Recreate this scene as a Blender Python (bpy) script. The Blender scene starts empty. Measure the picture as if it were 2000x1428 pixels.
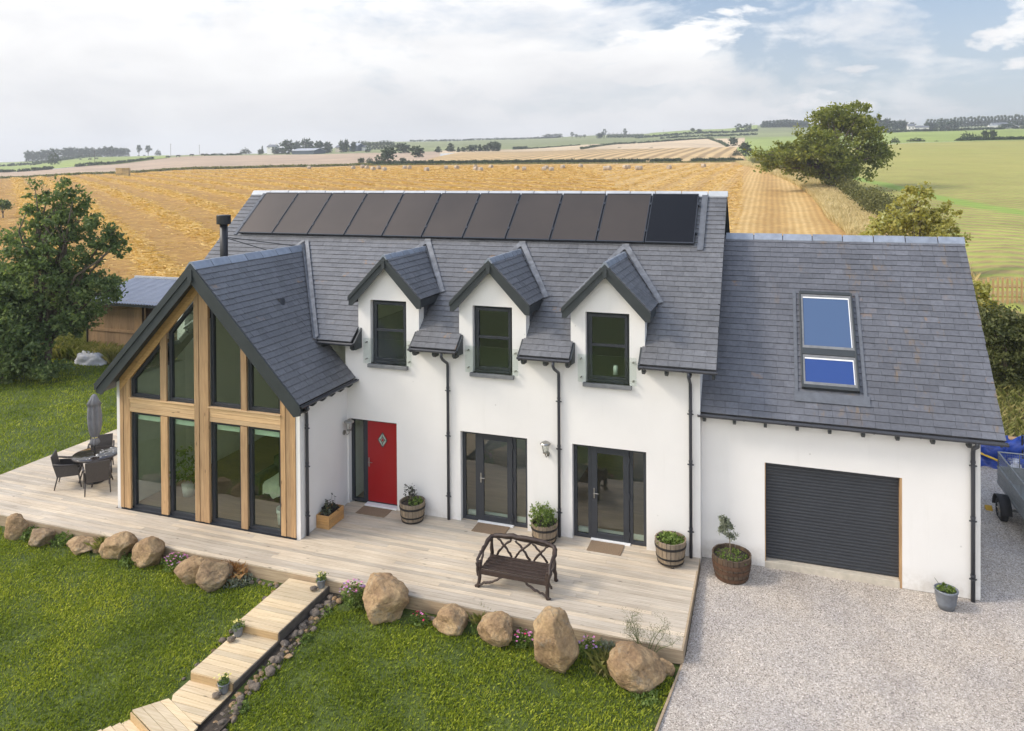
import bpy, bmesh, math, random
import numpy as np
from mathutils import Vector, Matrix, noise
R = math.radians
PI = math.pi
random.seed(7)
rng = np.random.default_rng(7)
scene = bpy.context.scene
COL = scene.collection

# ------------------------------------------------------------------ camera numbers (solved from the house geometry)
CAM = np.array([6.775, -15.941, 8.017])
YAW, PITCH, ROLL, FPX, U0, V0 = R(-19.101), R(0.553), R(-0.347), 1467.66, 1000.0, 352.94
_f = np.array([math.sin(YAW)*math.cos(PITCH), math.cos(YAW)*math.cos(PITCH), -math.sin(PITCH)])
_r0 = np.array([math.cos(YAW), -math.sin(YAW), 0.0]); _u0 = np.cross(_r0, _f)
_r = _r0*math.cos(ROLL)+_u0*math.sin(ROLL); _u = -_r0*math.sin(ROLL)+_u0*math.cos(ROLL)
def at(u, v, d):
    p = CAM + (_f+_r*((u-U0)/FPX)-_u*((v-V0)/FPX))*d
    return Vector(p.tolist())
def atz(u, v, z):
    k = _f+_r*((u-U0)/FPX)-_u*((v-V0)/FPX)
    p = CAM+k*((z-CAM[2])/k[2]); return Vector(p.tolist())

# ------------------------------------------------------------------ ground heights
def yz(y, d): return CAM[2]+(339-y)/FPX*d
DS = [-60, 22, 28, 35, 47, 63, 88, 120, 170, 220, 272, 300, 380, 520, 700, 900, 1200, 1900]
UK = [-900, 0, 200, 400, 600, 720, 850, 1000, 1200, 1400, 1500, 1640, 1800, 2000, 2500]
near = {}
base = [-.35, -.35, -.35, -.35, -.3, .6, 2.3, 4.6, 6.9, 8.5]
for u_ in UK:
    if u_ <= 0: near[u_] = [-.35, -.35, -.35, -.35, -.35, .2, 1.4, 3.0, 4.7, 5.7]
    elif u_ <= 200: near[u_] = [-.35, -.35, -.35, -.35, -.3, .4, 1.8, 3.7, 5.6, 6.9]
    elif u_ <= 400: near[u_] = [-.35, -.35, -.35, -.35, -.3, .5, 2.1, 4.2, 6.3, 7.8]
    else: near[u_] = list(base)
near[1500] = [-.35, -.35, -.35, -.35, -.3, .6, 2.3, 4.8, 7.5, 9.5]
near[1640] = [-.3, -.3, -.3, -.3, -.3, 1.0, 2.6, 5.3, 8.5, 11.5]
near[1800] = [-.25, -.25, -.2, .3, 1.2, 2.0, 3.3, 5.6, 9.0, 12.2]
near[2000] = [-.22, -.2, .5, 1.9, 2.2, 2.6, 3.8, 5.8, 9.2, 12.6]
near[2500] = [-.22, -.2, .9, 2.0, 2.3, 2.7, 3.9, 5.8, 9.2, 12.6]
far = {-900: [336, 350, 338, 328, 322, 316, 314, 316], 0: [343, 344, 336, 326, 320, 314, 311, 313], 200: [337, 336, 328, 314, 306, 302.5, 302, 306],
       400: [330, 327.5, 315, 301, 299, 299, 300, 305], 600: [329, 324.5, 312, 300, 298.5, 296, 295, 300], 720: [328, 322, 310, 299, 291, 282, 276, 282],
       850: [328, 321.5, 308, 297.5, 289, 280, 275, 282], 1000: [328, 321, 306, 296, 288, 279, 272, 280], 1200: [327.5, 321, 303, 291, 281, 273, 265, 274],
       1400: [327, 320, 303, 289, 274, 262, 256, 262], 1500: [325, 319, 300, 286, 271, 258, 247, 250], 1640: [304, 299, 290, 276, 266, 258, 247, 250],
       1800: [294, 290, 280, 263, 262, 258, 250, 253], 2000: [291, 286, 278, 261, 258, 255, 247, 250], 2500: [290, 284, 276, 260, 256, 252, 245, 250]}
TAB = np.array([[*near[u_], *[yz(y, d) for y, d in zip(far[u_], DS[10:])]] for u_ in UK])
def gh_np(x, y):
    px = np.asarray(x, float)-CAM[0]; py = np.asarray(y, float)-CAM[1]
    fx, fy = math.sin(YAW), math.cos(YAW)
    d = px*fx+py*fy; s = px*fy-py*fx
    u = np.where(d > 8, 1000+FPX*s/np.maximum(d, 8), 1000+FPX*s/8)
    u = np.clip(u, UK[0], UK[-1]); dd = np.clip(d, DS[0], DS[-1])
    iu = np.clip(np.searchsorted(UK, u)-1, 0, len(UK)-2); ud = np.array(UK, float)
    tu = (u-ud[iu])/(ud[iu+1]-ud[iu]); tu = tu*tu*(3-2*tu)
    idd = np.clip(np.searchsorted(DS, dd)-1, 0, len(DS)-2); dk = np.array(DS, float)
    td = (dd-dk[idd])/(dk[idd+1]-dk[idd])
    z = (TAB[iu, idd]*(1-td)+TAB[iu, idd+1]*td)*(1-tu)+(TAB[iu+1, idd]*(1-td)+TAB[iu+1, idd+1]*td)*tu
    yy = np.asarray(y, float)
    lawn = -.25+np.clip((yy+3.2)*.055, -.6, 0)+np.clip((yy+6.05)*.17, -.25, 0)-.12*np.clip((np.asarray(x, float)-(5.30+np.clip(yy+3.15, -99, 0)*.12))*12, 0, 1)
    w = np.clip((d-21)/7, 0, 1)
    return lawn*(1-w)+z*w
def gh(x, y): return float(gh_np(x, y))
def ground(u, d):
    """point of the ground at forward distance d, bearing u"""
    p = CAM+(np.array([math.sin(YAW), math.cos(YAW), 0])+np.array([math.cos(YAW), -math.sin(YAW), 0])*((u-1000)/FPX))*d
    return Vector((p[0], p[1], gh(p[0], p[1])))

# ------------------------------------------------------------------ object helpers
ORG = {}
def tag(o, label=None, cat=None, group=None, kind=None):
    if label: o['label'] = label
    if cat: o['category'] = cat
    if group: o['group'] = group
    if kind: o['kind'] = kind
    return o
def thing(name, loc, label, cat, group=None, rotz=0):
    o = bpy.data.objects.new(name, None); COL.objects.link(o)
    o.empty_display_size = .2
    o.location = loc; o.rotation_euler = (0, 0, rotz)
    ORG[o.name] = Vector(loc) if rotz == 0 else None
    return tag(o, label, cat, group)
def link(o, parent, local):
    COL.objects.link(o)
    if parent is not None:
        o.parent = parent
    return o
def origin_of(parent):
    v = Vector((0, 0, 0))
    while parent is not None:
        v += Vector(parent.location); parent = parent.parent
    return v
def copy_tree(o, parent=None):
    c = o.copy(); COL.objects.link(c)
    if parent is not None: c.parent = parent
    for ch in list(o.children): copy_tree(ch, c)
    return c

class MB:
    def __init__(s): s.v = []; s.f = []
    def add(s, vs, fs):
        n = len(s.v); s.v += [tuple(p) for p in vs]; s.f += [tuple(i+n for i in f) for f in fs]; return s
    def box(s, x0, x1, y0, y1, z0, z1):
        if x0 > x1: x0, x1 = x1, x0
        if y0 > y1: y0, y1 = y1, y0
        if z0 > z1: z0, z1 = z1, z0
        return s.add([(x0,y0,z0),(x1,y0,z0),(x1,y1,z0),(x0,y1,z0),(x0,y0,z1),(x1,y0,z1),(x1,y1,z1),(x0,y1,z1)],
                     [(0,3,2,1),(4,5,6,7),(0,1,5,4),(1,2,6,5),(2,3,7,6),(3,0,4,7)])
    def obox(s, c, ax, ay, az):
        c, ax, ay, az = map(Vector, (c, ax, ay, az)); vs = []
        for k in (-1, 1):
            for i, j in ((-1,-1),(1,-1),(1,1),(-1,1)): vs.append(c+ax*i+ay*j+az*k)
        return s.add(vs, [(0,3,2,1),(4,5,6,7),(0,1,5,4),(1,2,6,5),(2,3,7,6),(3,0,4,7)])
    def prism(s, poly, d):
        """poly: list of 3d points, extruded by vector d"""
        n = len(poly); P = [Vector(p) for p in poly]; d = Vector(d)
        nr = Vector((0, 0, 0))
        for i in range(n): nr += P[i].cross(P[(i+1) % n])
        if nr.dot(d) > 0: P = P[::-1]
        vs = P+[p+d for p in P]
        fs = [tuple(range(n)), tuple(range(2*n-1, n-1, -1))]
        for i in range(n):
            j = (i+1) % n; fs.append((i, i+n, j+n, j))
        return s.add(vs, fs)
    def tube(s, pts, r, n=8, cap=True):
        pts = [Vector(p) for p in pts]
        rs = r if hasattr(r, '__len__') else [r]*len(pts)
        rings = []; up = None
        for i, p in enumerate(pts):
            t = (pts[min(i+1, len(pts)-1)]-pts[max(i-1, 0)]).normalized()
            if up is None:
                up = Vector((0, 0, 1)) if abs(t.z) < .9 else Vector((1, 0, 0))
            a = t.cross(up)
            if a.length < 1e-5: a = t.cross(Vector((.3, 1, .2)))
            a.normalize(); b = a.cross(t).normalized(); up = b
            rings.append([p+(a*math.cos(2*PI*k/n)+b*math.sin(2*PI*k/n))*rs[i] for k in range(n)])
        vs = [v for g in rings for v in g]; fs = []
        for i in range(len(pts)-1):
            for k in range(n):
                k2 = (k+1) % n; fs.append((i*n+k, (i+1)*n+k, (i+1)*n+k2, i*n+k2))
        if cap: fs.append(tuple(range(n))); fs.append(tuple(range(len(vs)-1, len(vs)-n-1, -1)))
        return s.add(vs, fs)
    def lathe(s, c, prof, n=24, sx=1, sy=1):
        c = Vector(c); vs = []; fs = []
        for (r, z) in prof:
            for k in range(n):
                a = 2*PI*k/n; vs.append(c+Vector((math.cos(a)*r*sx, math.sin(a)*r*sy, z)))
        for i in range(len(prof)-1):
            for k in range(n):
                k2 = (k+1) % n; fs.append((i*n+k, i*n+k2, (i+1)*n+k2, (i+1)*n+k))
        fs.append(tuple(range(n-1, -1, -1))); m = len(vs)-n; fs.append(tuple(range(m, m+n)))
        return s.add(vs, fs)
    def quad(s, a, b, c, d): return s.add([a, b, c, d], [(0, 1, 2, 3)])
    def build(s, name, mat, parent=None, smooth=False, bevel=0, loc=None):
        me = bpy.data.meshes.new(name)
        o = origin_of(parent)
        if loc is not None: o = o+Vector(loc)
        me.from_pydata([(p[0]-o[0], p[1]-o[1], p[2]-o[2]) for p in s.v], [], s.f); me.update()
        me.materials.append(mat)
        ob = bpy.data.objects.new(name, me); COL.objects.link(ob)
        if parent is not None: ob.parent = parent
        if loc is not None: ob.location = loc
        if smooth: me.shade_smooth()
        if bevel:
            b = ob.modifiers.new('bevel', 'BEVEL'); b.width = bevel; b.segments = 2; b.limit_method = 'ANGLE'; b.angle_limit = R(40)
        return ob
def npmesh(name, V, F, mat, parent=None, smooth=False, loc=None):
    o = origin_of(parent)
    if loc is not None: o = o+Vector(loc)
    V = np.asarray(V, np.float32)-np.array(o[:], np.float32); F = np.asarray(F, np.int32)
    me = bpy.data.meshes.new(name); k = F.shape[1]
    me.vertices.add(len(V)); me.vertices.foreach_set('co', V.ravel())
    me.loops.add(F.size); me.loops.foreach_set('vertex_index', F.ravel())
    me.polygons.add(len(F)); me.polygons.foreach_set('loop_start', np.arange(0, F.size, k, dtype=np.int32))
    try: me.polygons.foreach_set('loop_total', np.full(len(F), k, dtype=np.int32))
    except Exception: pass
    me.update(calc_edges=True); me.materials.append(mat)
    if smooth: me.shade_smooth()
    ob = bpy.data.objects.new(name, me); COL.objects.link(ob)
    if parent is not None: ob.parent = parent
    if loc is not None: ob.location = loc
    return ob

# ------------------------------------------------------------------ material helpers
class NT:
    def __init__(s, name):
        s.m = bpy.data.materials.new(name); s.m.use_nodes = True; s.t = s.m.node_tree; s.n = s.t.nodes; s.l = s.t.links
        s.b = s.n['Principled BSDF']; s.out = s.n['Material Output']
    def node(s, ty, **kw):
        n = s.n.new(ty)
        for k, v in kw.items(): setattr(n, k, v)
        return n
    def coord(s, scale=(1, 1, 1), rot=(0, 0, 0), kind='Object'):
        tc = s.node('ShaderNodeTexCoord'); mp = s.node('ShaderNodeMapping')
        s.l.new(tc.outputs[kind], mp.inputs['Vector']); mp.inputs['Scale'].default_value = scale; mp.inputs['Rotation'].default_value = rot
        return mp.outputs['Vector']
    def noise(s, vec, scale, detail=4, rough=.55, out='Fac'):
        n = s.node('ShaderNodeTexNoise'); s.l.new(vec, n.inputs['Vector']); n.inputs['Scale'].default_value = scale
        n.inputs['Detail'].default_value = detail; n.inputs['Roughness'].default_value = rough; return n.outputs[out]
    def vor(s, vec, scale, out='Color', feat='F1'):
        n = s.node('ShaderNodeTexVoronoi', feature=feat); s.l.new(vec, n.inputs['Vector']); n.inputs['Scale'].default_value = scale; return n.outputs[out]
    def wave(s, vec, scale, dist=0, det=2, dscale=1, direction='X'):
        n = s.node('ShaderNodeTexWave', bands_direction=direction); s.l.new(vec, n.inputs['Vector']); n.inputs['Scale'].default_value = scale
        n.inputs['Distortion'].default_value = dist; n.inputs['Detail'].default_value = det; n.inputs['Detail Scale'].default_value = dscale
        return n.outputs['Fac']
    def ramp(s, fac, stops):
        n = s.node('ShaderNodeValToRGB'); s.l.new(fac, n.inputs['Fac']); e = n.color_ramp.elements
        while len(e) < len(stops): e.new(.5)
        for i, (p, c) in enumerate(stops):
            e[i].position = p; e[i].color = (c, c, c, 1) if not hasattr(c, '__len__') else (*c, 1)
        return n.outputs['Color']
    def mix(s, fac, a, b, mode='MIX'):
        n = s.node('ShaderNodeMix', data_type='RGBA', blend_type=mode)
        for inp, v in ((n.inputs[0], fac), (n.inputs[6], a), (n.inputs[7], b)):
            if hasattr(v, 'is_linked') or isinstance(v, bpy.types.NodeSocket): s.l.new(v, inp)
            elif hasattr(v, '__len__'): inp.default_value = (*v, 1)
            else: inp.default_value = v
        return n.outputs[2]
    def math(s, op, a, b=0, clamp=False):
        n = s.node('ShaderNodeMath', operation=op, use_clamp=clamp)
        for inp, v in ((n.inputs[0], a), (n.inputs[1], b)):
            if isinstance(v, bpy.types.NodeSocket): s.l.new(v, inp)
            else: inp.default_value = v
        return n.outputs[0]
    def isl(s): return s.node('ShaderNodeNewGeometry').outputs['Random Per Island']
    def bump(s, h, strength=.3, dist=.01):
        n = s.node('ShaderNodeBump'); s.l.new(h, n.inputs['Height']); n.inputs['Strength'].default_value = strength; n.inputs['Distance'].default_value = dist
        s.l.new(n.outputs[0], s.b.inputs['Normal']); return n
    def set(s, color=None, rough=None, metal=None, spec=None):
        for k, v in (('Base Color', color), ('Roughness', rough), ('Metallic', metal), ('Specular IOR Level', spec)):
            if v is None: continue
            i = s.b.inputs[k]
            if isinstance(v, bpy.types.NodeSocket): s.l.new(v, i)
            elif hasattr(v, '__len__'): i.default_value = (*v, 1)
            else: i.default_value = v
        return s
def sc(c, k): return tuple(min(1, x*k) for x in c)
def plain(name, c, rough=.6, var=.12, scale=6, bump=0, bscale=40, metal=0, spec=.5, isl=0):
    t = NT(name); v = t.coord()
    n = t.noise(v, scale, 5)
    col = t.mix(t.ramp(n, [(.3, 0), (.7, 1)]), sc(c, 1-var), sc(c, 1+var))
    if isl:
        k = t.ramp(t.isl(), [(0, 1-isl), (1, 1+isl)])
        col = t.mix(1.0, col, k, 'MULTIPLY')
    t.set(col, rough, metal, spec)
    if bump: t.bump(t.noise(v, bscale, 4), bump, .01)
    return t.m
def wood(name, a, b, knots=.5, axis='X', rough=.7, isl=True, dark=None, bumpk=.3):
    t = NT(name)
    s_ = {'X': (1.2, 26, 26), 'Y': (26, 1.2, 26), 'Z': (26, 26, 1.2)}[axis]
    r = t.isl()
    tc = t.node('ShaderNodeTexCoord'); cmb = t.node('ShaderNodeCombineXYZ')
    k = t.math('MULTIPLY', r, 37.0)
    for i in range(3): t.l.new(k, cmb.inputs[i])
    ad = t.node('ShaderNodeVectorMath', operation='ADD'); t.l.new(tc.outputs['Object'], ad.inputs[0]); t.l.new(cmb.outputs[0], ad.inputs[1])
    mp = t.node('ShaderNodeMapping'); t.l.new(ad.outputs[0], mp.inputs['Vector']); mp.inputs['Scale'].default_value = s_
    g = t.noise(mp.outputs[0], 1.6, 6, .65)
    col = t.mix(t.ramp(g, [(.32, 0), (.68, 1)]), a, b)
    m2 = t.node('ShaderNodeMapping'); t.l.new(ad.outputs[0], m2.inputs['Vector'])
    m2.inputs['Scale'].default_value = {'X': (1.6, 6.5, 6.5), 'Y': (6.5, 1.6, 6.5), 'Z': (6.5, 6.5, 1.6)}[axis]
    kn = t.vor(m2.outputs[0], 1.0, 'Distance')
    col = t.mix(t.ramp(kn, [(.035, knots), (.10, 0)]), col, dark or sc(a, .3))
    if isl: col = t.mix(1.0, col, t.ramp(r, [(0, (.80, .80, .80)), (.35, (.96, .97, 1.0)), (.7, (1.06, 1.02, .97)), (1, (1.16, 1.14, 1.1))]), 'MULTIPLY')
    big = t.noise(t.coord(), .5, 3)
    col = t.mix(1.0, col, t.ramp(big, [(.35, (.86, .85, .84)), (.65, (1.07, 1.07, 1.07))]), 'MULTIPLY')
    t.set(col, rough); t.bump(g, bumpk, .004); return t.m
def leafm(name, c1, c2, c3=None, trans=.35, scale=.6, rough=.55):
    t = NT(name)
    r = t.isl(); n = t.noise(t.coord(), scale, 3)
    f = t.math('ADD', t.math('MULTIPLY', r, .62), t.math('MULTIPLY', t.math('SUBTRACT', n, .33), 1.15), True)
    st = [(0, c1), (.6, c2), (1, c3 or sc(c2, 1.5))]
    col = t.ramp(f, st); t.set(col, rough, spec=.3)
    tr = t.node('ShaderNodeBsdfTranslucent'); t.l.new(t.mix(1, col, (1.25, 1.3, .7), 'MULTIPLY'), tr.inputs['Color'])
    ms = t.node('ShaderNodeMixShader'); ms.inputs[0].default_value = trans
    t.l.new(t.b.outputs[0], ms.inputs[1]); t.l.new(tr.outputs[0], ms.inputs[2]); t.l.new(ms.outputs[0], t.out.inputs['Surface'])
    return t.m

def slate_mat(name, base, stains=False, streak=.12):
    t = NT(name); r = t.isl(); v = t.coord()
    c0 = t.ramp(r, [(0, sc(base, .82)), (.25, sc(base, .96)), (.6, base), (.9, sc(base, 1.05)), (1, sc(base, 1.16))])
    f = t.noise(v, 14, 5, .7)
    col = t.mix(1, c0, t.ramp(f, [(.3, .8), (.7, 1.2)]), 'MULTIPLY')
    bg = t.noise(v, .55, 4)
    col = t.mix(1, col, t.ramp(bg, [(.35, .88), (.65, 1.12)]), 'MULTIPLY')
    if stains:
        v2 = t.coord((1.6, .55, .55)); st = t.noise(v2, 1.5, 5, .75)
        sep = t.node('ShaderNodeSeparateXYZ'); tc = t.node('ShaderNodeTexCoord'); t.l.new(tc.outputs['Object'], sep.inputs[0])
        xm = t.ramp(t.math('MULTIPLY', t.math('SUBTRACT', sep.outputs[0], 5.5), .19), [(.35, 0), (.65, 1)])
        m = t.math('MULTIPLY', t.ramp(st, [(.56, 0), (.66, 1)]), xm)
        m = t.math('MULTIPLY', m, t.ramp(r, [(.2, .15), (.8, .8)]))
        col = t.mix(m, col, (.20, .135, .07))
    rare = t.math('MULTIPLY', t.ramp(r, [(.975, 0), (.98, 1), (.985, 1), (.99, 0)]), t.ramp(t.noise(v, 9, 3), [(.5, 0), (.6, .7)]))
    col = t.mix(rare, col, (.26, .16, .085))
    t.set(col, t.ramp(t.noise(v, 25, 4), [(.3, .36), (.7, .58)]), spec=.5)
    t.bump(t.noise(v, 30, 6, .7), .35, .004); return t.m

M = {}
t = NT('render_white'); v = t.coord(); n = t.noise(v, .8, 5); v2 = t.coord((2.5, 2.5, .35)); n2 = t.noise(v2, 1.2, 6, .7)
col = t.mix(t.ramp(n, [(.3, 0), (.7, 1)]), (.725, .705, .68), (.775, .755, .73)); col = t.mix(t.ramp(n2, [(.56, 0), (.85, .32)]), col, (.58, .56, .52))
szp = t.node('ShaderNodeSeparateXYZ'); t.l.new(t.node('ShaderNodeNewGeometry').outputs['Position'], szp.inputs[0]); spl = t.math('MULTIPLY', t.ramp(szp.outputs[2], [(0, 1), (.35, 0)]), t.ramp(t.noise(v, 5, 5, .7), [(.4, 0), (.65, .55)])); col = t.mix(spl, col, (.50, .46, .40))
sp = t.vor(v, 2.1, 'Distance'); col = t.mix(t.ramp(sp, [(.02, .55), (.05, 0)]), col, (.42, .41, .38))
t.set(col, .85); t.bump(t.noise(v, 160, 3), .25, .004); M['white'] = t.m
M['white_trim'] = plain('white_trim', (.82, .82, .82), .4, .04)
M['slate'] = slate_mat('slate_blue_grey', (.130, .132, .140))
M['slate_garage'] = slate_mat('slate_garage', (.114, .118, .134), True)
M['under'] = plain('roof_underlay', (.03, .032, .036), .8)
M['anth'] = plain('anthracite_frame', (.030, .034, .042), .42, .08, 3)
M['barge'] = plain('barge_paint', (.034, .040, .043), .5, .12, 4, .15, 60)
M['gutter'] = plain('gutter_plastic', (.040, .043, .053), .33, .1, 3)
M['ridge_lt'] = plain('ridge_tile_pale', (.43, .45, .47), .45, .12, 5, .2, 30, isl=.07)
M['ridge_dk'] = plain('ridge_tile_lead', (.27, .30, .35), .38, .15, 6, .2, 30, metal=.3, isl=.1)
M['lead'] = plain('lead_flashing', (.17, .175, .185), .5, .35, 7, .3, 20, metal=.25)
M['door_red'] = NT('door_red').set((.30, .008, .010), .33).m
M['chrome'] = plain('brushed_steel', (.40, .39, .37), .32, .06, 20, metal=1)
M['clad'] = wood('larch_cladding', (.31, .185, .09), (.52, .345, .18), .95, 'Z')
M['cladX'] = wood('larch_beam', (.46, .30, .155), (.66, .47, .265), .95, 'X')
M['clad_rake'] = wood('larch_rake', (.46, .265, .10), (.62, .39, .17), .6, 'X')
M['deck'] = wood('deck_board', (.44, .365, .275), (.64, .565, .455), .85, 'X', .75)
M['step'] = wood('new_deck_board', (.52, .40, .24), (.70, .58, .40), .8, 'X', .7)
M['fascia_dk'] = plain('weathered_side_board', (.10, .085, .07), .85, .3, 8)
M['riser'] = wood('riser_board', (.36, .245, .12), (.52, .38, .21), .7, 'X', .7)
M['fascia'] = wood('deck_fascia', (.27, .20, .13), (.44, .35, .24), .6, 'X', .8)
M['shed'] = wood('shed_boards', (.26, .16, .085), (.42, .28, .16), .7, 'Z', .8)
M['planter'] = wood('planter_boards', (.38, .20, .065), (.56, .33, .13), .5, 'X', .6)
M['picket'] = wood('picket_wood', (.42, .25, .10), (.60, .40, .19), .4, 'Z', .7)
M['oak'] = wood('weathered_staves', (.15, .12, .085), (.33, .26, .18), .3, 'Z', .75)
M['oak_dk'] = wood('dark_staves', (.055, .04, .03), (.13, .085, .05), .2, 'Z', .6)
M['hoop'] = plain('iron_hoop', (.018, .016, .016), .6, .3, 12, .3, 60, metal=.2)
M['hoop_rust'] = plain('rusty_hoop', (.085, .042, .022), .7, .35, 12, .3, 60)
M['bench'] = plain('bench_bark_brown', (.040, .024, .018), .5, .3, 14, .6, 45)
M['soil'] = plain('potting_soil', (.05, .038, .027), .95, .3, 20, .6, 60)
M['mat'] = plain('coir', (.25, .175, .11), .98, .25, 60, .9, 220)
M['rattan'] = plain('dark_rattan', (.055, .047, .044), .55, .2, 40, .8, 90)
M['glass_top'] = plain('tinted_glass_top', (.03, .025, .022), .06, .2, 20)
M['canopy'] = plain('grey_canvas', (.16, .16, .175), .85, .12, 8, .3, 40)
M['pot_grey'] = plain('zinc_pot', (.15, .165, .19), .4, .15, 12)
M['bucket'] = plain('galvanised_bucket', (.24, .26, .29), .42, .15, 12, metal=.35)
M['trailer'] = plain('galvanised_steel', (.27, .28, .28), .45, .12, 12, .15, 30, metal=.5)
M['rubber'] = plain('rubber', (.022, .022, .024), .75, .15, 30, .2, 60)
M['tarp'] = plain('blue_tarpaulin', (.018, .055, .30), .4, .2, 8)
M['bag'] = plain('white_rubble_sack', (.55, .56, .62), .55, .1, 9, .3, 30)
M['concrete'] = plain('concrete', (.50, .45, .37), .85, .12, 9, .3, 60)
M['plinth'] = plain('plinth_grey', (.11, .12, .14), .8, .15, 9, .3, 60)
M['sill'] = plain('slate_sill', (.17, .175, .18), .6, .18, 8, .3, 50)
M['flue'] = plain('flue_black', (.016, .017, .02), .42, .1)
M['bark'] = plain('bark', (.12, .095, .07), .9, .3, 6, .9, 14)
M['blind'] = plain('blind_fabric', (.60, .72, .64), .8, .06)
M['in_wall'] = plain('inside_plaster', (.62, .62, .58), .9, .05)
M['in_floor'] = wood('inside_oak_floor', (.20, .14, .09), (.30, .22, .15), .2, 'X', .5)
M['sofa'] = plain('dark_sofa', (.035, .05, .03), .8, .2, 8)
M['throw'] = plain('cream_throw', (.62, .66, .52), .9, .1, 8, .4, 30)
M['felt'] = plain('felt_basket', (.60, .62, .58), .9, .05)
M['metal_roof'] = plain('box_profile_sheet', (.36, .37, .41), .42, .08, 3, metal=.4)
M['asphalt'] = plain('dark_earth', (.13, .10, .07), .95, .3, 2, .5, 20)
# glass
def glassm(name, tint, ior=1.55, rough=.0, gl=(1, 1, 1), boost=1.0):
    t = NT(name); t.n.remove(t.b)
    fr = t.node('ShaderNodeFresnel'); fr.inputs['IOR'].default_value = ior
    tr = t.node('ShaderNodeBsdfTransparent'); tr.inputs[0].default_value = (*tint, 1)
    g = t.node('ShaderNodeBsdfGlossy'); g.inputs['Roughness'].default_value = rough; g.inputs[0].default_value = (*gl, 1)
    bf = t.node('ShaderNodeNewGeometry').outputs['Backfacing']; ms = t.node('ShaderNodeMixShader'); t.l.new(t.math('MULTIPLY', t.math('MULTIPLY', fr.outputs[0], boost, True), t.math('SUBTRACT', 1.0, bf)), ms.inputs[0])
    t.l.new(tr.outputs[0], ms.inputs[1]); t.l.new(g.outputs[0], ms.inputs[2]); t.l.new(ms.outputs[0], t.out.inputs['Surface'])
    return t.m
M['glass'] = glassm('window_glass', (.90, .95, .89), 1.6, 0, (1, 1, 1), 1.9)
M['clear'] = glassm('clear_glass', (.94, .96, .95), 1.5, 0, (1, 1, 1), 1.6)
t = NT('skylight_glass').set((.06, .10, .19), .03, 0, 1.0); M['sky_glass'] = t.m  # upper pane: blue sky reflection put into the base colour
t = NT('skylight_glass_lower').set((.018, .05, .20), .03, 0, 1.0); M['sky_glass_lower'] = t.m  # lower pane: its deeper blue reflection put into the base colour
t = NT('solar_cells'); v = t.coord((1, 1, 1)); t.set(t.mix(t.ramp(t.noise(v, .6, 3), [(.3, 0), (.7, 1)]), (.028, .022, .017), (.046, .036, .028)), .36, 0, .75)
t.b.inputs['Specular Tint'].default_value = (1.0, .86, .74, 1); M['solar'] = t.m
M['solar_dim_reflection'] = NT('solar_cells_dim_reflection').set((.008, .008, .009), .25, 0, .25).m  # last panel's weaker reflection put into a darker colour and lower specular
# gravel
t = NT('gravel_chips'); v = t.coord(); c = t.node('ShaderNodeSeparateColor'); t.l.new(t.vor(v, 75), c.inputs[0])
c2 = t.node('ShaderNodeSeparateColor'); t.l.new(t.vor(v, 42), c2.inputs[0])
fx = t.math('ADD', t.math('MULTIPLY', c.outputs[0], .6), t.math('MULTIPLY', c2.outputs[1], .4))
col = t.ramp(fx, [(.06, (.13, .11, .095)), (.3, (.33, .29, .25)), (.55, (.45, .40, .35)), (.78, (.55, .495, .44)), (.95, (.76, .70, .63))])
col = t.mix(1, col, t.ramp(t.noise(v, .6, 5, .7), [(.32, (.84, .85, .89)), (.5, (.98, .98, .98)), (.68, (1.08, 1.06, 1.02))]), 'MULTIPLY'); col = t.mix(1, col, t.ramp(t.noise(t.coord((1, .25, 1)), .9, 4, .6), [(.35, (.88, .86, .84)), (.55, (1.03, 1.03, 1.03))]), 'MULTIPLY')
t.set(col, .9); t.bump(t.vor(v, 60, 'Distance'), .55, .012); M['gravel'] = t.m
# lawn soil
t = NT('lawn_turf'); v = t.coord(); n = t.noise(v, 1.3, 6, .7); n3 = t.noise(v, 22, 4, .7)
col = t.mix(t.ramp(n, [(.35, 0), (.65, 1)]), (.060, .095, .012), (.12, .16, .02)); col = t.mix(t.ramp(n3, [(.35, .55), (.6, 0)]), col, (.03, .04, .012))
t.set(col, .9); t.bump(n3, .8, .05); M['lawn'] = t.m
M['blade'] = leafm('grass_blade', (.075, .115, .008), (.23, .29, .018), (.54, .54, .06), .3, .5)
M['blade2'] = leafm('dry_grass_blade', (.42, .32, .14), (.62, .50, .27), (.76, .66, .43), .3, .3)
M['rough_grass'] = leafm('rough_grass_blade', (.10, .13, .03), (.22, .22, .07), (.42, .34, .15), .3, .4)
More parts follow.
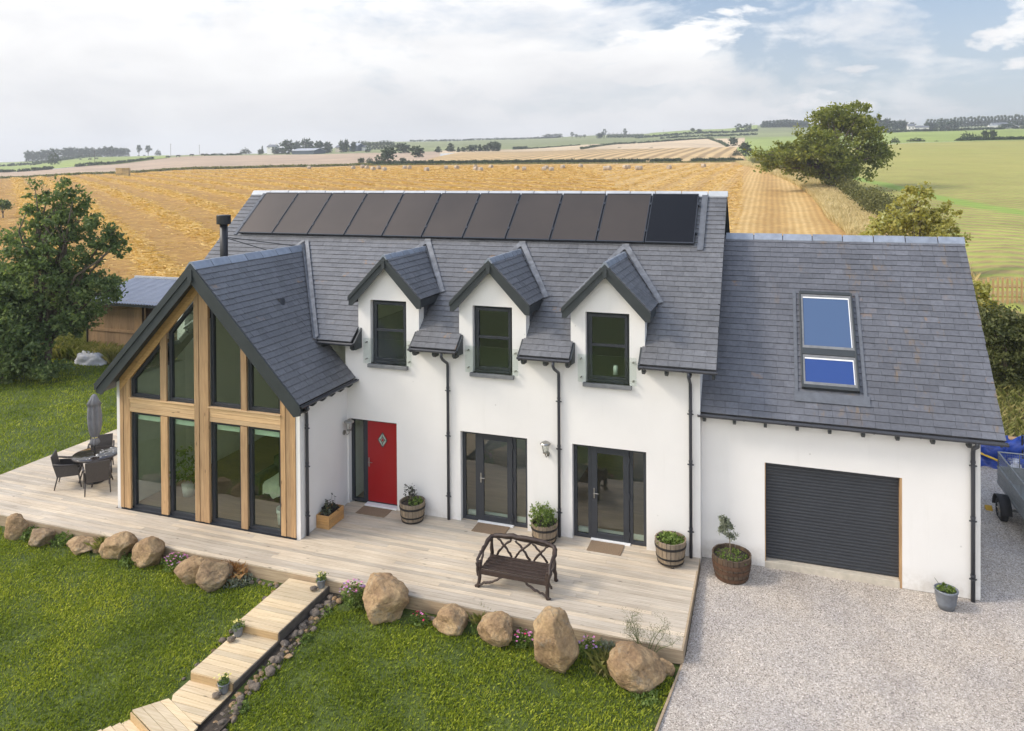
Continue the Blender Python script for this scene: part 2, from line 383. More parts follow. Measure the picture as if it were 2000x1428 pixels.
# stones
def stone(name, a, b, c):
    t = NT(name); v = t.coord(); n = t.noise(v, 2.2, 8, .65); col = t.ramp(n, [(.28, a), (.5, b), (.72, c)])
    vv = t.noise(v, 18, 6, .75); col = t.mix(1, col, t.ramp(vv, [(.3, .72), (.7, 1.2)]), 'MULTIPLY')
    lich = t.noise(v, 3.2, 6, .8); col = t.mix(t.ramp(lich, [(.54, 0), (.66, .7)]), col, (.30, .28, .23))
    ck = t.vor(t.coord((1, 1, 1.6)), 2.6, 'Distance', 'DISTANCE_TO_EDGE'); ck = t.math('ADD', ck, t.math('MULTIPLY', t.math('SUBTRACT', vv, .5), .10)); ckr = t.ramp(ck, [(.0, .6), (.03, 1)])
    col = t.mix(.35, col, t.mix(1, col, ckr, 'MULTIPLY')); oi = t.node('ShaderNodeObjectInfo').outputs['Random']; col = t.mix(1, col, t.ramp(oi, [(0, (.85, .85, .88)), (.5, (1.05, 1.0, .95)), (1, (1.25, 1.22, 1.2))]), 'MULTIPLY')
    t.set(col, .88); h = t.math('ADD', t.math('ADD', t.noise(v, 5, 10, .75), t.math('MULTIPLY', vv, .5)), t.math('MULTIPLY', ckr, .25)); t.bump(h, 1.0, .07); return t.m
M['stone'] = stone('boulder_sandstone', (.22, .14, .08), (.40, .275, .15), (.58, .44, .26))
M['stone_g'] = stone('cobble_grey', (.13, .11, .09), (.23, .19, .15), (.34, .29, .24))
# fields
def field(name, a, b, c, dirang, scale, dist=1.5, big=.02, rowmix=.6, bumpd=.3, fine=1.2):
    t = NT(name); v = t.coord(rot=(0, 0, dirang))
    w = t.wave(v, scale, dist, 3, .6); f = t.noise(v, fine, 7, .72); f2 = t.noise(t.coord(), fine*.12, 5, .6); bg = t.noise(t.coord(), big, 4)
    col = t.mix(t.ramp(f, [(.3, 0), (.7, 1)]), a, b); col = t.mix(t.math('MULTIPLY', t.ramp(t.math('ADD', w, t.math('MULTIPLY', t.math('SUBTRACT', f, .5), .9)), [(.3, 0), (.75, 1)]), rowmix), col, c)
    col = t.mix(1, col, t.ramp(f2, [(.3, .82), (.7, 1.14)]), 'MULTIPLY'); col = t.mix(1, col, t.ramp(bg, [(.35, .9), (.65, 1.08)]), 'MULTIPLY')
    t.set(col, .95); h = t.math('ADD', t.math('MULTIPLY', w, .6), f); t.bump(h, .7, bumpd); return t
t = NT('golden_stubble')
tc = t.node('ShaderNodeTexCoord'); sx = t.node('ShaderNodeSeparateXYZ'); t.l.new(tc.outputs['Object'], sx.inputs[0])
dx = t.math('ADD', sx.outputs[0], t.math('MULTIPLY', sx.outputs[1], .30))
mk = t.ramp(t.math('ADD', t.math('MULTIPLY', t.math('SUBTRACT', dx, 12.0), .05), t.math('MULTIPLY', t.noise(t.coord(), .02, 3), .6)), [(0, 0), (.7, 1)])
ROWT = 7.1
dpr = t.node('ShaderNodeVectorMath', operation='DOT_PRODUCT'); t.l.new(tc.outputs['Object'], dpr.inputs[0]); dpr.inputs[1].default_value = (.6/ROWT*2*PI, .8/ROWT*2*PI, 0)
wl = t.math('ADD', t.math('MULTIPLY', t.math('SINE', t.math('ADD', dpr.outputs['Value'], t.math('MULTIPLY', t.math('SUBTRACT', t.noise(t.coord(), .12, 4), .5), 2.2))), .5), .5)
vr = t.coord(); wr = t.wave(vr, .42, 2.5, 3, .25); wr2 = t.wave(vr, .05, 5.0, 5, .10)
f = t.noise(t.coord(), 1.1, 8, .78); ff = t.noise(t.coord(rot=(0, 0, R(30))), .35, 6, .7)
la = t.math('ADD', t.math('ADD', t.math('MULTIPLY', t.math('POWER', wl, 3.0), .55), .12), t.math('MULTIPLY', t.math('SUBTRACT', t.math('ADD', t.math('MULTIPLY', f, .6), t.math('MULTIPLY', t.noise(t.coord((1, 2.4, 1), (0, 0, R(-37))), .55, 7, .75), .6)), .6), 3.2))
ra = t.math('ADD', t.math('ADD', t.math('ADD', t.math('MULTIPLY', wr, .22), t.math('MULTIPLY', wr2, .26)), .24), t.math('MULTIPLY', t.math('SUBTRACT', f, .5), .9))
colL = t.ramp(la, [(.0, (.38, .20, .045)), (.35, (.50, .29, .07)), (.65, (.60, .38, .105)), (1.0, (.78, .54, .19))])
colR = t.ramp(ra, [(.1, (.42, .23, .065)), (.5, (.58, .36, .12)), (.9, (.78, .56, .25))])
col = t.mix(mk, colL, colR); col = t.mix(1, col, t.ramp(ff, [(.3, .86), (.7, 1.12)]), 'MULTIPLY')
t.set(col, .95); t.bump(t.math('ADD', t.math('MULTIPLY', wl, .5), f), .85, .5); M['stubble'] = t.m
M['stubble2'] = field('striped_stubble', (.54, .36, .16), (.64, .46, .22), (.30, .19, .08), 0, .045, 1.0, .01, .85, .3, .5).m
M['plough'] = field('harrowed_earth', (.42, .30, .20), (.49, .36, .25), (.38, .275, .18), R(60), .05, 2, .01, .35, .1, .5).m
M['pale'] = field('pale_stubble', (.58, .44, .28), (.66, .51, .33), (.50, .38, .22), R(10), .03, 2, .01, .3, .1, .3).m
M['pasture'] = field('bright_pasture', (.23, .29, .06), (.32, .38, .08), (.27, .33, .07), R(30), .03, 2, .01, .3, .1, .3).m
M['rough'] = field('rough_pasture', (.17, .20, .07), (.30, .33, .11), (.22, .22, .10), R(80), .012, 6, .006, .6, .1, .12).m
t = field('sprouting_field', (.27, .185, .085), (.40, .34, .11), (.30, .36, .06), R(-38), .16, 6, .02, .75, .25, 1.1)
M['sprout'] = t.m
# bright strip in the sprouting field
pa, pb = ground(1715, 128), ground(2060, 74)
ang = math.atan2(pb.y-pa.y, pb.x-pa.x)
nx, ny = -math.sin(ang), math.cos(ang); off = nx*pa.x+ny*pa.y
tc = t.node('ShaderNodeTexCoord'); vm = t.node('ShaderNodeVectorMath', operation='DOT_PRODUCT'); t.l.new(tc.outputs['Object'], vm.inputs[0]); vm.inputs[1].default_value = (nx, ny, 0)
dd = t.math('ABSOLUTE', t.math('ADD', t.math('SUBTRACT', vm.outputs['Value'], off), t.math('MULTIPLY', t.math('SUBTRACT', t.noise(t.coord(), .3, 4), .5), 2.5)))
mask = t.ramp(t.math('MULTIPLY', dd, .3), [(.25, 1), (.6, 0)])
old = t.b.inputs['Base Color'].links[0].from_socket
vfar = t.node('ShaderNodeSeparateXYZ'); t.l.new(tc.outputs['Object'], vfar.inputs[0])
gfar = t.ramp(t.math('MULTIPLY', t.math('SUBTRACT', vfar.outputs[1], 60), .006), [(0, 0), (.8, .45)])
old = t.mix(gfar, old, t.mix(t.ramp(t.noise(t.coord(), .05, 5, .7), [(.3, 0), (.7, 1)]), (.40, .34, .085), (.35, .37, .07)))
t.set(t.mix(t.math('MULTIPLY', mask, .8), old, (.22, .34, .05)))

# ------------------------------------------------------------------ terrain
def sheet(name, X, Y, Z, mat, kind='structure', smooth=True):
    n, m = X.shape
    V = np.stack([X.ravel(), Y.ravel(), Z.ravel()], 1)
    i = np.arange((n-1)*(m-1)); a = (i//(m-1))*m+i % (m-1)
    F = np.stack([a, a+1, a+m+1, a+m], 1)
    e1 = V[F[0, 1]]-V[F[0, 0]]; e2 = V[F[0, 3]]-V[F[0, 0]]
    if np.cross(e1, e2)[2] < 0: F = F[:, ::-1]
    o = npmesh(name, V, F, mat, smooth=smooth); tag(o, kind=kind); return o
def patch(name, mat, u0, u1, dlo, dhi, lift=0, nu=120, nd=70):
    """ground between bearings u0(d)..u1(d), distances dlo(u)..dhi(u)"""
    fu0 = u0 if callable(u0) else (lambda d: u0); fu1 = u1 if callable(u1) else (lambda d: u1)
    s = np.linspace(0, 1, nu)[None, :]; tt = np.linspace(0, 1, nd)[:, None]
    um = fu0(200)+(fu1(200)-fu0(200))*s
    lo = np.interp(um, *zip(*dlo)); hi = np.interp(um, *zip(*dhi))
    D = lo*(hi/lo)**tt
    U = np.vectorize(fu0)(D)*(1-s)+np.vectorize(fu1)(D)*s
    ax, ay = math.sin(YAW), math.cos(YAW)
    S = (U-1000)/FPX*D
    X = CAM[0]+ax*D+ay*S; Y = CAM[1]+ay*D-ax*S
    Z = gh_np(X, Y)+lift
    return sheet(name, X, Y, Z, mat)
HL = [(30, 1960), (49, 1880), (63, 1795), (88, 1695), (120, 1628), (170, 1545), (220, 1500), (300, 1460), (420, 1440), (1200, 1430)]
def hl(d): return float(np.interp(d, *zip(*HL)))
def strip_l(d): return hl(d)-1467*5.3/d
def stub_r(d): return hl(d)-1467*4.6/d

# base ground under everything
xs = np.concatenate([np.linspace(-900, -60, 12), np.linspace(-50, 50, 101), np.linspace(60, 900, 12)])
ys = np.concatenate([np.linspace(-1200, -45, 14), np.linspace(-40, -13, 28), np.linspace(-12, -2, 51), np.linspace(-1, 45, 47), np.linspace(55, 200, 10)])
X, Y = np.meshgrid(xs, ys)
Z = gh_np(X, Y); back = np.clip((-Y-60)/600, 0, 1)
Z = Z-np.where((Y > 35) | (X < -45) | (X > 55), 3.0, 0)+back**1.5*60+np.sin(X*.01+Y*.004)*6*back
keep = Z
sheet('lawn', X, Y, Z-.02, M['lawn'])
patch('stubble_field', M['stubble'], -1200, stub_r, [(-1200, 47), (300, 47), (1200, 40), (3000, 40)], [(-1200, 300), (3000, 300)], 0, 200, 160)
patch('field_margin', M['blade2'], stub_r, hl, [(-1200, 40), (3000, 40)], [(-1200, 320), (3000, 320)], .03, 10, 60)
patch('sprouting_field', M['sprout'], hl, 2600, [(-1200, 33), (3000, 33)], [(-1200, 345), (1760, 345), (2000, 350), (3000, 350)], .02, 100, 90)
patch('ploughed_field', M['plough'], -1200, 860, [(-1200, 300), (3000, 300)], [(-1200, 470), (0, 440), (100, 440), (200, 470), (300, 520), (860, 560)], 0, 120, 30)
patch('striped_stubble_field', M['stubble2'], lambda d: 815+max(0, d-300)*.42, lambda d: hl(d), [(-1200, 300), (3000, 300)], [(-1200, 520), (1000, 500), (1200, 480), (1450, 490), (3000, 490)], .25, 100, 30)
patch('pasture', M['pasture'], -1200, 330, [(-1200, 450), (0, 440), (100, 440), (200, 470), (330, 520)], [(-1200, 1000), (3000, 1000)], .3, 80, 30)
patch('distant_field', M['rough'], -1200, 860, [(-1200, 500), (0, 440), (200, 465), (300, 515), (860, 555)], [(-1200, 1900), (3000, 1900)], 0, 100, 40)
patch('pale_field', M['pale'], 860, lambda d: 1455, [(860, 480), (1450, 480), (3000, 480)], [(-1200, 520), (1000, 580), (1150, 660), (1400, 700), (3000, 700)], .2, 80, 20)
patch('rough_hill', M['rough'], 850, 1480, [(-1200, 500), (1000, 570), (1150, 650), (1400, 690), (3000, 690)], [(-1200, 1900), (3000, 1900)], 0, 80, 40)
patch('hill_pasture', M['pasture'], 1270, 1480, [(-1200, 930), (3000, 930)], [(-1200, 1900), (3000, 1900)], .8, 40, 20)
patch('far_pasture', M['pasture'], 1440, 2600, [(-1200, 343), (3000, 348)], [(-1200, 700), (3000, 700)], .1, 80, 20)
patch('farm_slope', M['rough'], 1440, 2600, [(-1200, 695), (3000, 695)], [(-1200, 1900), (3000, 1900)], 0, 80, 20)

# gravel drive
gx = np.linspace(5.36, 26, 60); gy = np.linspace(-30, 9.5, 90); X, Y = np.meshgrid(gx, gy)
lim = np.where(Y < -3.15, 5.33+(Y+3.15)*.12, 5.36); X = lim+(X-5.36)/(26-5.36)*(26-lim)
Z = -.125+np.clip(Y, -3.2, 0)*.035+np.clip(Y+3.2, -3, 0)*.035
Z = np.where(X > 13.5, Z+0*X, Z)
sheet('gravel_drive', X, Y, Z, M['gravel'])
# loose stones lying on the gravel
GN = 9000
P = np.stack([rng.uniform(5.4, 14, GN), rng.uniform(-8.5, 1, GN)], 1)
zz = -.125+np.clip(P[:, 1], -3.2, 0)*.035+np.clip(P[:, 1]+3.2, -3, 0)*.035
oct_v = np.array([[1,0,0],[0,1,0],[-1,0,0],[0,-1,0],[0,0,1]], float)
S = rng.uniform(.006, .013, (GN, 1, 1)); ang_ = rng.uniform(0, 6.28, GN)
ca, sa = np.cos(ang_), np.sin(ang_)
ov = oct_v[None]*S*np.stack([rng.uniform(.7, 1.3, GN), rng.uniform(.6, 1.1, GN), rng.uniform(.5, .9, GN)], 1)[:, None, :]
ox = ov[..., 0]*ca[:, None]-ov[..., 1]*sa[:, None]; oy = ov[..., 0]*sa[:, None]+ov[..., 1]*ca[:, None]
Vv = np.stack([ox+P[:, :1], oy+P[:, 1:2], ov[..., 2]+zz[:, None]], -1).reshape(-1, 3)
Ff = (np.array([[0,1,4],[1,2,4],[2,3,4],[3,0,4]])[None]+(np.arange(GN)*5)[:, None, None]).reshape(-1, 3)
peb = plain('loose_chips', (.50, .46, .44), .9, .1, 5, isl=.6)
tag(npmesh('gravel', Vv, Ff, peb), 'pale loose gravel chips covering the drive', 'gravel', kind='stuff')
mb = MB(); mb.prism([(5.31, -3.17, -.26), (5.345, -3.17, -.26), (3.65, -17, -.37), (3.615, -17, -.37)], (0, 0, .08)); mb.prism([(3.6, -17, -.5), (3.66, -17, -.5), (5.345, -3.17, -.5), (5.31, -3.17, -.5)], (0, 0, .26))
tag(MB().prism([(5.305, -3.18, -.5), (5.34, -3.18, -.5), (3.66, -17, -.6), (3.62, -17, -.6)], (0, 0, .265)).build('edging_board', M['fascia']), 'thin timber edging board between lawn and gravel drive', 'edging')
# earth bank behind the garage
mb = MB()

# ------------------------------------------------------------------ foliage helpers
def leaves(P, size, aspect=.55, flat=.0, jitter=.35):
    n = len(P)
    a = rng.normal(size=(n, 3)); a[:, 2] *= (1-flat*.8); a /= np.linalg.norm(a, axis=1, keepdims=True)
    b = rng.normal(size=(n, 3)); b -= a*(a*b).sum(1, keepdims=True); b /= np.linalg.norm(b, axis=1, keepdims=True)
    s = size*rng.uniform(1-jitter, 1+jitter, (n, 1))
    A = a*s; B = b*s*aspect
    V = np.stack([P-A, P+B-A*.1, P+A, P-B-A*.1], 1).reshape(-1, 3)
    F = (np.arange(n)*4)[:, None]+np.arange(4)[None]
    return V, F
def blades(P, h, w, lean=.5):
    n = len(P); ang = rng.uniform(0, 2*PI, n); l = rng.uniform(.1, 1, n)*lean
    H = h*rng.uniform(.5, 1.3, n); dx_ = np.cos(ang)*l*H; dy_ = np.sin(ang)*l*H
    px = -np.sin(ang)*w*.5; py = np.cos(ang)*w*.5
    Z0 = np.zeros(n)
    V = np.stack([np.stack([P[:, 0]-px, P[:, 1]-py, P[:, 2]], 1), np.stack([P[:, 0]+px, P[:, 1]+py, P[:, 2]], 1),
                  np.stack([P[:, 0]+dx_*.4+px*.8, P[:, 1]+dy_*.4+py*.8, P[:, 2]+H*.65], 1), np.stack([P[:, 0]+dx_, P[:, 1]+dy_, P[:, 2]+H*.95], 1)], 1).reshape(-1, 3)
    F = (np.arange(n)*4)[:, None]+np.arange(4)[None]
    return V, F
def crown_points(lobes, nclump, per, cr, shell=.55):
    """lobes: (x,y,z,rx,ry,rz); clumps sit mostly near lobe surfaces"""
    out = []; w = np.array([l[3]*l[4]+l[4]*l[5]+l[3]*l[5] for l in lobes]); w = w/w.sum()
    for l, k in zip(lobes, rng.multinomial(nclump, w)):
        d = rng.normal(size=(k, 3)); d /= np.linalg.norm(d, axis=1, keepdims=True)
        r = rng.uniform(shell, 1.06, (k, 1))
        out.append(np.array(l[:3])+d*r*np.array(l[3:6]))
    Cc = np.concatenate(out)
    Rr = cr*rng.uniform(.45, 1.35, len(Cc))
    P = Cc[:, None, :]+rng.normal(size=(len(Cc), per, 3))*(Rr[:, None, None]*np.array([.55, .55, .38]))
    return P.reshape(-1, 3), Cc
def branch_mesh(mb, base, lobes, r0, nb=10, split=.3, toplobes=None, seg=5, wob=.12):
    base = Vector(base); c = Vector((sum(l[0] for l in lobes)/len(lobes), sum(l[1] for l in lobes)/len(lobes), sum(l[2] for l in lobes)/len(lobes)))
    fork = base.lerp(c, split)
    mb.tube([base-Vector((0, 0, .2)), base+(fork-base)*.08, fork], [r0*1.35, r0, r0*.75], 9)
    for i in range(nb):
        l = lobes[i % len(lobes)]
        d = Vector(rng.normal(size=3).tolist()).normalized()
        tip = Vector((l[0]+d.x*l[3]*.8, l[1]+d.y*l[4]*.8, l[2]+d.z*l[5]*.8))
        pts = [fork]; 
        for k in range(1, seg+1):
            q = fork.lerp(tip, k/seg); L = (tip-fork).length*wob
            q += Vector((rng.normal()*L*.3, rng.normal()*L*.3, math.sin(PI*k/seg)*L*.7)); pts.append(q)
        mb.tube(pts, [r0*.5*(1-k/(seg+.6)) for k in range(seg+1)], 6)
        for j in range(2):
            k = int(rng.integers(2, seg)); s_ = pts[k]; d = Vector(rng.normal(size=3).tolist()).normalized()
            e = s_+Vector((d.x*l[3], d.y*l[4], abs(d.z)*l[5]))*.55
            mb.tube([s_, s_.lerp(e, .5)+Vector((0, 0, .05)), e], [r0*.16, r0*.11, r0*.04], 4)
def tree(name, base, lobes, nclump, per, cr, leaf, mat, label, cat='tree', r0=.2, nb=12, group=None, aspect=.55, shell=.55, split=.3, barkm=None):
    b = Vector(base); T = thing(name, b, label, cat, group)
    L = [(b.x+l[0], b.y+l[1], b.z+l[2], *l[3:]) for l in lobes]
    P, _ = crown_points(L, nclump, per, cr, shell)
    V, F = leaves(P, leaf, aspect); npmesh('crown', V, F, mat, T)
    mb = MB(); branch_mesh(mb, b, L, r0, nb, split); mb.build('trunk', barkm or M['bark'], T, True)
    return T
def bush_pts(c, r, n, per, cr): return crown_points([(c[0], c[1], c[2], *r)], n, per, cr, .5)[0]

tag(MB().prism([(-1.53, -3.16, -.63), (-1.15, -3.16, -.63), (-1.22, -4.2, -.68), (-1.18, -5.0, -.75), (-1.26, -8.0, -.95), (-1.50, -8.0, -.95), (-1.53, -5.9, -.75)], (0, 0, .385)).build('soil_strip', M['soil']), kind='structure')
M['leaf_left'] = leafm('leaf_alder', (.065, .105, .045), (.15, .205, .08), (.29, .34, .13), .45, .8)
M['leaf_ash'] = leafm('leaf_ash', (.11, .13, .025), (.21, .235, .045), (.36, .35, .09), .45, .25)
M['leaf_syc'] = leafm('leaf_sycamore', (.20, .20, .05), (.42, .37, .09), (.58, .60, .32), .45, .7)
M['leaf_hedge'] = leafm('leaf_hawthorn', (.06, .065, .018), (.14, .14, .04), (.22, .20, .06), .25, .6)
M['leaf_bush'] = leafm('leaf_bramble', (.05, .065, .02), (.12, .13, .045), (.19, .19, .07), .25, .7)
M['leaf_far'] = leafm('leaf_far', (.035, .055, .022), (.065, .095, .035), (.11, .14, .05), .2, .08)
M['leaf_far2'] = leafm('leaf_far_olive', (.06, .075, .03), (.11, .13, .05), (.18, .19, .08), .2, .08)
M['leaf_plant'] = leafm('leaf_garden', (.06, .10, .02), (.15, .22, .05), (.34, .40, .11), .35, 6)
M['leaf_grey'] = leafm('leaf_silver', (.11, .13, .09), (.20, .22, .16), (.34, .36, .28), .3, 6)
M['leaf_dark'] = leafm('leaf_purple_dark', (.02, .015, .02), (.05, .045, .045), (.10, .11, .06), .2, 6)
M['pink'] = leafm('petal_pink', (.60, .12, .36), (.75, .28, .55), (.85, .60, .78), .3, 9)
M['mauve'] = leafm('petal_mauve', (.35, .16, .45), (.55, .35, .65), (.80, .70, .85), .3, 9)
M['red'] = leafm('petal_red', (.55, .02, .06), (.75, .05, .15), (.85, .25, .45), .3, 9)
M['yellow'] = leafm('petal_yellow', (.70, .55, .10), (.80, .72, .30), (.85, .85, .65), .3, 9)
M['stem'] = plain('plant_stem', (.10, .12, .04), .7, .2)

# lawn grass
def lawn_pts(n, x0, x1, y0, y1, ok):
    P = np.stack([rng.uniform(x0, x1, n), rng.uniform(y0, y1, n)], 1); P = P[ok(P[:, 0], P[:, 1])]
    k = np.sin(P[:, 0]*3.1+np.sin(P[:, 1]*2.3)*2)+np.sin(P[:, 1]*4.7+np.sin(P[:, 0]*3.7)*2)
    P = P[rng.random(len(P)) < .62+.19*k]
    return np.column_stack([P, gh_np(P[:, 0], P[:, 1])-.02])
def front_ok(x, y):
    path = (x > -2.55) & (x < -1.36+.08*np.sin(y*7)) & (y > -6.1); path2 = (y <= -6.1) & (x > -2.62+(y+6.4)*.45) & (x < -1.40+.25*np.clip(-6.6-y, 0, 9))
    bed = y > -3.42-.12*np.sin(x*5)-.05*np.sin(x*11)
    gravel_ = x > 5.28+(y+3.15)*.12
    return ~(path | path2 | bed | gravel_)
Vs = []; Fs = []; off_ = 0
P1 = lawn_pts(330000, -12.5, 5.3, -9.6, -3.2, front_ok)
V1, F1 = blades(P1, .05, .012, 1.2)
P2 = P1[rng.random(len(P1)) < .16]; P2 = P2+np.array([0, 0, .02])
V2, F2 = leaves(P2, .018, .8, .5)
LV = lambda x, y: (x < -12.95) | (y > 14)
P3 = lawn_pts(170000, -34, -12.9, -4, 12, LV); V3, F3 = blades(P3, .075, .02, 1.2)
V = np.concatenate([V1, V2, V3]); F = np.concatenate([F1, F2+len(V1), F3+len(V1)+len(V2)])
tag(npmesh('grass', V, F, M['blade']), 'short green clumpy lawn grass in front of and beside the deck', 'grass', kind='stuff')
# loose straw lying in swaths on the stubble
n = 620000; d_ = 46*(285/46)**(rng.uniform(0, 1, n)**.8); uu = rng.uniform(-60, 1450, n); sx_ = (uu-1000)/FPX*d_
X = CAM[0]+math.sin(YAW)*d_+math.cos(YAW)*sx_; Y = CAM[1]+math.cos(YAW)*d_-math.sin(YAW)*sx_
row = np.sin((X*.6+Y*.8)/7.1*2*PI)*.5+.5; isr = (X+.3*Y) > 16
okm = (rng.random(n) < np.where(isr, .10+.08*np.sin(X*2*PI/5), row**5*.95+.015)) & ((uu < 1210) | (d_ > 70)) & (uu < np.interp(d_, *zip(*HL))-1467*5.2/d_)
X, Y, d_ = X[okm], Y[okm], d_[okm]; n = len(X); ang_ = rng.uniform(0, 2*PI, n); L_ = rng.uniform(.12, .34, n)*(.55+d_/170); W_ = L_*.13
Z0_ = gh_np(X, Y)+rng.uniform(.0, .22, n)*np.where(isr[okm], .3, row[okm]); tz = rng.uniform(-.1, .35, n)*L_
ca, sa = np.cos(ang_), np.sin(ang_)
V = np.stack([np.stack([X-ca*L_-sa*W_, Y-sa*L_+ca*W_, Z0_], 1), np.stack([X-ca*L_+sa*W_, Y-sa*L_-ca*W_, Z0_+W_], 1), np.stack([X+ca*L_+sa*W_, Y+sa*L_-ca*W_, Z0_+tz+W_], 1), np.stack([X+ca*L_-sa*W_, Y+sa*L_+ca*W_, Z0_+tz], 1)], 1).reshape(-1, 3)
F = (np.arange(n)*4)[:, None]+np.arange(4)[None]
M['straw'] = leafm('loose_straw', (.56, .35, .09), (.70, .47, .15), (.84, .64, .27), .25, .3)
tag(npmesh('straw', V, F, M['straw']), 'loose golden straw lying in swaths across the stubble field', 'straw', kind='stuff')
# dry grass along the hedge
u_ = rng.uniform(0, 1, 60000); d_ = 42*(300/42)**rng.uniform(0, 1, 60000)
uu = np.interp(d_, *zip(*HL))-1467*(4.9*u_**.8)/d_
sx_ = (uu-1000)/FPX*d_; X = CAM[0]+math.sin(YAW)*d_+math.cos(YAW)*sx_; Y = CAM[1]+math.cos(YAW)*d_-math.sin(YAW)*sx_
P = np.column_stack([X, Y, gh_np(X, Y)]); V, F = blades(P, .75, .09, .5)
tag(npmesh('dry_grass', V, F, M['blade2']), 'tall pale dry grass growing along the field edge hedge', 'grass', kind='stuff')

exec_after = []
# ================================================================== THE HOUSE
H = thing('house', (-1.0, 3.0, 0), 'white rendered house with slate roofs, glazed timber gable, three dormers and a garage', 'house')
EO, EZ, RY, RZ = -.353, 4.028, 3.728, 7.502
MS = (RZ-EZ)/(RY-EO)
GEO, GEZ, GRY, GRZ = .058, 3.03, 3.331, 6.485
GS = (GRZ-GEZ)/(GRY-GEO)
AX, AZ, AE, AS = -5.62, 6.034, 2.83, 1.041
AZE = AZ-AE*AS
AY0, AYF = -1.935, -2.313
DX = [-1.894, .755, 3.405]
DBZ, DHW, DEZ = 6.08, .954, 5.10
DSL = (DBZ-DEZ)/DHW
def mroof(y): return EZ+MS*(y-EO)
def mroof_y(z): return EO+(z-EZ)/MS

def clip_poly(P, Q):
    """clip convex P by convex CCW Q (2d)"""
    out = P
    for i in range(len(Q)):
        a, b = Q[i], Q[(i+1) % len(Q)]
        inp, out = out, []
        if not inp: return []
        side = lambda p: (b[0]-a[0])*(p[1]-a[1])-(b[1]-a[1])*(p[0]-a[0])
        for k in range(len(inp)):
            c, d = inp[k-1], inp[k]; sc_, sd = side(c), side(d)
            if (sc_ >= 0) != (sd >= 0):
                t_ = sc_/(sc_-sd); out.append((c[0]+(d[0]-c[0])*t_, c[1]+(d[1]-c[1])*t_))
            if sd >= 0: out.append(d)
    return out
def area2(P): return abs(sum(P[i-1][0]*P[i][1]-P[i][0]*P[i-1][1] for i in range(len(P))))/2
def ccw(P):
    a = sum(P[i-1][0]*P[i][1]-P[i][0]*P[i-1][1] for i in range(len(P)))
    return P if a > 0 else P[::-1]
def slates(mb, o, sd, td, polys, gauge=.2, width=.30, lift=0.0):
    """slate courses on the plane o + s*sd + t*td inside convex polys of (s,t)"""
    o, sd, td = Vector(o), Vector(sd).normalized(), Vector(td).normalized(); n = sd.cross(td)
    if n.z < 0: n = -n
    for Q in polys:
        Q = ccw(Q); s0, s1 = min(p[0] for p in Q), max(p[0] for p in Q); t0, t1 = min(p[1] for p in Q), max(p[1] for p in Q)
        r = math.floor(t0/gauge+1e-6)
        while r*gauge < t1-1e-4:
            x = math.floor(s0/width)*width-(width/2 if r % 2 else 0)-width*.0; rr = random.Random(r*7919+13)
            x -= rr.uniform(0, .04)
            while x < s1:
                w = width*(rr.uniform(.94, 1.06) if rr.random() < .93 else 1.5)
                ty = rr.uniform(-.003, .003)
                P = clip_poly([(x+.002, r*gauge+ty), (x+w-.002, r*gauge+ty), (x+w-.002, (r+1)*gauge+.015), (x+.002, (r+1)*gauge+.015)], Q)
                if len(P) > 2 and area2(P) > .0015:
                    h0 = .018+rr.uniform(0, .006); h1 = .006; tw = rr.uniform(-.003, .003); vs = []; m = len(P)
                    for (a, b) in P:
                        k = (b-r*gauge)/gauge; vs.append(o+sd*a+td*b+n*(lift+h0*(1-k)+h1*k+tw*((a-x)/w-.5)))
                    for (a, b) in P: vs.append(o+sd*a+td*b+n*(lift-.01))
                    fs = [tuple(range(m))]
                    for i in range(m): j = (i+1) % m; fs.append((i, i+m, j+m, j))
                    f0 = Vector(vs[1])-Vector(vs[0]); f1 = Vector(vs[2])-Vector(vs[0])
                    if f0.cross(f1).dot(n) < 0: fs = [f[::-1] for f in fs]
                    mb.add(vs, fs)
                x += w
            r += 1
def planeslab(mb, o, sd, td, poly, th):
    o, sd, td = Vector(o), Vector(sd).normalized(), Vector(td).normalized(); n = sd.cross(td)
    if n.z < 0: n = -n
    mb.prism([o+sd*a+td*b-n*.012 for a, b in poly], -n*th)

# --- walls
W = MB()
def grid_wall(mb, xs, zs, solid, y0, y1):
    xs = sorted(set(xs)); zs = sorted(set(zs)); nx_, nz_ = len(xs)-1, len(zs)-1
    S = [[solid((xs[i]+xs[i+1])/2, (zs[j]+zs[j+1])/2) for j in range(nz_)] for i in range(nx_)]
    g = lambda i, j: 0 <= i < nx_ and 0 <= j < nz_ and S[i][j]
    for i in range(nx_):
        for j in range(nz_):
            if not S[i][j]: continue
            a, b, c, d = xs[i], xs[i+1], zs[j], zs[j+1]
            mb.quad((a, y0, c), (b, y0, c), (b, y0, d), (a, y0, d)); mb.quad((a, y1, d), (b, y1, d), (b, y1, c), (a, y1, c))
            if not g(i-1, j): mb.quad((a, y1, c), (a, y0, c), (a, y0, d), (a, y1, d))
            if not g(i+1, j): mb.quad((b, y0, c), (b, y1, c), (b, y1, d), (b, y0, d))
            if not g(i, j-1): mb.quad((a, y1, c), (b, y1, c), (b, y0, c), (a, y0, c))
            if not g(i, j+1): mb.quad((a, y0, d), (b, y0, d), (b, y1, d), (a, y1, d))
OPEN = [(-3.0, -1.69, -1, 2.08), (-.045, 1.575, -1, 2.08), (2.612, 4.232, -1, 2.08)]+[(c-.48, c+.48, 3.47, 5.0) for c in DX]
def solid_main(x, z):
    for a, b, c, d in OPEN:
        if a < x < b and c < z < d: return False
    if z > 4.15: return any(abs(x-c) < .81 for c in DX) and z < 5.12
    return True
xs = [-3.07, 5.35]+[k for o_ in OPEN for k in o_[:2]]+[k for c in DX for k in (c-.81, c+.81)]
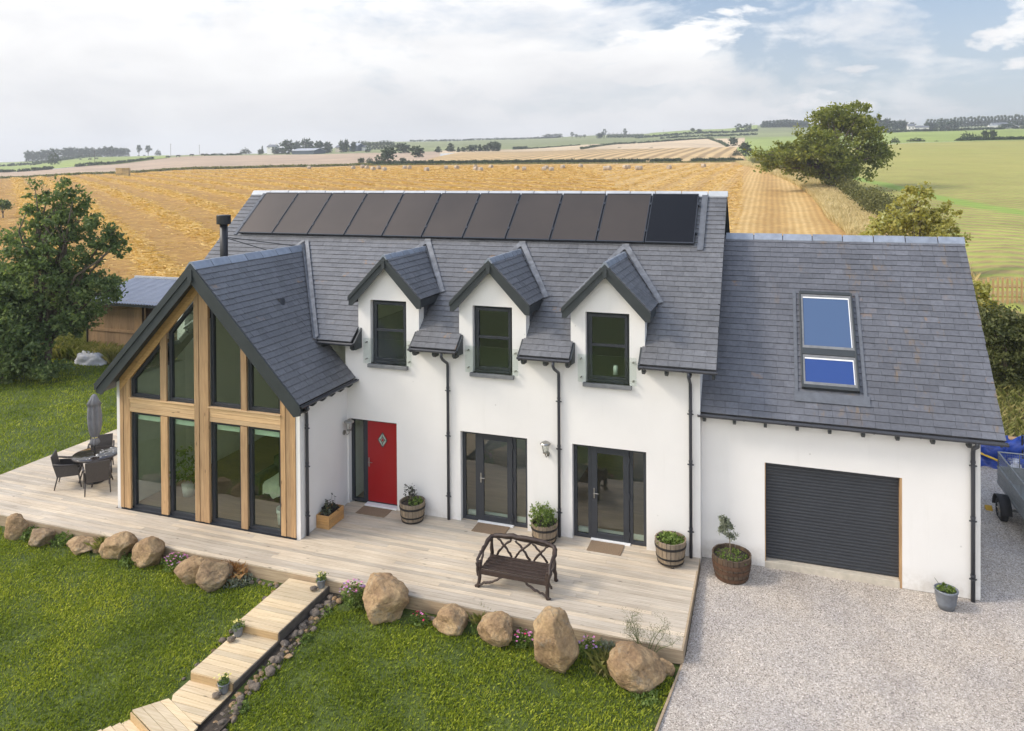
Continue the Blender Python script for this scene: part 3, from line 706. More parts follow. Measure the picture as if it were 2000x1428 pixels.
grid_wall(W, xs, [-.3, 2.08, 3.47, 4.15, 5.0, 5.12], solid_main, 0, .26)
for c in DX:   # gable heads of the dormers
    top = 5.12+.81*DSL*.985
    W.prism([(c-.81, 0, 5.12), (c+.81, 0, 5.12), (c, 0, top)], (0, .26, 0))
# end gables, rear wall
W.prism([(5.35, .26, -.4), (5.35, 7.2, -.4), (5.35, 7.2, 4.1), (5.35, RY, RZ-.16), (5.35, .26, mroof(.26)-.16)], (-.25, 0, 0))
W.prism([(-8.2, 0, -.4), (-8.2, 7.2, -.4), (-8.2, 7.2, 4.1), (-8.2, RY, RZ-.16), (-8.2, 0, mroof(0)-.16)], (.25, 0, 0))
W.box(-7.95, 5.1, 6.95, 7.2, 2.4, 4.1); W.box(-7.95, -7.2, 6.95, 7.2, -.4, 2.4); W.box(-3.6, -2.4, 6.95, 7.2, -.4, 2.4); W.box(1.4, 2.4, 6.95, 7.2, -.4, 2.4); W.box(4.6, 5.1, 6.95, 7.2, -.4, 2.4)  # gaps left in the unseen rear wall to let daylight into the rooms
# annex side walls and thin render returns at its front corners
W.box(-3.27, -3.035, AY0+.02, 0, -.3, 3.12); W.box(-8.21, -7.98, AY0+.02, 0, -.3, 3.12)
W.box(-3.139, -3.033, AY0-.012, AY0+.02, -.3, 3.0); W.box(-8.225, -8.12, AY0-.012, AY0+.02, -.3, 3.05)
W.build('wall', M['white'], H)
# garage walls
G = MB()
grid_wall(G, [5.352, 6.612, 9.15, 10.478], [-.115, 2.04, 3.0], lambda x, z: not (6.612 < x < 9.15 and z < 2.04), .3, .55)
G.prism([(10.478, .55, -.115), (10.478, 6.4, -.115), (10.478, 6.4, 3.0), (10.478, GRY, GRZ-.17), (10.478, .55, GEZ+GS*(.55-GEO)-.17)], (-.25, 0, 0))
G.box(5.4, 10.2, 6.15, 6.4, -.1, 3.0)
G.build('garage_wall', M['white'], H)
MB().box(5.36, 6.61, .32, .5, -.6, -.115).build('plinth', M['plinth'], H); MB().box(9.152, 10.46, .32, .5, -.6, -.115).box(10.3, 10.46, .5, 6.3, -.6, -.115).build('plinth', M['plinth'], H)
MB().box(6.614, 9.11, .30, .5, -.3, .005).build('garage_threshold', M['concrete'], H, bevel=.008)
MB().box(9.112, 9.149, .302, .46, -.2, 2.038).build('door_jamb', M['clad'], H); MB().box(6.613, 6.63, .31, .44, .006, 2.038).build('door_jamb', M['clad'], H)
# roller door: ribbed profile
mb = MB(); z = .02; y = .45; n = 0
while z < 2.02:
    h = .066; mb.add([(6.63, y, z), (9.112, y, z), (9.112, y-.004, z+.008), (6.63, y-.004, z+.008), (9.112, y-.009, z+h*.5), (6.63, y-.009, z+h*.5), (9.112, y-.004, z+h-.006), (6.63, y-.004, z+h-.006), (9.112, y+.004, z+h), (6.63, y+.004, z+h)],
                     [(0, 1, 2, 3), (3, 2, 4, 5), (5, 4, 6, 7), (7, 6, 8, 9)]); z += h
mb.box(6.63, 9.112, .462, .48, .02, 2.05); gd = mb.build('garage_door', M['anth'], H)

# --- main roof
S_ = MB(); U_ = MB()
up = Vector((0, RY-EO, RZ-EZ)).normalized(); L = (Vector((0, RY-EO, RZ-EZ))).length
T_ = lambda z: (z-EZ)/(RZ-EZ)*L
XL, XR = -8.61, 5.70
tA = T_(6.03); tD = T_(5.12)
vx = lambda z: AX+(AZ-z)/AS      # valley line right of the annex
polys = [[(XL, tA), (XR, tA), (XR, L-.06), (XL, L-.06)]]
polys += [[(AX, tA), (vx(5.12), tD), (XR, tD), (XR, tA)]]
polys += [[(XL, T_(4.4)), (AX-(AZ-4.4)/AS, T_(4.4)), (AX, tA), (XL, tA)]]
edges = [vx(4.03)]
segs = []
x = None
segs.append((vx(5.12), vx(4.03), DX[0]-.81)); segs.append((DX[0]+.81, DX[0]+.81, DX[1]-.81)); segs.append((DX[1]+.81, DX[1]+.81, DX[2]-.81)); segs.append((DX[2]+.81, DX[2]+.81, XR))
t0_ = T_(mroof(0))
for a, b, c in segs:
    if a != b: polys.append([(b, 0), (c, 0), (c, tD), (a, tD)])
    else:
        polys.append([(b, t0_), (c, t0_), (c, tD), (b, tD)])
        polys.append([(b-.05, 0), (c+(.05 if c < 5 else 0), 0), (c+(.05 if c < 5 else 0), t0_), (b-.05, t0_)])
slates(S_, (0, EO, EZ), (1, 0, 0), up, polys, .155, .25)
for p in polys: planeslab(U_, (0, EO, EZ), (1, 0, 0), up, p, .10)
# rear slope
U_.prism([(XL, RY, RZ-.03), (XR, RY, RZ-.03), (XR, 7.55, 4.2), (XL, 7.55, 4.2)], (0, -.07, -.08))
roof = S_.build('roof', M['slate'], H)
U_.build('soffit', M['under'], H)
def ridge(name, p0, p1, ln, w, drop, mat, lift=.03, parent=H):
    p0, p1 = Vector(p0), Vector(p1); d = (p1-p0); Ltot = d.length; d.normalize(); side = d.cross(Vector((0, 0, 1))).normalized(); mb = MB()
    k = 0; x = 0
    while x < Ltot-.01:
        e = min(x+ln-.022, Ltot); a, b = p0+d*x, p0+d*e; h = lift+(.006 if k % 2 else 0)
        vs = []
        for q in (a, b):
            vs += [q+side*w-Vector((0, 0, drop-h)), q+side*.03+Vector((0, 0, h+.0)), q-side*.03+Vector((0, 0, h)), q-side*w-Vector((0, 0, drop-h)),
                   q-side*w-Vector((0, 0, drop-h+.02)), q+side*w-Vector((0, 0, drop-h+.02))]
        mb.add(vs, [(0, 6, 7, 1), (1, 7, 8, 2), (2, 8, 9, 3), (3, 9, 10, 4), (5, 11, 6, 0), (0, 1, 2, 3, 4, 5), (11, 10, 9, 8, 7, 6)])
        x += ln; k += 1
    return mb.build(name, mat, parent)
ridge('ridge_tile', (XL, RY, RZ+.0), (XR+.02, RY, RZ+.0), .66, .15, .125, M['ridge_lt'])
# right verge board and shadow gap
MB().prism([(5.62, EO+.02, EZ-.02), (5.62, RY, RZ-.03), (5.62, RY, RZ-.25), (5.62, EO+.12, EZ-.16)], (.05, 0, 0)).prism([(5.62, RY, RZ-.03), (5.62, 7.5, 4.25), (5.62, 7.5, 4.05), (5.62, RY, RZ-.27)], (.05, 0, 0)).build('bargeboard', M['barge'], H)
MB().prism([(-8.58, EO+.02, EZ-.02), (-8.58, RY, RZ-.03), (-8.58, RY, RZ-.25), (-8.58, EO+.12, EZ-.16)], (.05, 0, 0)).build('bargeboard', M['barge'], H)

# --- dormers
GL = M['glass']
def frame_rect(mb, x0, x1, z0, z1, w, y0, y1):
    mb.box(x0, x0+w, y0, y1, z0, z1); mb.box(x1-w, x1, y0, y1, z0, z1); mb.box(x0+w, x1-w, y0, y1, z0, z0+w); mb.box(x0+w, x1-w, y0, y1, z1-w, z1)
for k, c in enumerate(DX):
    yr = mroof_y(DBZ); ye = mroof_y(DEZ); yf = -.20
    D = MB(); DU = MB()
    sl = Vector((1, 0, DSL)).normalized()
    Ld = math.hypot(DHW, DBZ-DEZ)
    for sgn in (1, -1):
        o = (c+sgn*DHW, 0, DEZ); td = Vector((-sgn*DHW, 0, DBZ-DEZ)).normalized()
        poly = [(yf, 0), (ye, 0), (yr, Ld-.03), (yf, Ld-.03)]
        slates(D, o, (0, 1, 0), td, [poly], .15, .20); planeslab(DU, o, (0, 1, 0), td, [(yf+.01, .01), (ye+.12, .01), (yr+.1, Ld-.01), (yf+.01, Ld-.01)], .06)
    dr = D.build('dormer_roof', M['slate'], H)
    DU.build('dormer_soffit', M['under'], H)
    # cheeks hung with slate
    for sgn in (1, -1):
        xw = c+sgn*.80; mb = MB()
        mb.prism([(xw, .262, mroof(.262)), (xw, mroof_y(5.05), 5.05), (xw, .262, 5.05)], (-sgn*.05, 0, 0)); mb.build('dormer_cheek', M['slate_garage'], H)
    # bargeboards: inner wide board, outer thinner one, apex plate
    B = MB()
    for sgn in (1, -1):
        a = Vector((c, yf-.005, DBZ-.02)); b = Vector((c+sgn*(DHW+.0), yf-.005, DEZ-.02))
        B.prism([a, b, b+Vector((0, 0, -.20)), b+Vector((-sgn*.10, 0, -.20)), a+Vector((0, 0, -.27))], (0, .035, 0))
        B.prism([a+Vector((0, -.003, .012)), b+Vector((sgn*.015, -.003, .0)), b+Vector((sgn*.015, -.003, -.09)), a+Vector((0, -.003, -.10))], (0, -.022, 0))
        # eaves board on the side
        B.box(c+sgn*(DHW-.015), c+sgn*(DHW-.04), yf+.03, ye+.06, DEZ-.20, DEZ-.025)
    B.prism([(c-.045, yf-.032, DBZ-.10), (c+.045, yf-.032, DBZ-.10), (c+.045, yf-.032, DBZ-.27), (c, yf-.032, DBZ-.32), (c-.045, yf-.032, DBZ-.27)], (0, -.02, 0))
    B.build('bargeboard', M['barge'], H)
    ridge('ridge_tile', (c, yf-.02, DBZ+.0), (c, yr-.05, DBZ+.0), .30, .09, .092, M['ridge_dk'])
    # lead valleys
    Ld_ = MB()
    for sgn in (1, -1):
        a = Vector((c, yr, DBZ)); b = Vector((c+sgn*(DHW+.02), mroof_y(DEZ)-.02, DEZ-.02)); dn = (b-a).normalized()
        mr = Vector((1*sgn, 0, 0)); nrm = Vector((0, -MS, 1)).normalized()
        w_in = Vector((-sgn*.55, -.0, 0)); 
        e0, e1 = a+nrm*.045+Vector((0, .10, .10*MS)), b+nrm*.045
        wv = (nrm.cross(dn)).normalized()*(.085 if sgn > 0 else -.085)
        if wv.x*sgn < 0: wv = -wv
        Ld_.prism([e0-wv*.15, e1-wv*.15, e1+wv*1.35+dn*.03, e0+wv*1.35], nrm*.008)
        ns = Vector((sgn*DSL, 0, 1)).normalized(); wd = Vector((0, -1, 0))*.07
        Ld_.prism([a+ns*.04+Vector((0, .03, 0)), b+ns*.04+Vector((0, .03, 0)), b+ns*.04+wd, a+ns*.04+wd], ns*.008)
    Ld_.prism([(c-.10, yr+.02, mroof(yr+.02)+.06), (c+.12, yr+.02, mroof(yr+.02)+.06), (c+.08, yr+.17, mroof(yr+.17)+.06), (c-.08, yr+.17, mroof(yr+.17)+.06)], (0, 0, .01))
    Ld_.build('lead_flashing', M['lead'], H)
    # window
    x0, x1, z0, z1 = c-.478, c+.478, 3.472, 4.998
    fm = MB(); frame_rect(fm, x0, x1, z0, z1, .055, .13, .20); w = fm.build('window', M['anth'], H, bevel=.004)
    fs = MB(); tilt = (.02 if k < 2 else 0)
    zm = 4.27
    frame_rect(fs, x0+.057, x1-.057, z0+.06, z1-.057, .062, .105-tilt, .16); fs.box(x0+.115, x1-.115, .108-tilt, .155, zm-.03, zm+.03); fs.box(x0+.05, x1-.05, .06, .17, z0+.0, z0+.058)
    fs.build('sash', M['anth'], w, bevel=.004)
    MB().box(x0+.12, x1-.12, .128, .134, zm+.032, z1-.12).build('pane', GL, w)
    MB().box(x0+.12, x1-.12, .128, .134, z0+.122, zm-.032).build('pane', GL, w)
    MB().box(c-.53, c+.53, -.085, .12, 3.385, 3.470).build('window_sill', M['sill'], H, bevel=.006)
    jb = MB().box(c-.64, c+.64, -.072, -.058, 3.48, 4.085).build('glass_balustrade', M['clear'], H)
    for sx_ in (-.57, .57):
        for sz in (3.58, 3.98): MB().tube([(c+sx_, -.09, sz), (c+sx_, .0, sz)], .018, 10).build('stud', M['chrome'], jb)
    # white roller blind box and dark room behind
    MB().box(x0+.06, x1-.06, .2, .26, 4.90, 4.99).build('blind', M['white_trim'], w)
ob = MB().lathe((3.52, .30, 3.60), [(.001, 0), (.05, 0), (.05, .20), (.001, .20)], 14).build('candle', M['white_trim'], None, True)
tag(ob, 'white pillar candle standing inside the right-hand dormer window', 'candle')

# --- annex (glazed gable)
A = MB(); AU = MB()
La = math.hypot(AE, AZ-AZE)
ta = lambda z: (z-AZE)/(AZ-AZE)*La
for sgn in (1, -1):
    o = (AX+sgn*AE, 0, AZE); td = Vector((-sgn*AE, 0, AZ-AZE)).normalized()
    yb = -.02 if sgn > 0 else 0.0
    P_ = [[(AYF, 0), (EO-.0, 0), (EO-.0, La-.04), (AYF, La-.04)], [(EO, ta(EZ)), (mroof_y(AZ), La-.04), (EO, La-.04)], [(EO, 0), (yb, 0), (yb, ta(EZ)-.06), (EO, ta(EZ)-.06)]]
    if sgn < 0: P_ = [[(AYF, 0), (EO, 0), (EO, .9), (AYF, .9)], [(AYF, .9), (-1.5, .9), (-1.5, 3.1), (AYF, 3.1)], [(AYF, 3.1), (EO, 3.1), (EO, La-.04), (AYF, La-.04)]]+P_[1:]  # hole added in the hidden left slope to light the annex room
    slates(A, o, (0, 1, 0), td, P_, .155, .235)
    for p in P_: planeslab(AU, o, (0, 1, 0), td, p, .10)
ns_ = Vector((-AS, 0, 1)).normalized(); rq = [Vector((AX-AE+k*AE/La, y, AZE+k*(AZ-AZE)/La)) for y, k in ((-1.5, .9), (EO, .9), (EO, 3.1), (-1.5, 3.1))]
MB().prism(rq, ns_*.006).build('added_rooflight', M['glass'], H)  # unseen pane over the hole added for interior light
A.build('annex_roof', M['slate'], H); AU.build('annex_soffit', M['under'], H)
ridge('ridge_tile', (AX, AYF-.02, AZ), (AX, mroof_y(AZ)-.05, AZ), .60, .15, .155, M['ridge_dk'])
Ld_ = MB()
for sgn in (1, -1):
    a = Vector((AX, mroof_y(AZ), AZ)); b = Vector((AX+sgn*(AZ-4.03)/AS, EO, 4.03)); dn = (b-a).normalized(); nrm = Vector((0, -MS, 1)).normalized()
    wv = nrm.cross(dn).normalized()*.10
    if wv.x*sgn < 0: wv = -wv
    ns = Vector((sgn*AS, 0, 1)).normalized()
    Ld_.prism([a+nrm*.05+Vector((0, .10, .09)), b+nrm*.05-dn*.0, b+nrm*.05+wv*1.1, a+nrm*.05+wv*1.1+Vector((0, .08, .07))], nrm*.008)
    q = ns.cross(dn).normalized()*.10
    if q.y > 0: q = -q
    Ld_.prism([a+ns*.05, b+ns*.05+dn*.06, b+ns*.05+q+dn*.06, a+ns*.05+q], ns*.008)
Ld_.build('lead_flashing', M['lead'], H)
B = MB(); y0 = AYF-.01
for sgn in (1, -1):
    a = Vector((AX, y0, AZ-.02)); b = Vector((AX+sgn*(AE+.02), y0, AZE-.03))
    B.prism([a, b, b+Vector((0, 0, -.20)), b+Vector((-sgn*.16, 0, -.24)), a+Vector((0, 0, -.44))], (0, .04, 0))
    B.prism([a+Vector((0, -.003, .015)), b+Vector((sgn*.02, -.003, .01)), b+Vector((sgn*.02, -.003, -.15)), a+Vector((0, -.003, -.20))], (0, -.025, 0))
    # soffit boards between bargeboard and timber gable
    B.prism([(AX, y0+.03, AZ-.30), (AX+sgn*(AE-.06), y0+.03, AZ-.30-AS*(AE-.06)+.0), (AX+sgn*(AE-.06), AY0+.1, AZ-.30-AS*(AE-.06)), (AX, AY0+.1, AZ-.30)], (0, 0, .03))
B.prism([(AX-.06, y0-.03, AZ-.14), (AX+.06, y0-.03, AZ-.14), (AX+.06, y0-.03, AZ-.40), (AX, y0-.03, AZ-.47), (AX-.06, y0-.03, AZ-.40)], (0, -.02, 0))
B.build('bargeboard', M['barge'], H)
# timber cladding on the gable
ri = lambda x: 5.42-AS*abs(x-AX)       # lower edge of the raking boards
ro = lambda x: 5.735-AS*abs(x-AX)
Y0, Y1 = AY0-.03, AY0+.02
C_ = MB()
def vboards(x0, x1, z0, ztop, n, y0=Y0, y1=Y1):
    w = (x1-x0)/n
    for i in range(n):
        a, b = x0+i*w+.004, x0+(i+1)*w-.004; yy = y0+(.010 if i % 2 else 0)
        C_.prism([(a, yy, z0), (b, yy, z0), (b, yy, ztop(b)), (a, yy, ztop(a))], (0, y1-yy, 0))
vboards(-8.12, -7.80, .02, lambda x: ri(x)+.0, 3); vboards(-3.53, -3.14, .02, ri, 3)
vboards(-6.88, -6.67, .02, lambda x: 2.34, 1); vboards(-4.60, -4.42, .02, lambda x: 2.34, 1)
vboards(-6.88, -6.69, 2.70, ri, 1); vboards(-4.58, -4.42, 2.70, ri, 1)
vboards(-5.87, -5.46, .02, lambda x: min(ri(x), 5.5), 3, Y0-.02, Y1)
C_.build('timber_cladding', M['clad'], H)
C_ = MB()
for sgn in (1, -1):
    for k in range(2):
        f = lambda x, k=k: 5.42+.165*k-AS*abs(x-AX); xe = AX+sgn*2.50
        g = f
        C_.prism([(AX, Y0+.004*k, f(AX)+.003), (xe, Y0+.004*k, f(xe)+.003), (xe, Y0+.004*k, f(xe)+.16), (AX, Y0+.004*k, f(AX)+.16)], (0, .05, 0))
C_.build('raking_cladding', M['clad_rake'], H)
C_ = MB()
for x0, x1 in ((-7.80, -5.875), (-5.455, -3.53)):
    for i in range(3): C_.box(x0, x1, Y0+(.006 if i % 2 else 0), Y1, 2.362+i*.106, 2.362+(i+1)*.106-.006)
    C_.box(x0-.02, x1+.02, Y0-.035, Y1, 2.682, 2.705)
C_.build('cladding_beam', M['cladX'], H)
# annex glazing
def inset(P, w):
    n = len(P); out = []
    for i in range(n):
        p0, p1, p2 = [np.array(P[j % n], float) for j in (i-1, i, i+1)]
        d1 = (p1-p0)/np.linalg.norm(p1-p0); d2 = (p2-p1)/np.linalg.norm(p2-p1); n1 = np.array([-d1[1], d1[0]]); n2 = np.array([-d2[1], d2[0]])
        b = n1+n2; out.append(tuple(p1+b*(w/(b@n1))))
    return out
def glazing(P, y, w=.075, d=.09, name='window'):
    P = ccw(P); I = inset(P, w); fm = MB(); n = len(P)
    for i in range(n):
        j = (i+1) % n; fm.prism([(P[i][0], y, P[i][1]), (P[j][0], y, P[j][1]), (I[j][0], y, I[j][1]), (I[i][0], y, I[i][1])], (0, d, 0))
    f = fm.build(name, M['anth'], H)
    J = inset(P, w-.006); MB().prism([(a, y+.045, b) for a, b in J], (0, .006, 0)).build('pane', GL, f)
    return f
yg = AY0+.045
cols = [(-7.80, -6.88), (-6.67, -5.87), (-5.46, -4.60), (-4.42, -3.53)]
for x0, x1 in cols:
    f = glazing([(x0, .015), (x1, .015), (x1, 2.36), (x0, 2.36)], yg)
    bl = MB(); bl.box(x0+.08, x1-.08, yg+.10, yg+.13, 2.13, 2.28); bl.build('blind', M['blind'], f)
    x1u = x1 if x1 != -4.60 else -4.58
    glazing([(x0, 2.706), (x1u, 2.706), (x1u, ri(x1u)), (x0, ri(x0))], yg)
MB().box(-8.12, -3.14, AY0-.01, AY0+.12, -.2, .014).build('base_rail', M['anth'], H)

# --- rooms seen through the glass
R_ = MB(); R_.box(-7.94, -3.3, -1.75, 6.9, -.02, .012); R_.box(-3.0, 5.05, .27, 6.9, -.02, .012)
R_.build('inside_floor', M['in_floor'], H)
MB().box(-3.3, -3.28, -1.8, 0, 0, 3.1).build('inside_wall', M['in_wall'], H)
R_ = MB(); R_.box(-7.94, -3.0, 4.3, 4.4, 0, 6.7); R_.box(-3.07, -3.0, .27, 6.9, .0, 4.2); R_.box(1.9, 2.0, .27, 6.9, 0, 2.5); R_.box(-3, 5.05, .27, 6.9, 2.45, 2.7)
MB().box(-7.97, -7.95, -1.8, 0, 0, 3.1).build('inside_wall', M['in_wall'], H)
R_.build('inside_wall', M['in_wall'], H)
for a_, b_ in ((.0, 1.5), (2.66, 4.18)): MB().box(a_, b_, .34, .40, .013, .11).build('skirting_board', M['white_trim'], H)
MB().tube([(-4.55, -.5, 0), (-4.55, -.5, 5.0)], .09, 12).build('stove_pipe', M['flue'], H, True)
# things inside
mb = MB(); mb.lathe((-3.78, -1.42, .015), [(.01, 0), (.20, 0), (.215, .26), (.222, .36), (.235, .36), (.235, .27), (.20, .28), (.19, .05), (.01, .05)], 22, 1, .9)
tag(mb.build('basket', M['felt'], None, True), 'pale felt basket on the floor behind the right-hand gable window', 'basket')
T = thing('sofa', (-4.55, -.2, .012), 'dark sofa with a cream throw behind the glazed gable', 'sofa')
mb = MB(); mb.box(-5.3, -3.6, -.55, .35, .1, .42); mb.box(-5.3, -3.6, .12, .38, .42, .85); mb.box(-5.36, -5.16, -.6, .35, .1, .62); mb.box(-3.7, -3.5, -.6, .35, .1, .62)
mb.build('frame', M['sofa'], T, bevel=.06)
mb = MB(); nx_ = 12
vs = []; fs = []
for i in range(nx_+1):
    for j, (yy, zz) in enumerate([(-.62, .18), (-.60, .40), (-.52, .46), (-.2, .47), (.08, .50), (.12, .86), (.26, .90)]):
        vs.append((-5.05+.75*i/nx_, yy-.02*math.sin(i*1.7+j), zz+.015*math.sin(i*2.3+j*1.1)+(.05*math.sin(i*.9) if j == 0 else 0)))
for i in range(nx_):
    for j in range(6): a = i*7+j; fs.append((a, a+1, a+8, a+7))
mb.add(vs, fs); mb.build('throw', M['throw'], T, True)
T = thing('houseplant', (-7.05, -.9, .012), 'tall leafy houseplant in a pale pot behind the left gable window', 'plant')
MB().lathe((-7.05, -.9, .012), [(.01, 0), (.13, 0), (.17, .30), (.01, .30)], 18).build('pot', M['felt'], T, True)
P = bush_pts((-7.05, -.9, .75), (.35, .3, .45), 30, 10, .14); V, F = leaves(P, .06, .45); npmesh('leaves', V, F, M['leaf_plant'], T)

# --- front door and french doors
yf_ = .13
fr = MB(); frame_rect(fr, -2.998, -2.60, .02, 2.078, .07, yf_, yf_+.07); frame_rect(fr, -2.598, -1.692, -.0, 2.078, .055, yf_, yf_+.07)
sd = fr.build('door_frame', M['anth'], H)
MB().box(-2.93, -2.67, yf_+.03, yf_+.036, .09, 2.01).build('pane', GL, sd)
dl = MB().box(-2.54, -1.75, yf_-.012, yf_+.045, .075, 2.02).build('front_door', M['door_red'], H, bevel=.006)
dm = MB(); cx_, cz_ = -2.13, 1.60; yq = yf_-.02
dm.prism([(cx_-.115, yq, cz_), (cx_, yq, cz_-.165), (cx_+.115, yq, cz_), (cx_, yq, cz_+.165)], (0, .008, 0)); dmo = dm.build('diamond_pane', plain('leaded_glass', (.38, .45, .38), .15, .4, 40), dl)
dm = MB()
for q in (1.0, .45):
    for i in range(4):
        a = [(cx_-.125*q, cz_), (cx_, cz_-.18*q), (cx_+.125*q, cz_), (cx_, cz_+.18*q)]; p, r_ = a[i], a[(i+1) % 4]
        dm.tube([(p[0], yq-.004, p[1]), (r_[0], yq-.004, r_[1])], .008, 6)
for p in ((cx_-.115, cz_), (cx_+.115, cz_), (cx_, cz_-.165), (cx_, cz_+.165)): dm.tube([(p[0], yq-.004, p[1]), (cx_+(p[0]-cx_)*.45, yq-.004, cz_+(p[1]-cz_)*.45)], .005, 5)
dm.build('diamond_trim', M['barge'], dl)
dm = MB(); dm.prism([(cx_, yq-.006, cz_-.045), (cx_+.035, yq-.006, cz_), (cx_, yq-.006, cz_+.045), (cx_-.035, yq-.006, cz_)], (0, .004, 0)); dm.build('red_glass_piece', M['door_red'], dl)
def handle(name, x, y, z, parent, d=1):
    mb = MB(); mb.box(x-.014, x+.014, y-.012, y, z-.11, z+.11); mb.tube([(x, y-.012, z+.01), (x, y-.05, z+.01)], .009, 8); mb.tube([(x, y-.05, z+.01), (x+d*.11, y-.05, z+.01)], .009, 8)
    return mb.build(name, M['chrome'], parent, bevel=.002)
handle('door_handle', -2.505, yf_-.012, 1.02, dl)
MB().box(-2.56, -1.70, -.03, yf_+.02, .004, .045).build('threshold', M['white_trim'], H, bevel=.005)
for bx in (-.045, 2.612):
    x0 = bx+.003; x1 = bx+1.617
    fr = MB(); frame_rect(fr, x0, x0+.40, .006, 2.078, .075, .115, .19); frame_rect(fr, x1-.38, x1, .006, 2.078, .075, .115, .19); fr.box(x0+.40, x1-.38, .115, .19, 2.03, 2.078)
    f = fr.build('french_door_frame', M['anth'], H, bevel=.004)
    MB().box(x0+.07, x0+.33, .15, .156, .08, 2.005).build('pane', GL, f); MB().box(x1-.31, x1-.07, .15, .156, .08, 2.005).build('pane', GL, f)
    dlf = MB(); a, b = x0+.405, x1-.385; frame_rect(dlf, a, b, .035, 2.028, .125, .095, .165)
    dd_ = dlf.build('french_door', M['anth'], H, bevel=.006)
    MB().box(a+.12, b-.12, .125, .131, .155, 1.91).build('pane', GL, dd_)
    handle('door_handle', a+.06, .095, 1.02, dd_)
    for z in (.22, 1.05, 1.82): MB().box(b-.025, b+.02, .075, .10, z-.06, z+.06).build('hinge', M['anth'], dd_)
    MB().box(a-.01, b+.03, .03, .115, .004, .030).build('threshold', M['white_trim'], H)

# --- gutters, brackets, downpipes
def gutter(p0, p1, name='gutter', r=.055):
    p0, p1 = Vector(p0), Vector(p1); d = (p1-p0).normalized(); s = d.cross(Vector((0, 0, 1))).normalized(); mb = MB(); n = 8; vs = []
    prof = [(math.cos(PI+PI*k/n)*r, math.sin(PI+PI*k/n)*r) for k in range(n+1)]+[(math.cos(-PI*k/n)*(r-.008), math.sin(-PI*k/n)*(r-.008)) for k in range(n+1)]
    prof = [(a, b) for a, b in prof]
    for q in (p0, p1):
        for a, b in prof: vs.append(q+s*a+Vector((0, 0, b)))
    m = len(prof); mb.add(vs, [(i, (i+1) % m, (i+1) % m+m, i+m) for i in range(m)])
    for q, k in ((p0, 1), (p1, -1)):
        half = [q+s*a+Vector((0, 0, b)) for a, b in prof[:n+1]]; mb.prism(half, d*.006*k)
    Lg = (p1-p0).length; k = 0.12
    while k < Lg:
        c = p0+d*k; vs = []
        for q in (c-d*.012, c+d*.012):
            for a in range(n+1): vs.append(q+s*math.cos(PI+PI*a/n)*(r+.006)+Vector((0, 0, math.sin(PI+PI*a/n)*(r+.006))))
        mb.add(vs, [(i, i+1, i+n+2, i+n+1) for i in range(n)]); k += .8
    return mb.build(name, M['gutter'], H, True)
gy_, gz_ = EO-.05, EZ-.03
gut = [(vx(4.03)+.08, DX[0]-.81+.08), (DX[0]+.81-.08, DX[1]-.81+.08), (DX[1]+.81-.08, DX[2]-.81+.08), (DX[2]+.81-.08, XR+.03)]
for a, b in gut: gutter((a, gy_, gz_), (b, gy_, gz_))
gutter((5.30, GEO-.05, GEZ-.03), (10.86, GEO-.05, GEZ-.03), r=.06)
gutter((AX+AE+.05, AYF+.02, AZE-.03), (AX+AE+.05, -.02, AZE-.03)); gutter((AX-AE-.05, AYF-.0, AZE-.03), (AX-AE-.05, -.02, AZE-.03))
# rafter ends
def rafter(x, y0, z, ln=.26, axis='Y'):
    rf = MB(); z -= .05
    if axis == 'Y': rf.prism([(x-.03, y0, z-.05), (x-.03, y0, z-.11), (x-.03, y0+.07, z-.17), (x-.03, y0+ln, z-.17), (x-.03, y0+ln, z-.05)], (.06, 0, 0))
    else: rf.prism([(x, y0-.03, z-.05), (x, y0-.03, z-.11), (x-.07*axis, y0-.03, z-.17), (x-ln*axis, y0-.03, z-.17), (x-ln*axis, y0-.03, z-.05)], (0, .06, 0))
    rf.build('rafter_end', M['barge'], H)
for a, b in gut:
    n = max(2, round((b-a)/.42)); 
    for i in range(n): rafter(a+.09+(b-a-.18)*i/(n-1), EO+.02, EZ)
for i in range(9): rafter(5.42+i*.605, GEO+.02, GEZ)
for i in range(6): rafter(AX+AE-.03, AYF+.3+i*.38, AZE, .25, 1)
for a, b in gut[1:]:   # side cheeks of each eave return
    for x in (a+.005, b-.005):
        if x < 5.5: MB().prism([(x-.02, EO, EZ-.02), (x-.02, -.004, mroof(0)-.02), (x-.02, -.004, EZ-.16), (x-.02, EO+.05, EZ-.14)], (.04, 0, 0)).build('eave_return', M['barge'], H)
x = gut[0][1]-.005; MB().prism([(x-.02, EO, EZ-.02), (x-.02, -.004, mroof(0)-.02), (x-.02, -.004, EZ-.2), (x-.02, EO+.05, EZ-.2)], (.04, 0, 0)).build('eave_return', M['barge'], H)
def downpipe(pts, zs, r=.034, out=(0, -1)):
    mb = MB(); mb.tube(pts, r, 12); w = mb.build('downpipe', M['gutter'], H, True)
    cl = MB(); x, y = pts[-1][0], pts[-1][1]
    for z in zs:
        cl.tube([(x, y, z-.012), (x, y, z+.012)], r+.008, 12); cl.box(x-.065, x+.065, y-.012+(.0), y+.012, z-.01, z+.01)
        cl.tube([(x, y, z+.05), (x, y, z+.09)], r+.006, 12)
    cl.build('pipe_clip', M['gutter'], w)
for x, xo in ((-.33, -.33), (2.33, 2.30), (5.16, 5.16)):
    downpipe([(xo, gy_, gz_-.04), (xo, gy_, gz_-.14), (xo+.01, gy_+.05, gz_-.21), (x, -.07, gz_-.36), (x, -.055, gz_-.44), (x, -.055, .01)], (.55, 1.95, 3.0))
downpipe([(10.36, GEO-.05, GEZ-.06), (10.36, GEO-.05, GEZ-.14), (10.34, .20, GEZ-.24), (10.34, .235, GEZ-.34), (10.34, .235, -.2)], (.3, 1.4, 2.45), .04)
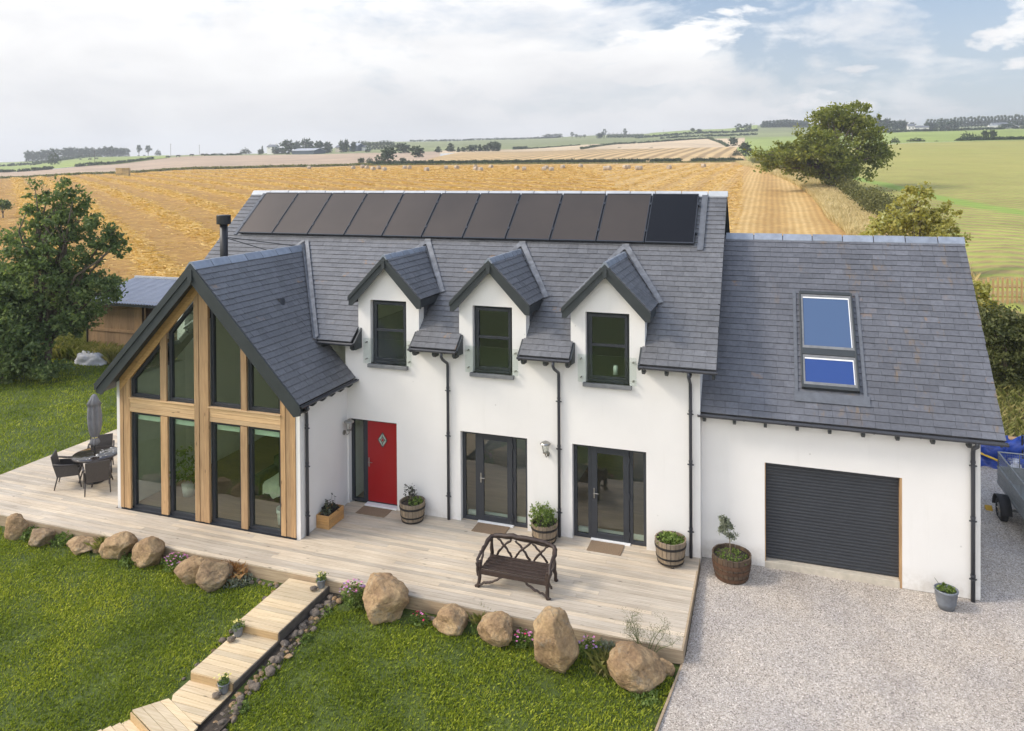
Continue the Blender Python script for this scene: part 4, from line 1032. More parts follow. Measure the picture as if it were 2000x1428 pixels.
downpipe([(AX+AE+.05, -2.08, AZE-.08), (AX+AE+.05, -2.08, AZE-.16), (AX+AE-.1, -2.0, AZE-.24), (-2.985, -1.76, AZE-.32), (-2.985, -1.75, AZE-.42), (-2.985, -1.75, .01)], (.45, 1.55, 2.4))

# --- garage roof
S2 = MB(); up2 = Vector((0, GRY-GEO, GRZ-GEZ)).normalized(); L2 = math.hypot(GRY-GEO, GRZ-GEZ)
g0 = 5.352; g1 = 10.835
slates(S2, (0, GEO, GEZ), (1, 0, 0), up2, [[(g0, 0), (g1, 0), (g1, L2-.05), (g0, L2-.05)]], .146, .255)
S2.build('garage_roof', M['slate_garage'], H)
U2 = MB(); planeslab(U2, (0, GEO, GEZ), (1, 0, 0), up2, [(g0, .01), (g1-.01, .01), (g1-.01, L2), (g0, L2)], .10); U2.prism([(g0, GRY, GRZ-.03), (g1-.01, GRY, GRZ-.03), (g1-.01, 6.7, 2.95), (g0, 6.7, 2.95)], (0, -.07, -.08)); U2.build('garage_soffit', M['under'], H)
ridge('ridge_tile', (5.70, GRY, GRZ), (g1+.01, GRY, GRZ), .66, .13, .135, M['ridge_dk'])
MB().prism([(g1-.06, GEO+.03, GEZ-.03), (g1-.06, GRY, GRZ-.04), (g1-.06, GRY, GRZ-.24), (g1-.06, GEO+.14, GEZ-.17)], (.04, 0, 0)).build('bargeboard', M['barge'], H)
# skylight
n2 = Vector((0, -GS, 1)).normalized(); gp = lambda x, z, h=0: Vector((x, GEO+(z-GEZ)/GS, z))+n2*h
SK = MB(); K2 = MB()
def roofbar(mb, x0, x1, z0, z1, h0, h1): 
    mb.prism([gp(x0, z0, h0), gp(x1, z0, h0), gp(x1, z1, h0), gp(x0, z1, h0)], n2*(h1-h0))
roofbar(SK, 7.335, 7.37, 3.55, 5.27, .0, .10); roofbar(SK, 8.39, 8.425, 3.55, 5.27, 0, .10); roofbar(SK, 7.37, 8.39, 5.22, 5.275, 0, .105); roofbar(SK, 7.37, 8.39, 3.55, 3.60, 0, .10); roofbar(SK, 7.37, 8.39, 4.11, 4.22, 0, .10)
sk = SK.build('roof_window', M['barge'], H, bevel=.008)
fr = MB()
for z0, z1 in ((4.225, 5.215), (3.605, 4.105)):
    for (a, b, c, d) in ((7.372, 7.41, z0, z1), (8.35, 8.388, z0, z1), (7.41, 8.35, z0, z0+.045), (7.41, 8.35, z1-.045, z1)): roofbar(fr, a, b, c, d, .02, .088)
fr.build('roof_window_sash', M['sill'], sk)
wt = MB(); 
for z0, z1 in ((4.27, 5.17), (3.65, 4.06)): roofbar(wt, 7.41, 8.335, z1-.022, z1, .02, .082); roofbar(wt, 8.335, 8.35, z0, z1, .02, .082)
wt.build('sash_reveal', M['white_trim'], sk)
p = MB(); roofbar(p, 7.41, 8.334, 4.27, 5.147, .05, .074); p.build('pane', M['sky_glass'], sk)
p = MB(); roofbar(p, 7.41, 8.334, 3.65, 4.037, .05, .074); p.build('pane', M['sky_glass_lower'], sk)
fl = MB(); roofbar(fl, 7.18, 8.60, 3.34, 3.50, .026, .036); roofbar(fl, 7.20, 7.27, 3.50, 5.30, .022, .034); roofbar(fl, 8.49, 8.56, 3.50, 5.30, .022, .034); fl.build('roof_window_flashing', M['plinth'], H)

# --- solar panels
nm = Vector((0, -MS, 1)).normalized(); mp = lambda x, z, h=0: Vector((x, EO+(z-EZ)/MS, z))+nm*h
X0, X1 = -8.02, 5.04; pw = (X1-X0)/11; z0, z1 = 6.265, 7.395
for i in range(11):
    a, b = X0+i*pw+.016, X0+(i+1)*pw-.016; w_ = .02
    f = MB()
    for (p_, q_, r_, s_) in ((a, a+w_, z0, z1), (b-w_, b, z0, z1), (a+w_, b-w_, z0, z0+w_), (a+w_, b-w_, z1-w_, z1)):
        f.prism([mp(p_, r_, .06), mp(q_, r_, .06), mp(q_, s_, .06), mp(p_, s_, .06)], nm*.045)
    fo = f.build('solar_panel', M['anth'], H); g = MB(); g.prism([mp(a+w_, z0+w_, .065), mp(b-w_, z0+w_, .065), mp(b-w_, z1-w_, .065), mp(a+w_, z1-w_, .065)], nm*.034); g.build('solar_cells', M['solar'] if i < 10 else M['solar_dim_reflection'], fo)
rl = MB()
for i in range(12):
    x = X0+i*pw
    for z in (z0+.25, z1-.25): rl.prism([mp(x-.02, z-.025, .03), mp(x+.02, z-.025, .03), mp(x+.02, z+.025, .03), mp(x-.02, z+.025, .03)], nm*.085)
for z in (z0+.25, z1-.25): rl.prism([mp(X0-.03, z-.02, .03), mp(X1+.03, z-.02, .03), mp(X1+.03, z+.02, .03), mp(X0-.03, z+.02, .03)], nm*.028)
rl.build('panel_clamp', M['anth'], H)
bk = MB(); bk.prism([mp(X0+.01, z0+.01, .04), mp(X1-.01, z0+.01, .04), mp(X1-.01, z1-.01, .04), mp(X0+.01, z1-.01, .04)], nm*.012); bk.build('panel_gap_shade', M['under'], H)  # black sheet added under the panels to put shade into their gaps
fl = MB(); fl.prism([mp(X1+.06, z0-.10, .026), mp(X1+.19, z0-.10, .026), mp(X1+.19, z1+.02, .026), mp(X1+.06, z1+.02, .026)], nm*.012); fl.prism([mp(X1+.19, z0-.10, .03), mp(X1+.205, z0-.10, .03), mp(X1+.205, z1+.02, .03), mp(X1+.19, z1+.02, .03)], nm*.03)
fl.prism([mp(X0-.16, z0-.02, .026), mp(X0-.07, z0-.02, .026), mp(X0-.07, z1+.02, .026), mp(X0-.16, z1+.02, .026)], nm*.02); fl.build('panel_flashing', M['plinth'], H)

# --- flue
f = MB(); f.tube([(-7.50, 1.0, 4.9), (-7.50, 1.0, 6.70)], .105, 20); fo = f.build('flue', M['flue'], H, True)
f = MB(); f.lathe((-7.50, 1.0, 6.66), [(.10, 0), (.185, .01), (.19, .03), (.19, .24), (.18, .26), (.06, .27)], 24); f.build('flue_cowl', M['flue'], fo, False)
f = MB(); f.tube([(-7.42, 1.0, 6.31), tuple(mp(-5.72, 5.98, .05))], .012, 6); f.tube([(-7.42, 1.0, 6.29), tuple(mp(-6.0, 5.75, .05))], .012, 6); f.build('flue_stay', M['flue'], fo)

# --- wall lanterns
def lantern(x, y, z, d, parent=H):
    """d: outward unit vector (2d)"""
    o = Vector((d[0], d[1], 0)); s = Vector((-d[1], d[0], 0)); p = Vector((x, y, z)); mb = MB()
    mb.tube([p, p+o*.03], .055, 16); mb.tube([p+o*.03, p+o*.09+Vector((0, 0, -.05)), p+o*.15+Vector((0, 0, .0)), p+o*.15+Vector((0, 0, .06))], .012, 8)
    c = p+o*.15+Vector((0, 0, .06)); mb.lathe(c, [(.005, 0), (.055, 0), (.06, .015), (.005, .02)], 16)
    for k in range(6):
        a = k*PI/3; mb.tube([c+Vector((math.cos(a)*.052, math.sin(a)*.052, .01)), c+Vector((math.cos(a)*.085, math.sin(a)*.085, .20))], .006, 5)
    mb.lathe(c+Vector((0, 0, .20)), [(.005, 0), (.118, 0), (.12, .012), (.10, .035), (.05, .06), (.02, .075), (.005, .08)], 20)
    l = mb.build('wall_lantern', M['chrome'], parent, False)
    g = MB(); g.lathe(c+Vector((0, 0, .018)), [(.045, 0), (.072, .18)], 16); g.build('lantern_glass', M['clear'], l, True)
lantern(2.05, -.005, 1.80, (0, -1)); lantern(-3.03, -.17, 1.78, (1, 0))
# ================================================================== DECK AND WALKWAY
def boards(mb, x0, x1, y0, y1, z, w=.118, gap=.006, th=.028, ln=3.9, seed=1, cut=None):
    rr = random.Random(seed); y = y0
    while y < y1-.02:
        ye = min(y+w, y1); a = x0; first = True
        while a < x1-.02:
            l = rr.uniform(1.2, ln) if first else ln*rr.uniform(.85, 1); first = False
            b = min(a+l, x1)
            if x1-b < .5: b = x1
            dz = rr.uniform(-.0012, .0012); mb.box(a, b-.004, y, ye-gap, z-th+dz, z+dz); a = b
        y = ye
D = MB()
boards(D, -12.85, 5.34, -3.155, -2.0, 0, seed=3); boards(D, -12.85, -8.24, -2.0, 6.0, 0, seed=4); boards(D, -3.03, 5.34, -2.0, -.53, 0, seed=5)
boards(D, -3.03, 5.34, -.53, .13, .003, seed=6)
deck = D.build('deck', M['deck'], None); tag(deck, kind='structure')
MB().box(-12.8, 5.31, -3.10, -.02, -.30, -.032).box(-12.8, -8.3, 0, 6, -.3, -.032).build('deck_joists', M['under'], deck)
fb = MB(); x = -12.85
while x < 5.2:
    e = min(x+4.2, 5.34); fb.box(x, e-.004, -3.157, -3.128, -.265, -.030); x = e
fb.box(5.315, 5.345, -3.15, -.02, -.27, -.030); fb.box(5.312, 5.345, -3.15, .0, -.028, .0012); fb.box(-12.86, -12.83, -3.1, 6, -.27, -.03)
fb.build('fascia_board', M['fascia'], deck)

P_ = MB()
boards(P_, -2.45, -1.54, -4.76, -3.165, -.12, w=.125, gap=.008, seed=11)
p1 = P_.build('path', M['step'], None); tag(p1, kind='structure')
MB().box(-2.44, -1.555, -4.765, -4.745, -.268, -.149).build('riser', M['riser'], p1)
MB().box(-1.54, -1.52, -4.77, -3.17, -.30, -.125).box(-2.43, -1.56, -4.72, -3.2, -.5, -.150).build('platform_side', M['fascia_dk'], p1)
P_ = MB(); boards(P_, -2.43, -1.555, -5.92, -4.757, -.27, w=.125, gap=.008, seed=12); P_.build('platform', M['step'], p1)
MB().box(-2.42, -1.57, -5.935, -5.915, -.418, -.299).build('riser', M['riser'], p1)
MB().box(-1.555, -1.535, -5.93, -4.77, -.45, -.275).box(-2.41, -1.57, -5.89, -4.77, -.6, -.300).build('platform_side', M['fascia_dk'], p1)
# third platform turns to the left: straight boards, then boards laid on the skew
A0 = np.array([-2.45, -6.38]); B0 = np.array([-1.56, -6.73])
P_ = MB(); y = -5.92; k = 0
while y > -6.75:
    def xl(yy): return -2.46
    ya, yb = y-.117, y
    f = lambda yy: (A0[0]+(yy-A0[1])/(B0[1]-A0[1])*(B0[0]-A0[0])) if yy < A0[1] else -2.45
    if f(ya) < -1.58:
        P_.prism([(f(ya), ya, -.448), (-1.57, ya, -.448), (-1.57, yb, -.448), (f(yb), yb, -.448)], (0, 0, .028))
    y -= .125
dv = (B0-A0)/np.linalg.norm(B0-A0); nv = np.array([dv[1], -dv[0]]);
if nv[1] > 0: nv = -nv
lf = np.array([-.62, -.78])
for k in range(4):
    o = A0+nv*(.125*k+.006); q0, q1 = o-dv*(.045*k), o+dv*(.965+.05*k); q2, q3 = q1+nv*.117+dv*.05, q0+nv*.117-dv*.045
    P_.prism([(*q0, -.449), (*q1, -.449), (*q2, -.449), (*q3, -.449)], (0, 0, .028))
P_.build('platform', M['step'], p1)
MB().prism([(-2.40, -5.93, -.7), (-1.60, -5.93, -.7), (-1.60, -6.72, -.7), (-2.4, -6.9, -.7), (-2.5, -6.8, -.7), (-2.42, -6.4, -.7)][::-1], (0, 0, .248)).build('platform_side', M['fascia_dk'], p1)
P_ = MB()
for k in range(12):
    o = A0+nv*(.125*(k+4)+.03)-dv*(.22+.04*k); q1 = o+dv*1.25; P_.prism([(*o, -.60), (*q1, -.60), (*(q1+nv*.117), -.60), (*(o+nv*.117), -.60)], (0, 0, .028))
P_.build('platform', M['step'], p1)
q0 = A0+nv*.51-dv*.18; q1 = A0+nv*.51+dv*1.2
MB().prism([(*q0, -.575), (*q1, -.575), (*(q1+nv*.02), -.575), (*(q0+nv*.02), -.575)], (0, 0, .128)).build('riser', M['riser'], p1)

# ================================================================== STONES
def rock(name, c, s, seed, mat, rough=.12, cuts=7, sub=4, rot=0, sink=.2, lean=0):
    bm = bmesh.new(); bmesh.ops.create_icosphere(bm, subdivisions=sub, radius=1); rr = random.Random(seed)
    pl = [(Vector((rr.gauss(0, 1), rr.gauss(0, 1), rr.gauss(0, .8))).normalized(), rr.uniform(.66, .92)) for _ in range(int(cuts*1.5))]
    off = Vector((rr.uniform(0, 50), rr.uniform(0, 50), rr.uniform(0, 50)))
    for v in bm.verts:
        p = v.co.copy()
        for n_, d_ in pl:
            k = p.dot(n_)
            if k > d_: p -= n_*(k-d_)*.88
        p *= 1+rough*1.3*(noise.noise(p*1.3+off))+rough*.55*noise.noise(p*3.5+off)-rough*.35*abs(noise.noise(p*6+off))+rough*.2*noise.noise(p*13+off)
        p.x += lean*p.z
        v.co = Vector((p.x*s[0], p.y*s[1], p.z*s[2]+s[2]*(1-sink)))
    me = bpy.data.meshes.new(name); bm.to_mesh(me); bm.free(); me.materials.append(mat); me.shade_smooth()
    o = bpy.data.objects.new(name, me); COL.objects.link(o); o.location = c; o.rotation_euler = (0, 0, rot); return o
BO = [((-9.68, -3.42), .27, .30, 'tall rounded boulder at the far left end of the deck edge'),
      ((-8.86, -3.43), .33, .21, 'low brown boulder second from the left along the deck edge'),
      ((-7.68, -3.42), .34, .18, 'flat pale boulder lying in front of the deck left of the big slanted one'),
      ((-6.71, -3.36), .40, .31, 'slanted sandy boulder reaching up to the deck below the left gable window'),
      ((-5.85, -3.38), .36, .34, 'grey-brown boulder with a narrow top, left of the first pink flowers'),
      ((-4.50, -3.60), .38, .27, 'smooth orange-brown boulder just right of the first pink flowers'),
      ((-3.97, -3.66), .38, .32, 'boulder beside the rusty dry grass, right one of a touching pair'),
      ((-.17, -3.44), .53, .40, 'biggest boulder right of the walkway, beside the large pink flower clump'),
      ((1.23, -3.40), .37, .23, 'round yellowish boulder between the red flowers and the notched brown boulder'),
      ((2.14, -3.50), .38, .27, 'angular brown boulder left of the bright pink flowers'),
      ((3.33, -3.84), .44, .58, 'tall upright boulder, the tallest of the row, near the deck corner'),
      ((4.62, -3.74), .50, .33, 'wide pale boulder in front of the feathery fennel'),
      ((5.08, -3.44), .17, .14, 'small boulder tucked at the very corner of deck and gravel'),
      ((-7.33, -3.36), .11, .09, 'small stone between the flat pale boulder and the slanted one')]
for i, ((x, y), r_, h_, lab) in enumerate(BO):
    o = rock('boulder', (x, y, gh(x, y)-.05), (r_*1.02, r_*.80, h_*1.04), 100+i*3, M['stone'], .13, 7, 5, random.Random(i).uniform(-.3, .3), .22, [0, .1, 0, .35, .1, .3, .25, -.08, .1, .05, -.12, 0, 0, 0][i])
    tag(o, lab, 'boulder', 'boulders along the deck edge')
rr = random.Random(5); n = 0
protos = [rock('cobble', (0, 0, 0), (.08*a, .06*a, .05*a), 300+k, M['stone_g'] if k % 3 else M['stone'], .16, 13, 3, 0, .45) for k, a in enumerate((1, 1.25, .8, 1.1, .9, 1.4))]
spots = []
for i in range(34): y = -3.35-i*.105+rr.uniform(-.04, .04); spots.append((-1.42+rr.uniform(0, .16)+(.0), y))
for i in range(80): spots.append((-1.33+rr.uniform(-.13, .17), -3.3-i*.058+rr.uniform(-.05, .05)))
for i in range(9): spots.append((-2.56+rr.uniform(-.06, .02), -3.5-i*.30+rr.uniform(-.05, .05)))
for i in range(9): spots.append((-3.35+i*.10+rr.uniform(-.03, .03), -3.27+rr.uniform(-.08, .03)))
for i in range(8): spots.append((.45+i*.09, -3.28+rr.uniform(-.08, .03)))
for i, (x, y) in enumerate(spots):
    pr = protos[i % 6]; o = pr if i < 6 else pr.copy()
    if i >= 6: COL.objects.link(o)
    o.location = (x, y, gh(x, y)-.01); o.rotation_euler = (rr.uniform(-.3, .3), rr.uniform(-.3, .3), rr.uniform(0, 6)); k = rr.uniform(.5, 1.15); o.scale = (k, k*rr.uniform(.8, 1.2), k*rr.uniform(.7, 1.1))
    tag(o, 'small loose cobble lying beside the boardwalk or against the deck', 'stone', 'cobbles beside the boardwalk')

# ================================================================== PLANTS ROUND THE DECK
FLM = {}
def flower(x, y, z, fm, T, k=1.0):
    if fm.name not in FLM:
        mb = MB()
        for i in range(5):
            a = i*2*PI/5; d = Vector((math.cos(a), math.sin(a), 0)); s_ = Vector((-d.y, d.x, 0)); mb.add([(0, 0, 0), tuple(d*.016+s_*.011+Vector((0, 0, .006))), tuple(d*.026+Vector((0, 0, .004))), tuple(d*.016-s_*.011+Vector((0, 0, .006)))], [(0, 3, 2, 1)])
        me = bpy.data.meshes.new('flower'); me.from_pydata(mb.v, [], mb.f); bm_ = bmesh.new(); bm_.from_mesh(me); bmesh.ops.remove_doubles(bm_, verts=bm_.verts, dist=1e-5); bm_.to_mesh(me); bm_.free(); me.materials.append(fm); FLM[fm.name] = me
    o = bpy.data.objects.new('flower', FLM[fm.name]); COL.objects.link(o); o.parent = T; o.location = Vector((x, y, z))-origin_of(T); o.rotation_euler = (rr.uniform(-.5, .9), rr.uniform(-.5, .5), rr.uniform(0, 6)); q = k*rr.uniform(.75, 1.15); o.scale = (q, q, q)
def clump(name, c, r, h, n, leaf, mat, label, cat='plant', flowers=None, asp=.5, group=None, extra=None):
    T = thing(name, c, label, cat, group); c = Vector(c)
    P = bush_pts((c.x, c.y, c.z+h*.45), (r*.85, r*.85, h*.5), n, 9, r*.22); P = P[P[:, 2] > c.z-.02]
    V, F = leaves(P, leaf, asp); npmesh('leaves', V, F, mat, T)
    if flowers:
        for fm, fn in flowers:
            a = rng.uniform(0, 2*PI, fn); q = np.sqrt(rng.uniform(.05, 1, fn)); px = c.x+np.cos(a)*q*r*.9; py = c.y+np.sin(a)*q*r*.9; pz = c.z+h*(.35+.65*np.sqrt(np.clip(1-q*q*.8, 0, 1)))+.01
            for qx, qy, qz in zip(px, py, pz): flower(qx, qy, qz, fm, T)
    return T
g = lambda x, y: (x, y, gh(x, y)-.01)
clump('flower_clump', g(-5.12, -3.40), .30, .30, 90, .026, M['leaf_plant'], 'pink and mauve flowers between the grey narrow-topped boulder and the smooth one', 'flowers', [(M['pink'], 26), (M['mauve'], 14)])
clump('flower_clump', g(-.86, -3.38), .28, .46, 110, .026, M['leaf_plant'], 'large mauve and pink flower clump between boardwalk and biggest boulder', 'flowers', [(M['pink'], 26), (M['mauve'], 22)])
clump('flower_clump', g(.60, -3.50), .20, .18, 60, .024, M['leaf_plant'], 'small red flowers right of the biggest boulder', 'flowers', [(M['red'], 10), (M['pink'], 3)])
clump('flower_clump', g(2.63, -3.50), .20, .24, 60, .024, M['leaf_plant'], 'bright pink flowers left of the tallest boulder', 'flowers', [(M['pink'], 20), (M['red'], 3)])
clump('flower_clump', g(3.80, -3.42), .22, .30, 60, .024, M['leaf_plant'], 'mauve flowers right of the tallest boulder', 'flowers', [(M['mauve'], 14), (M['pink'], 8)])
clump('silver_plant', g(4.05, -3.34), .24, .26, 80, .03, M['leaf_grey'], 'silvery leaved plant between the mauve flowers and the wide pale boulder')
for wx, wy in ((-1.2, -3.75), (-1.15, -4.55), (-1.3, -5.35), (-1.2, -6.2)): clump('low_weeds', g(wx, wy), .16, .09, 26, .022, M['leaf_plant'], 'small green weeds among the cobbles right of the boardwalk', 'weeds', group='weeds among the boardwalk cobbles')
clump('low_weeds', g(-9.25, -3.38), .28, .22, 60, .03, M['leaf_plant'], 'green weeds between the two leftmost boulders', 'weeds')
clump('low_weeds', g(-8.35, -3.36), .26, .24, 60, .028, M['leaf_plant'], 'green weeds right of the second boulder from the left', 'weeds')
clump('low_weeds', g(-6.25, -3.50), .26, .18, 60, .028, M['leaf_plant'], 'low weeds in front of the slanted sandy boulder', 'weeds')
clump('low_weeds', g(-3.45, -3.45), .30, .22, 70, .026, M['leaf_grey'], 'grey-green weeds right of the dry rusty grass', 'weeds')
clump('low_weeds', g(4.85, -4.1), .3, .12, 60, .026, M['leaf_plant'], 'low green weeds beside the edging board at the lawn corner', 'weeds')
clump('low_weeds', g(1.7, -3.42), .14, .14, 30, .024, M['leaf_plant'], 'weeds between the round yellowish boulder and the angular brown one', 'weeds')
def tuft(name, c, r, h, n, mat, label, cat='grass tuft', w=.012, lean=.9):
    P = np.column_stack([c[0]+rng.normal(size=n)*r*.35, c[1]+rng.normal(size=n)*r*.35, np.full(n, c[2])]); V, F = blades(P, h, w, lean)
    o = npmesh(name, V, F, mat, None, loc=c); tag(o, label, cat); return o
M['rust_grass'] = leafm('rust_grass', (.20, .09, .03), (.36, .19, .08), (.50, .34, .18), .3, 3)
tuft('grass_tuft', g(-3.72, -3.32), .34, .26, 500, M['rust_grass'], 'rusty brown dry grass tuft beside the touching pair of boulders')
tuft('grass_tuft', g(-7.25, -3.24), .22, .24, 260, M['rough_grass'], 'dry yellow grass tuft behind the small stone by the slanted boulder')
tuft('grass_tuft', g(4.12, -3.66), .22, .26, 400, M['rough_grass'], 'green-yellow grass tuft left of the wide pale boulder')
tuft('grass_tuft', g(1.72, -3.24), .10, .26, 90, M['rough_grass'], 'thin grass tuft against the deck behind the angular boulder')
# fennel
T = thing('fennel', g(4.75, -3.30), 'thin feathery fennel plant rising behind the wide pale boulder', 'plant'); mb = MB(); tips = []
bx, by, bz = g(4.75, -3.30)
for k in range(9):
    a = rr.uniform(-1.25, 1.25); L_ = rr.uniform(.45, .80); tip = Vector((bx+math.sin(a)*L_*.75, by+rr.uniform(-.1, .2), bz+.15+math.cos(a)*L_)); b0 = Vector((bx+rr.uniform(-.1, .1), by, bz))
    mid = b0.lerp(tip, .5)+Vector((0, 0, .08)); mb.tube([b0, mid, tip], [.009, .006, .002], 5)
    for j in range(7):
        s = mid.lerp(tip, rr.random()); e = s+Vector((rr.uniform(-.16, .16), rr.uniform(-.1, .1), rr.uniform(.02, .16))); mb.tube([s, e], [.003, .0015], 4); tips.append(e)
mb.build('stem', M['stem'], T)
P = np.concatenate([np.array(e)[None]+rng.normal(size=(26, 3))*.035 for e in tips]); V, F = leaves(P, .022, .10); npmesh('leaves', V, F, M['leaf_bush'], T)

# barrels
def barrel(c, r, h, label, mat, hoops, hoopm, squash=1.0):
    T = thing('barrel_planter', c, label, 'barrel', 'half-barrel planters'); x, y, z = c; N = 22; mb = MB()
    prof = [(r*.80, .0), (r*.90, h*.3), (r*.97, h*.65), (r, h)]
    for k in range(N):
        a0, a1 = 2*PI*k/N+.012, 2*PI*(k+1)/N-.012; vs = []; dz = rr.uniform(-.006, .006)
        for (q, zz) in prof:
            for a in (a0, a1): vs.append((x+math.cos(a)*q, y+math.sin(a)*q, z+zz+(dz if zz == h else 0)))
        for (q, zz) in prof[::-1]:
            for a in (a0, a1): vs.append((x+math.cos(a)*(q-.028), y+math.sin(a)*(q-.028), z+zz+(dz if zz == h else 0)))
        m = len(vs)//2; fs = [(2*i, 2*i+1, 2*((i+1) % m)+1, 2*((i+1) % m)) for i in range(m)]
        fs += [tuple(2*i for i in range(m))[::-1], tuple(2*i+1 for i in range(m))]; mb.add(vs, fs)
    mb.build('stave', mat, T); hb = MB(); R_at = lambda q: np.interp(q, [0, .3, .65, 1], [r*.80, r*.90, r*.97, r])
    for hz, hw in hoops:
        q0, q1 = R_at(hz)+.004, R_at(hz+hw/h)+.004; hb.lathe((x, y, z+hz*h), [(q0-.01, 0), (q0+.005, 0), (q1+.005, hw), (q1-.01, hw)], 36)
    hb.build('hoop', hoopm, T); MB().lathe((x, y, z+h-.10), [(.01, 0), (r-.035, 0), (r-.03, .03), (r*.5, .045), (.01, .05)], 24).build('soil', M['soil'], T, True)
    return T
def fill(T, c, r, h, n, leaf, mat, asp=.5):
    P = bush_pts((c[0], c[1], c[2]+h*.35), (r, r, h*.6), n, 9, max(.035, r*.2)); P = P[P[:, 2] > c[2]-.03]; V, F = leaves(P, leaf, asp); return npmesh('leaves', V, F, mat, T)
H2 = ((.03, .035), (.27, .035), (.70, .045))
B1 = barrel((-1.12, -.33, .0), .30, .45, 'half barrel with dark spiky plant and small green one right of the red door', M['oak'], H2, M['hoop'])
fill(B1, (-1.02, -.36, .40), .16, .14, 34, .028, M['leaf_plant'])
mb = MB(); PP = []
for k in range(9):
    x, y = -1.22+rr.uniform(-.12, .16), -.30+rr.uniform(-.1, .1); hh = rr.uniform(.25, .42); mb.tube([(x, y, .38), (x+rr.uniform(-.04, .04), y, .38+hh)], [.005, .003], 5)
    for j in range(22): PP.append((x+rr.gauss(0, .025), y+rr.gauss(0, .02), .40+hh*(.3+.72*rr.random())))
mb.build('stem', M['stem'], B1); V, F = leaves(np.array(PP), .025, .5); npmesh('dark_leaves', V, F, M['leaf_dark'], B1)
B2 = barrel((2.06, -.30, .0), .295, .42, 'half barrel overflowing with wild green growth between the two french doors', M['oak'], H2, M['hoop'])
fill(B2, (2.04, -.32, .40), .29, .42, 130, .034, M['leaf_plant'], .35); fill(B2, (2.15, -.42, .30), .17, .35, 26, .026, M['leaf_dark'], .35)
B3 = barrel((4.78, -.37, .03), .32, .48, 'half barrel on small feet with low green plants right of the second french door', M['oak'], H2, M['hoop'])
fill(B3, (4.78, -.38, .44), .27, .12, 70, .034, M['leaf_plant'], .7)
ft = MB()
for a in (.3, 1.9, 3.4, 5.0): ft.box(4.78+math.cos(a)*.22-.03, 4.78+math.cos(a)*.22+.03, -.37+math.sin(a)*.22-.03, -.37+math.sin(a)*.22+.03, .001, .032)
ft.build('foot', M['hoop'], B3)
B4 = barrel((5.98, -.26, -.155), .385, .50, 'large dark half barrel on the gravel with a little olive tree', M['oak_dk'], ((.08, .07), (.38, .07), (.62, .075)), M['hoop_rust'])
fill(B4, (5.98, -.26, .27), .31, .07, 80, .020, M['leaf_plant'], .6)
OT = thing('olive_tree', (5.96, -.26, .22), 'young olive tree with thin stem growing in the dark half barrel', 'tree')
mb = MB(); mb.tube([(5.96, -.26, .22), (5.955, -.26, .50), (5.93, -.26, .70), (5.87, -.26, 1.02)], [.013, .010, .008, .003], 7)
OL = [(5.88, -.26, .86, .13, .12, .13), (5.99, -.27, .68, .10, .08, .07), (5.84, -.25, .98, .09, .08, .13), (5.80, -.27, .78, .08, .08, .08)]
for l in OL: mb.tube([(5.945, -.26, .62), (l[0], l[1], l[2])], [.006, .002], 5)
mb.build('trunk', M['oak'], OT, True); P, _ = crown_points(OL, 120, 12, .045, .2); V, F = leaves(P, .027, .32); npmesh('crown', V, F, M['leaf_grey'], OT)
# grey pot by the garage
PT = thing('grey_pot', (9.82, -.14, -.15), 'ribbed grey garden pot with green plant right of the garage door', 'pot')
MB().lathe((9.82, -.14, -.15), [(.13, 0), (.155, .10), (.17, .12), (.17, .15), (.18, .24), (.19, .26), (.19, .33), (.205, .345), (.205, .375), (.185, .38), (.18, .33), (.01, .33)], 28).build('body', M['pot_grey'], PT, True)
fill(PT, (9.82, -.14, .19), .15, .10, 40, .024, M['leaf_plant'], .5)
mb = MB(); mb.tube([(9.78, -.14, .12), (9.70, -.16, .30), (9.62, -.18, .42)], .004, 4); mb.tube([(9.88, -.14, .12), (9.93, -.1, .24)], .003, 4); mb.build('stem', M['stem'], PT)
# wooden planter
PB = thing('wooden_planter', (-2.87, -1.05, 0), 'golden wooden trough planter against the side wall of the gable', 'planter')
mb = MB()
for k in range(3):
    z0, z1 = .004+k*.10, .004+k*.10+.096; mb.box(-3.02, -2.69, -1.37, -1.345, z0, z1); mb.box(-3.02, -2.69, -.765, -.74, z0, z1); mb.box(-2.715, -2.69, -1.345, -.765, z0, z1); mb.box(-3.02, -2.995, -1.345, -.765, z0, z1)
mb.build('box', M['planter'], PB, bevel=.003); MB().box(-2.995, -2.715, -1.345, -.765, .02, .26).build('soil', M['soil'], PB)
fill(PB, (-2.86, -1.05, .27), .17, .20, 60, .026, M['leaf_dark'], .5); fill(PB, (-2.86, -1.15, .27), .14, .12, 30, .024, M['leaf_grey'], .4)
mb = MB(); PP = []
for k in range(12):
    x, y = -2.86+rr.uniform(-.1, .1), -1.05+rr.uniform(-.22, .25); hh = rr.uniform(.22, .36); mb.tube([(x, y, .25), (x+.01, y, .25+hh)], .003, 4)
    for j in range(5): PP.append((x+.01+rr.gauss(0, .01), y+rr.gauss(0, .01), .25+hh+rr.gauss(0, .01)))
mb.build('stem', M['stem'], PB); V, F = leaves(np.array(PP), .016, .8); npmesh('flower_heads', V, F, M['leaf_dark'], PB)
# door mats
for (x0, x1, y0, y1, lab) in ((-2.56, -1.80, -.45, -.045, 'brown coir mat in front of the red door'), (.38, 1.15, -.41, .015, 'brown coir mat in front of the left french door'), (3.03, 3.76, -.44, .015, 'brown coir mat in front of the right french door')):
    bm_ = MB(); bm_.box(x0, x1, y0, y1, .004, .020); tag(bm_.build('door_mat', M['mat'], None, bevel=.004, loc=((x0+x1)/2, (y0+y1)/2, .004)), lab, 'door mat', 'coir door mats')
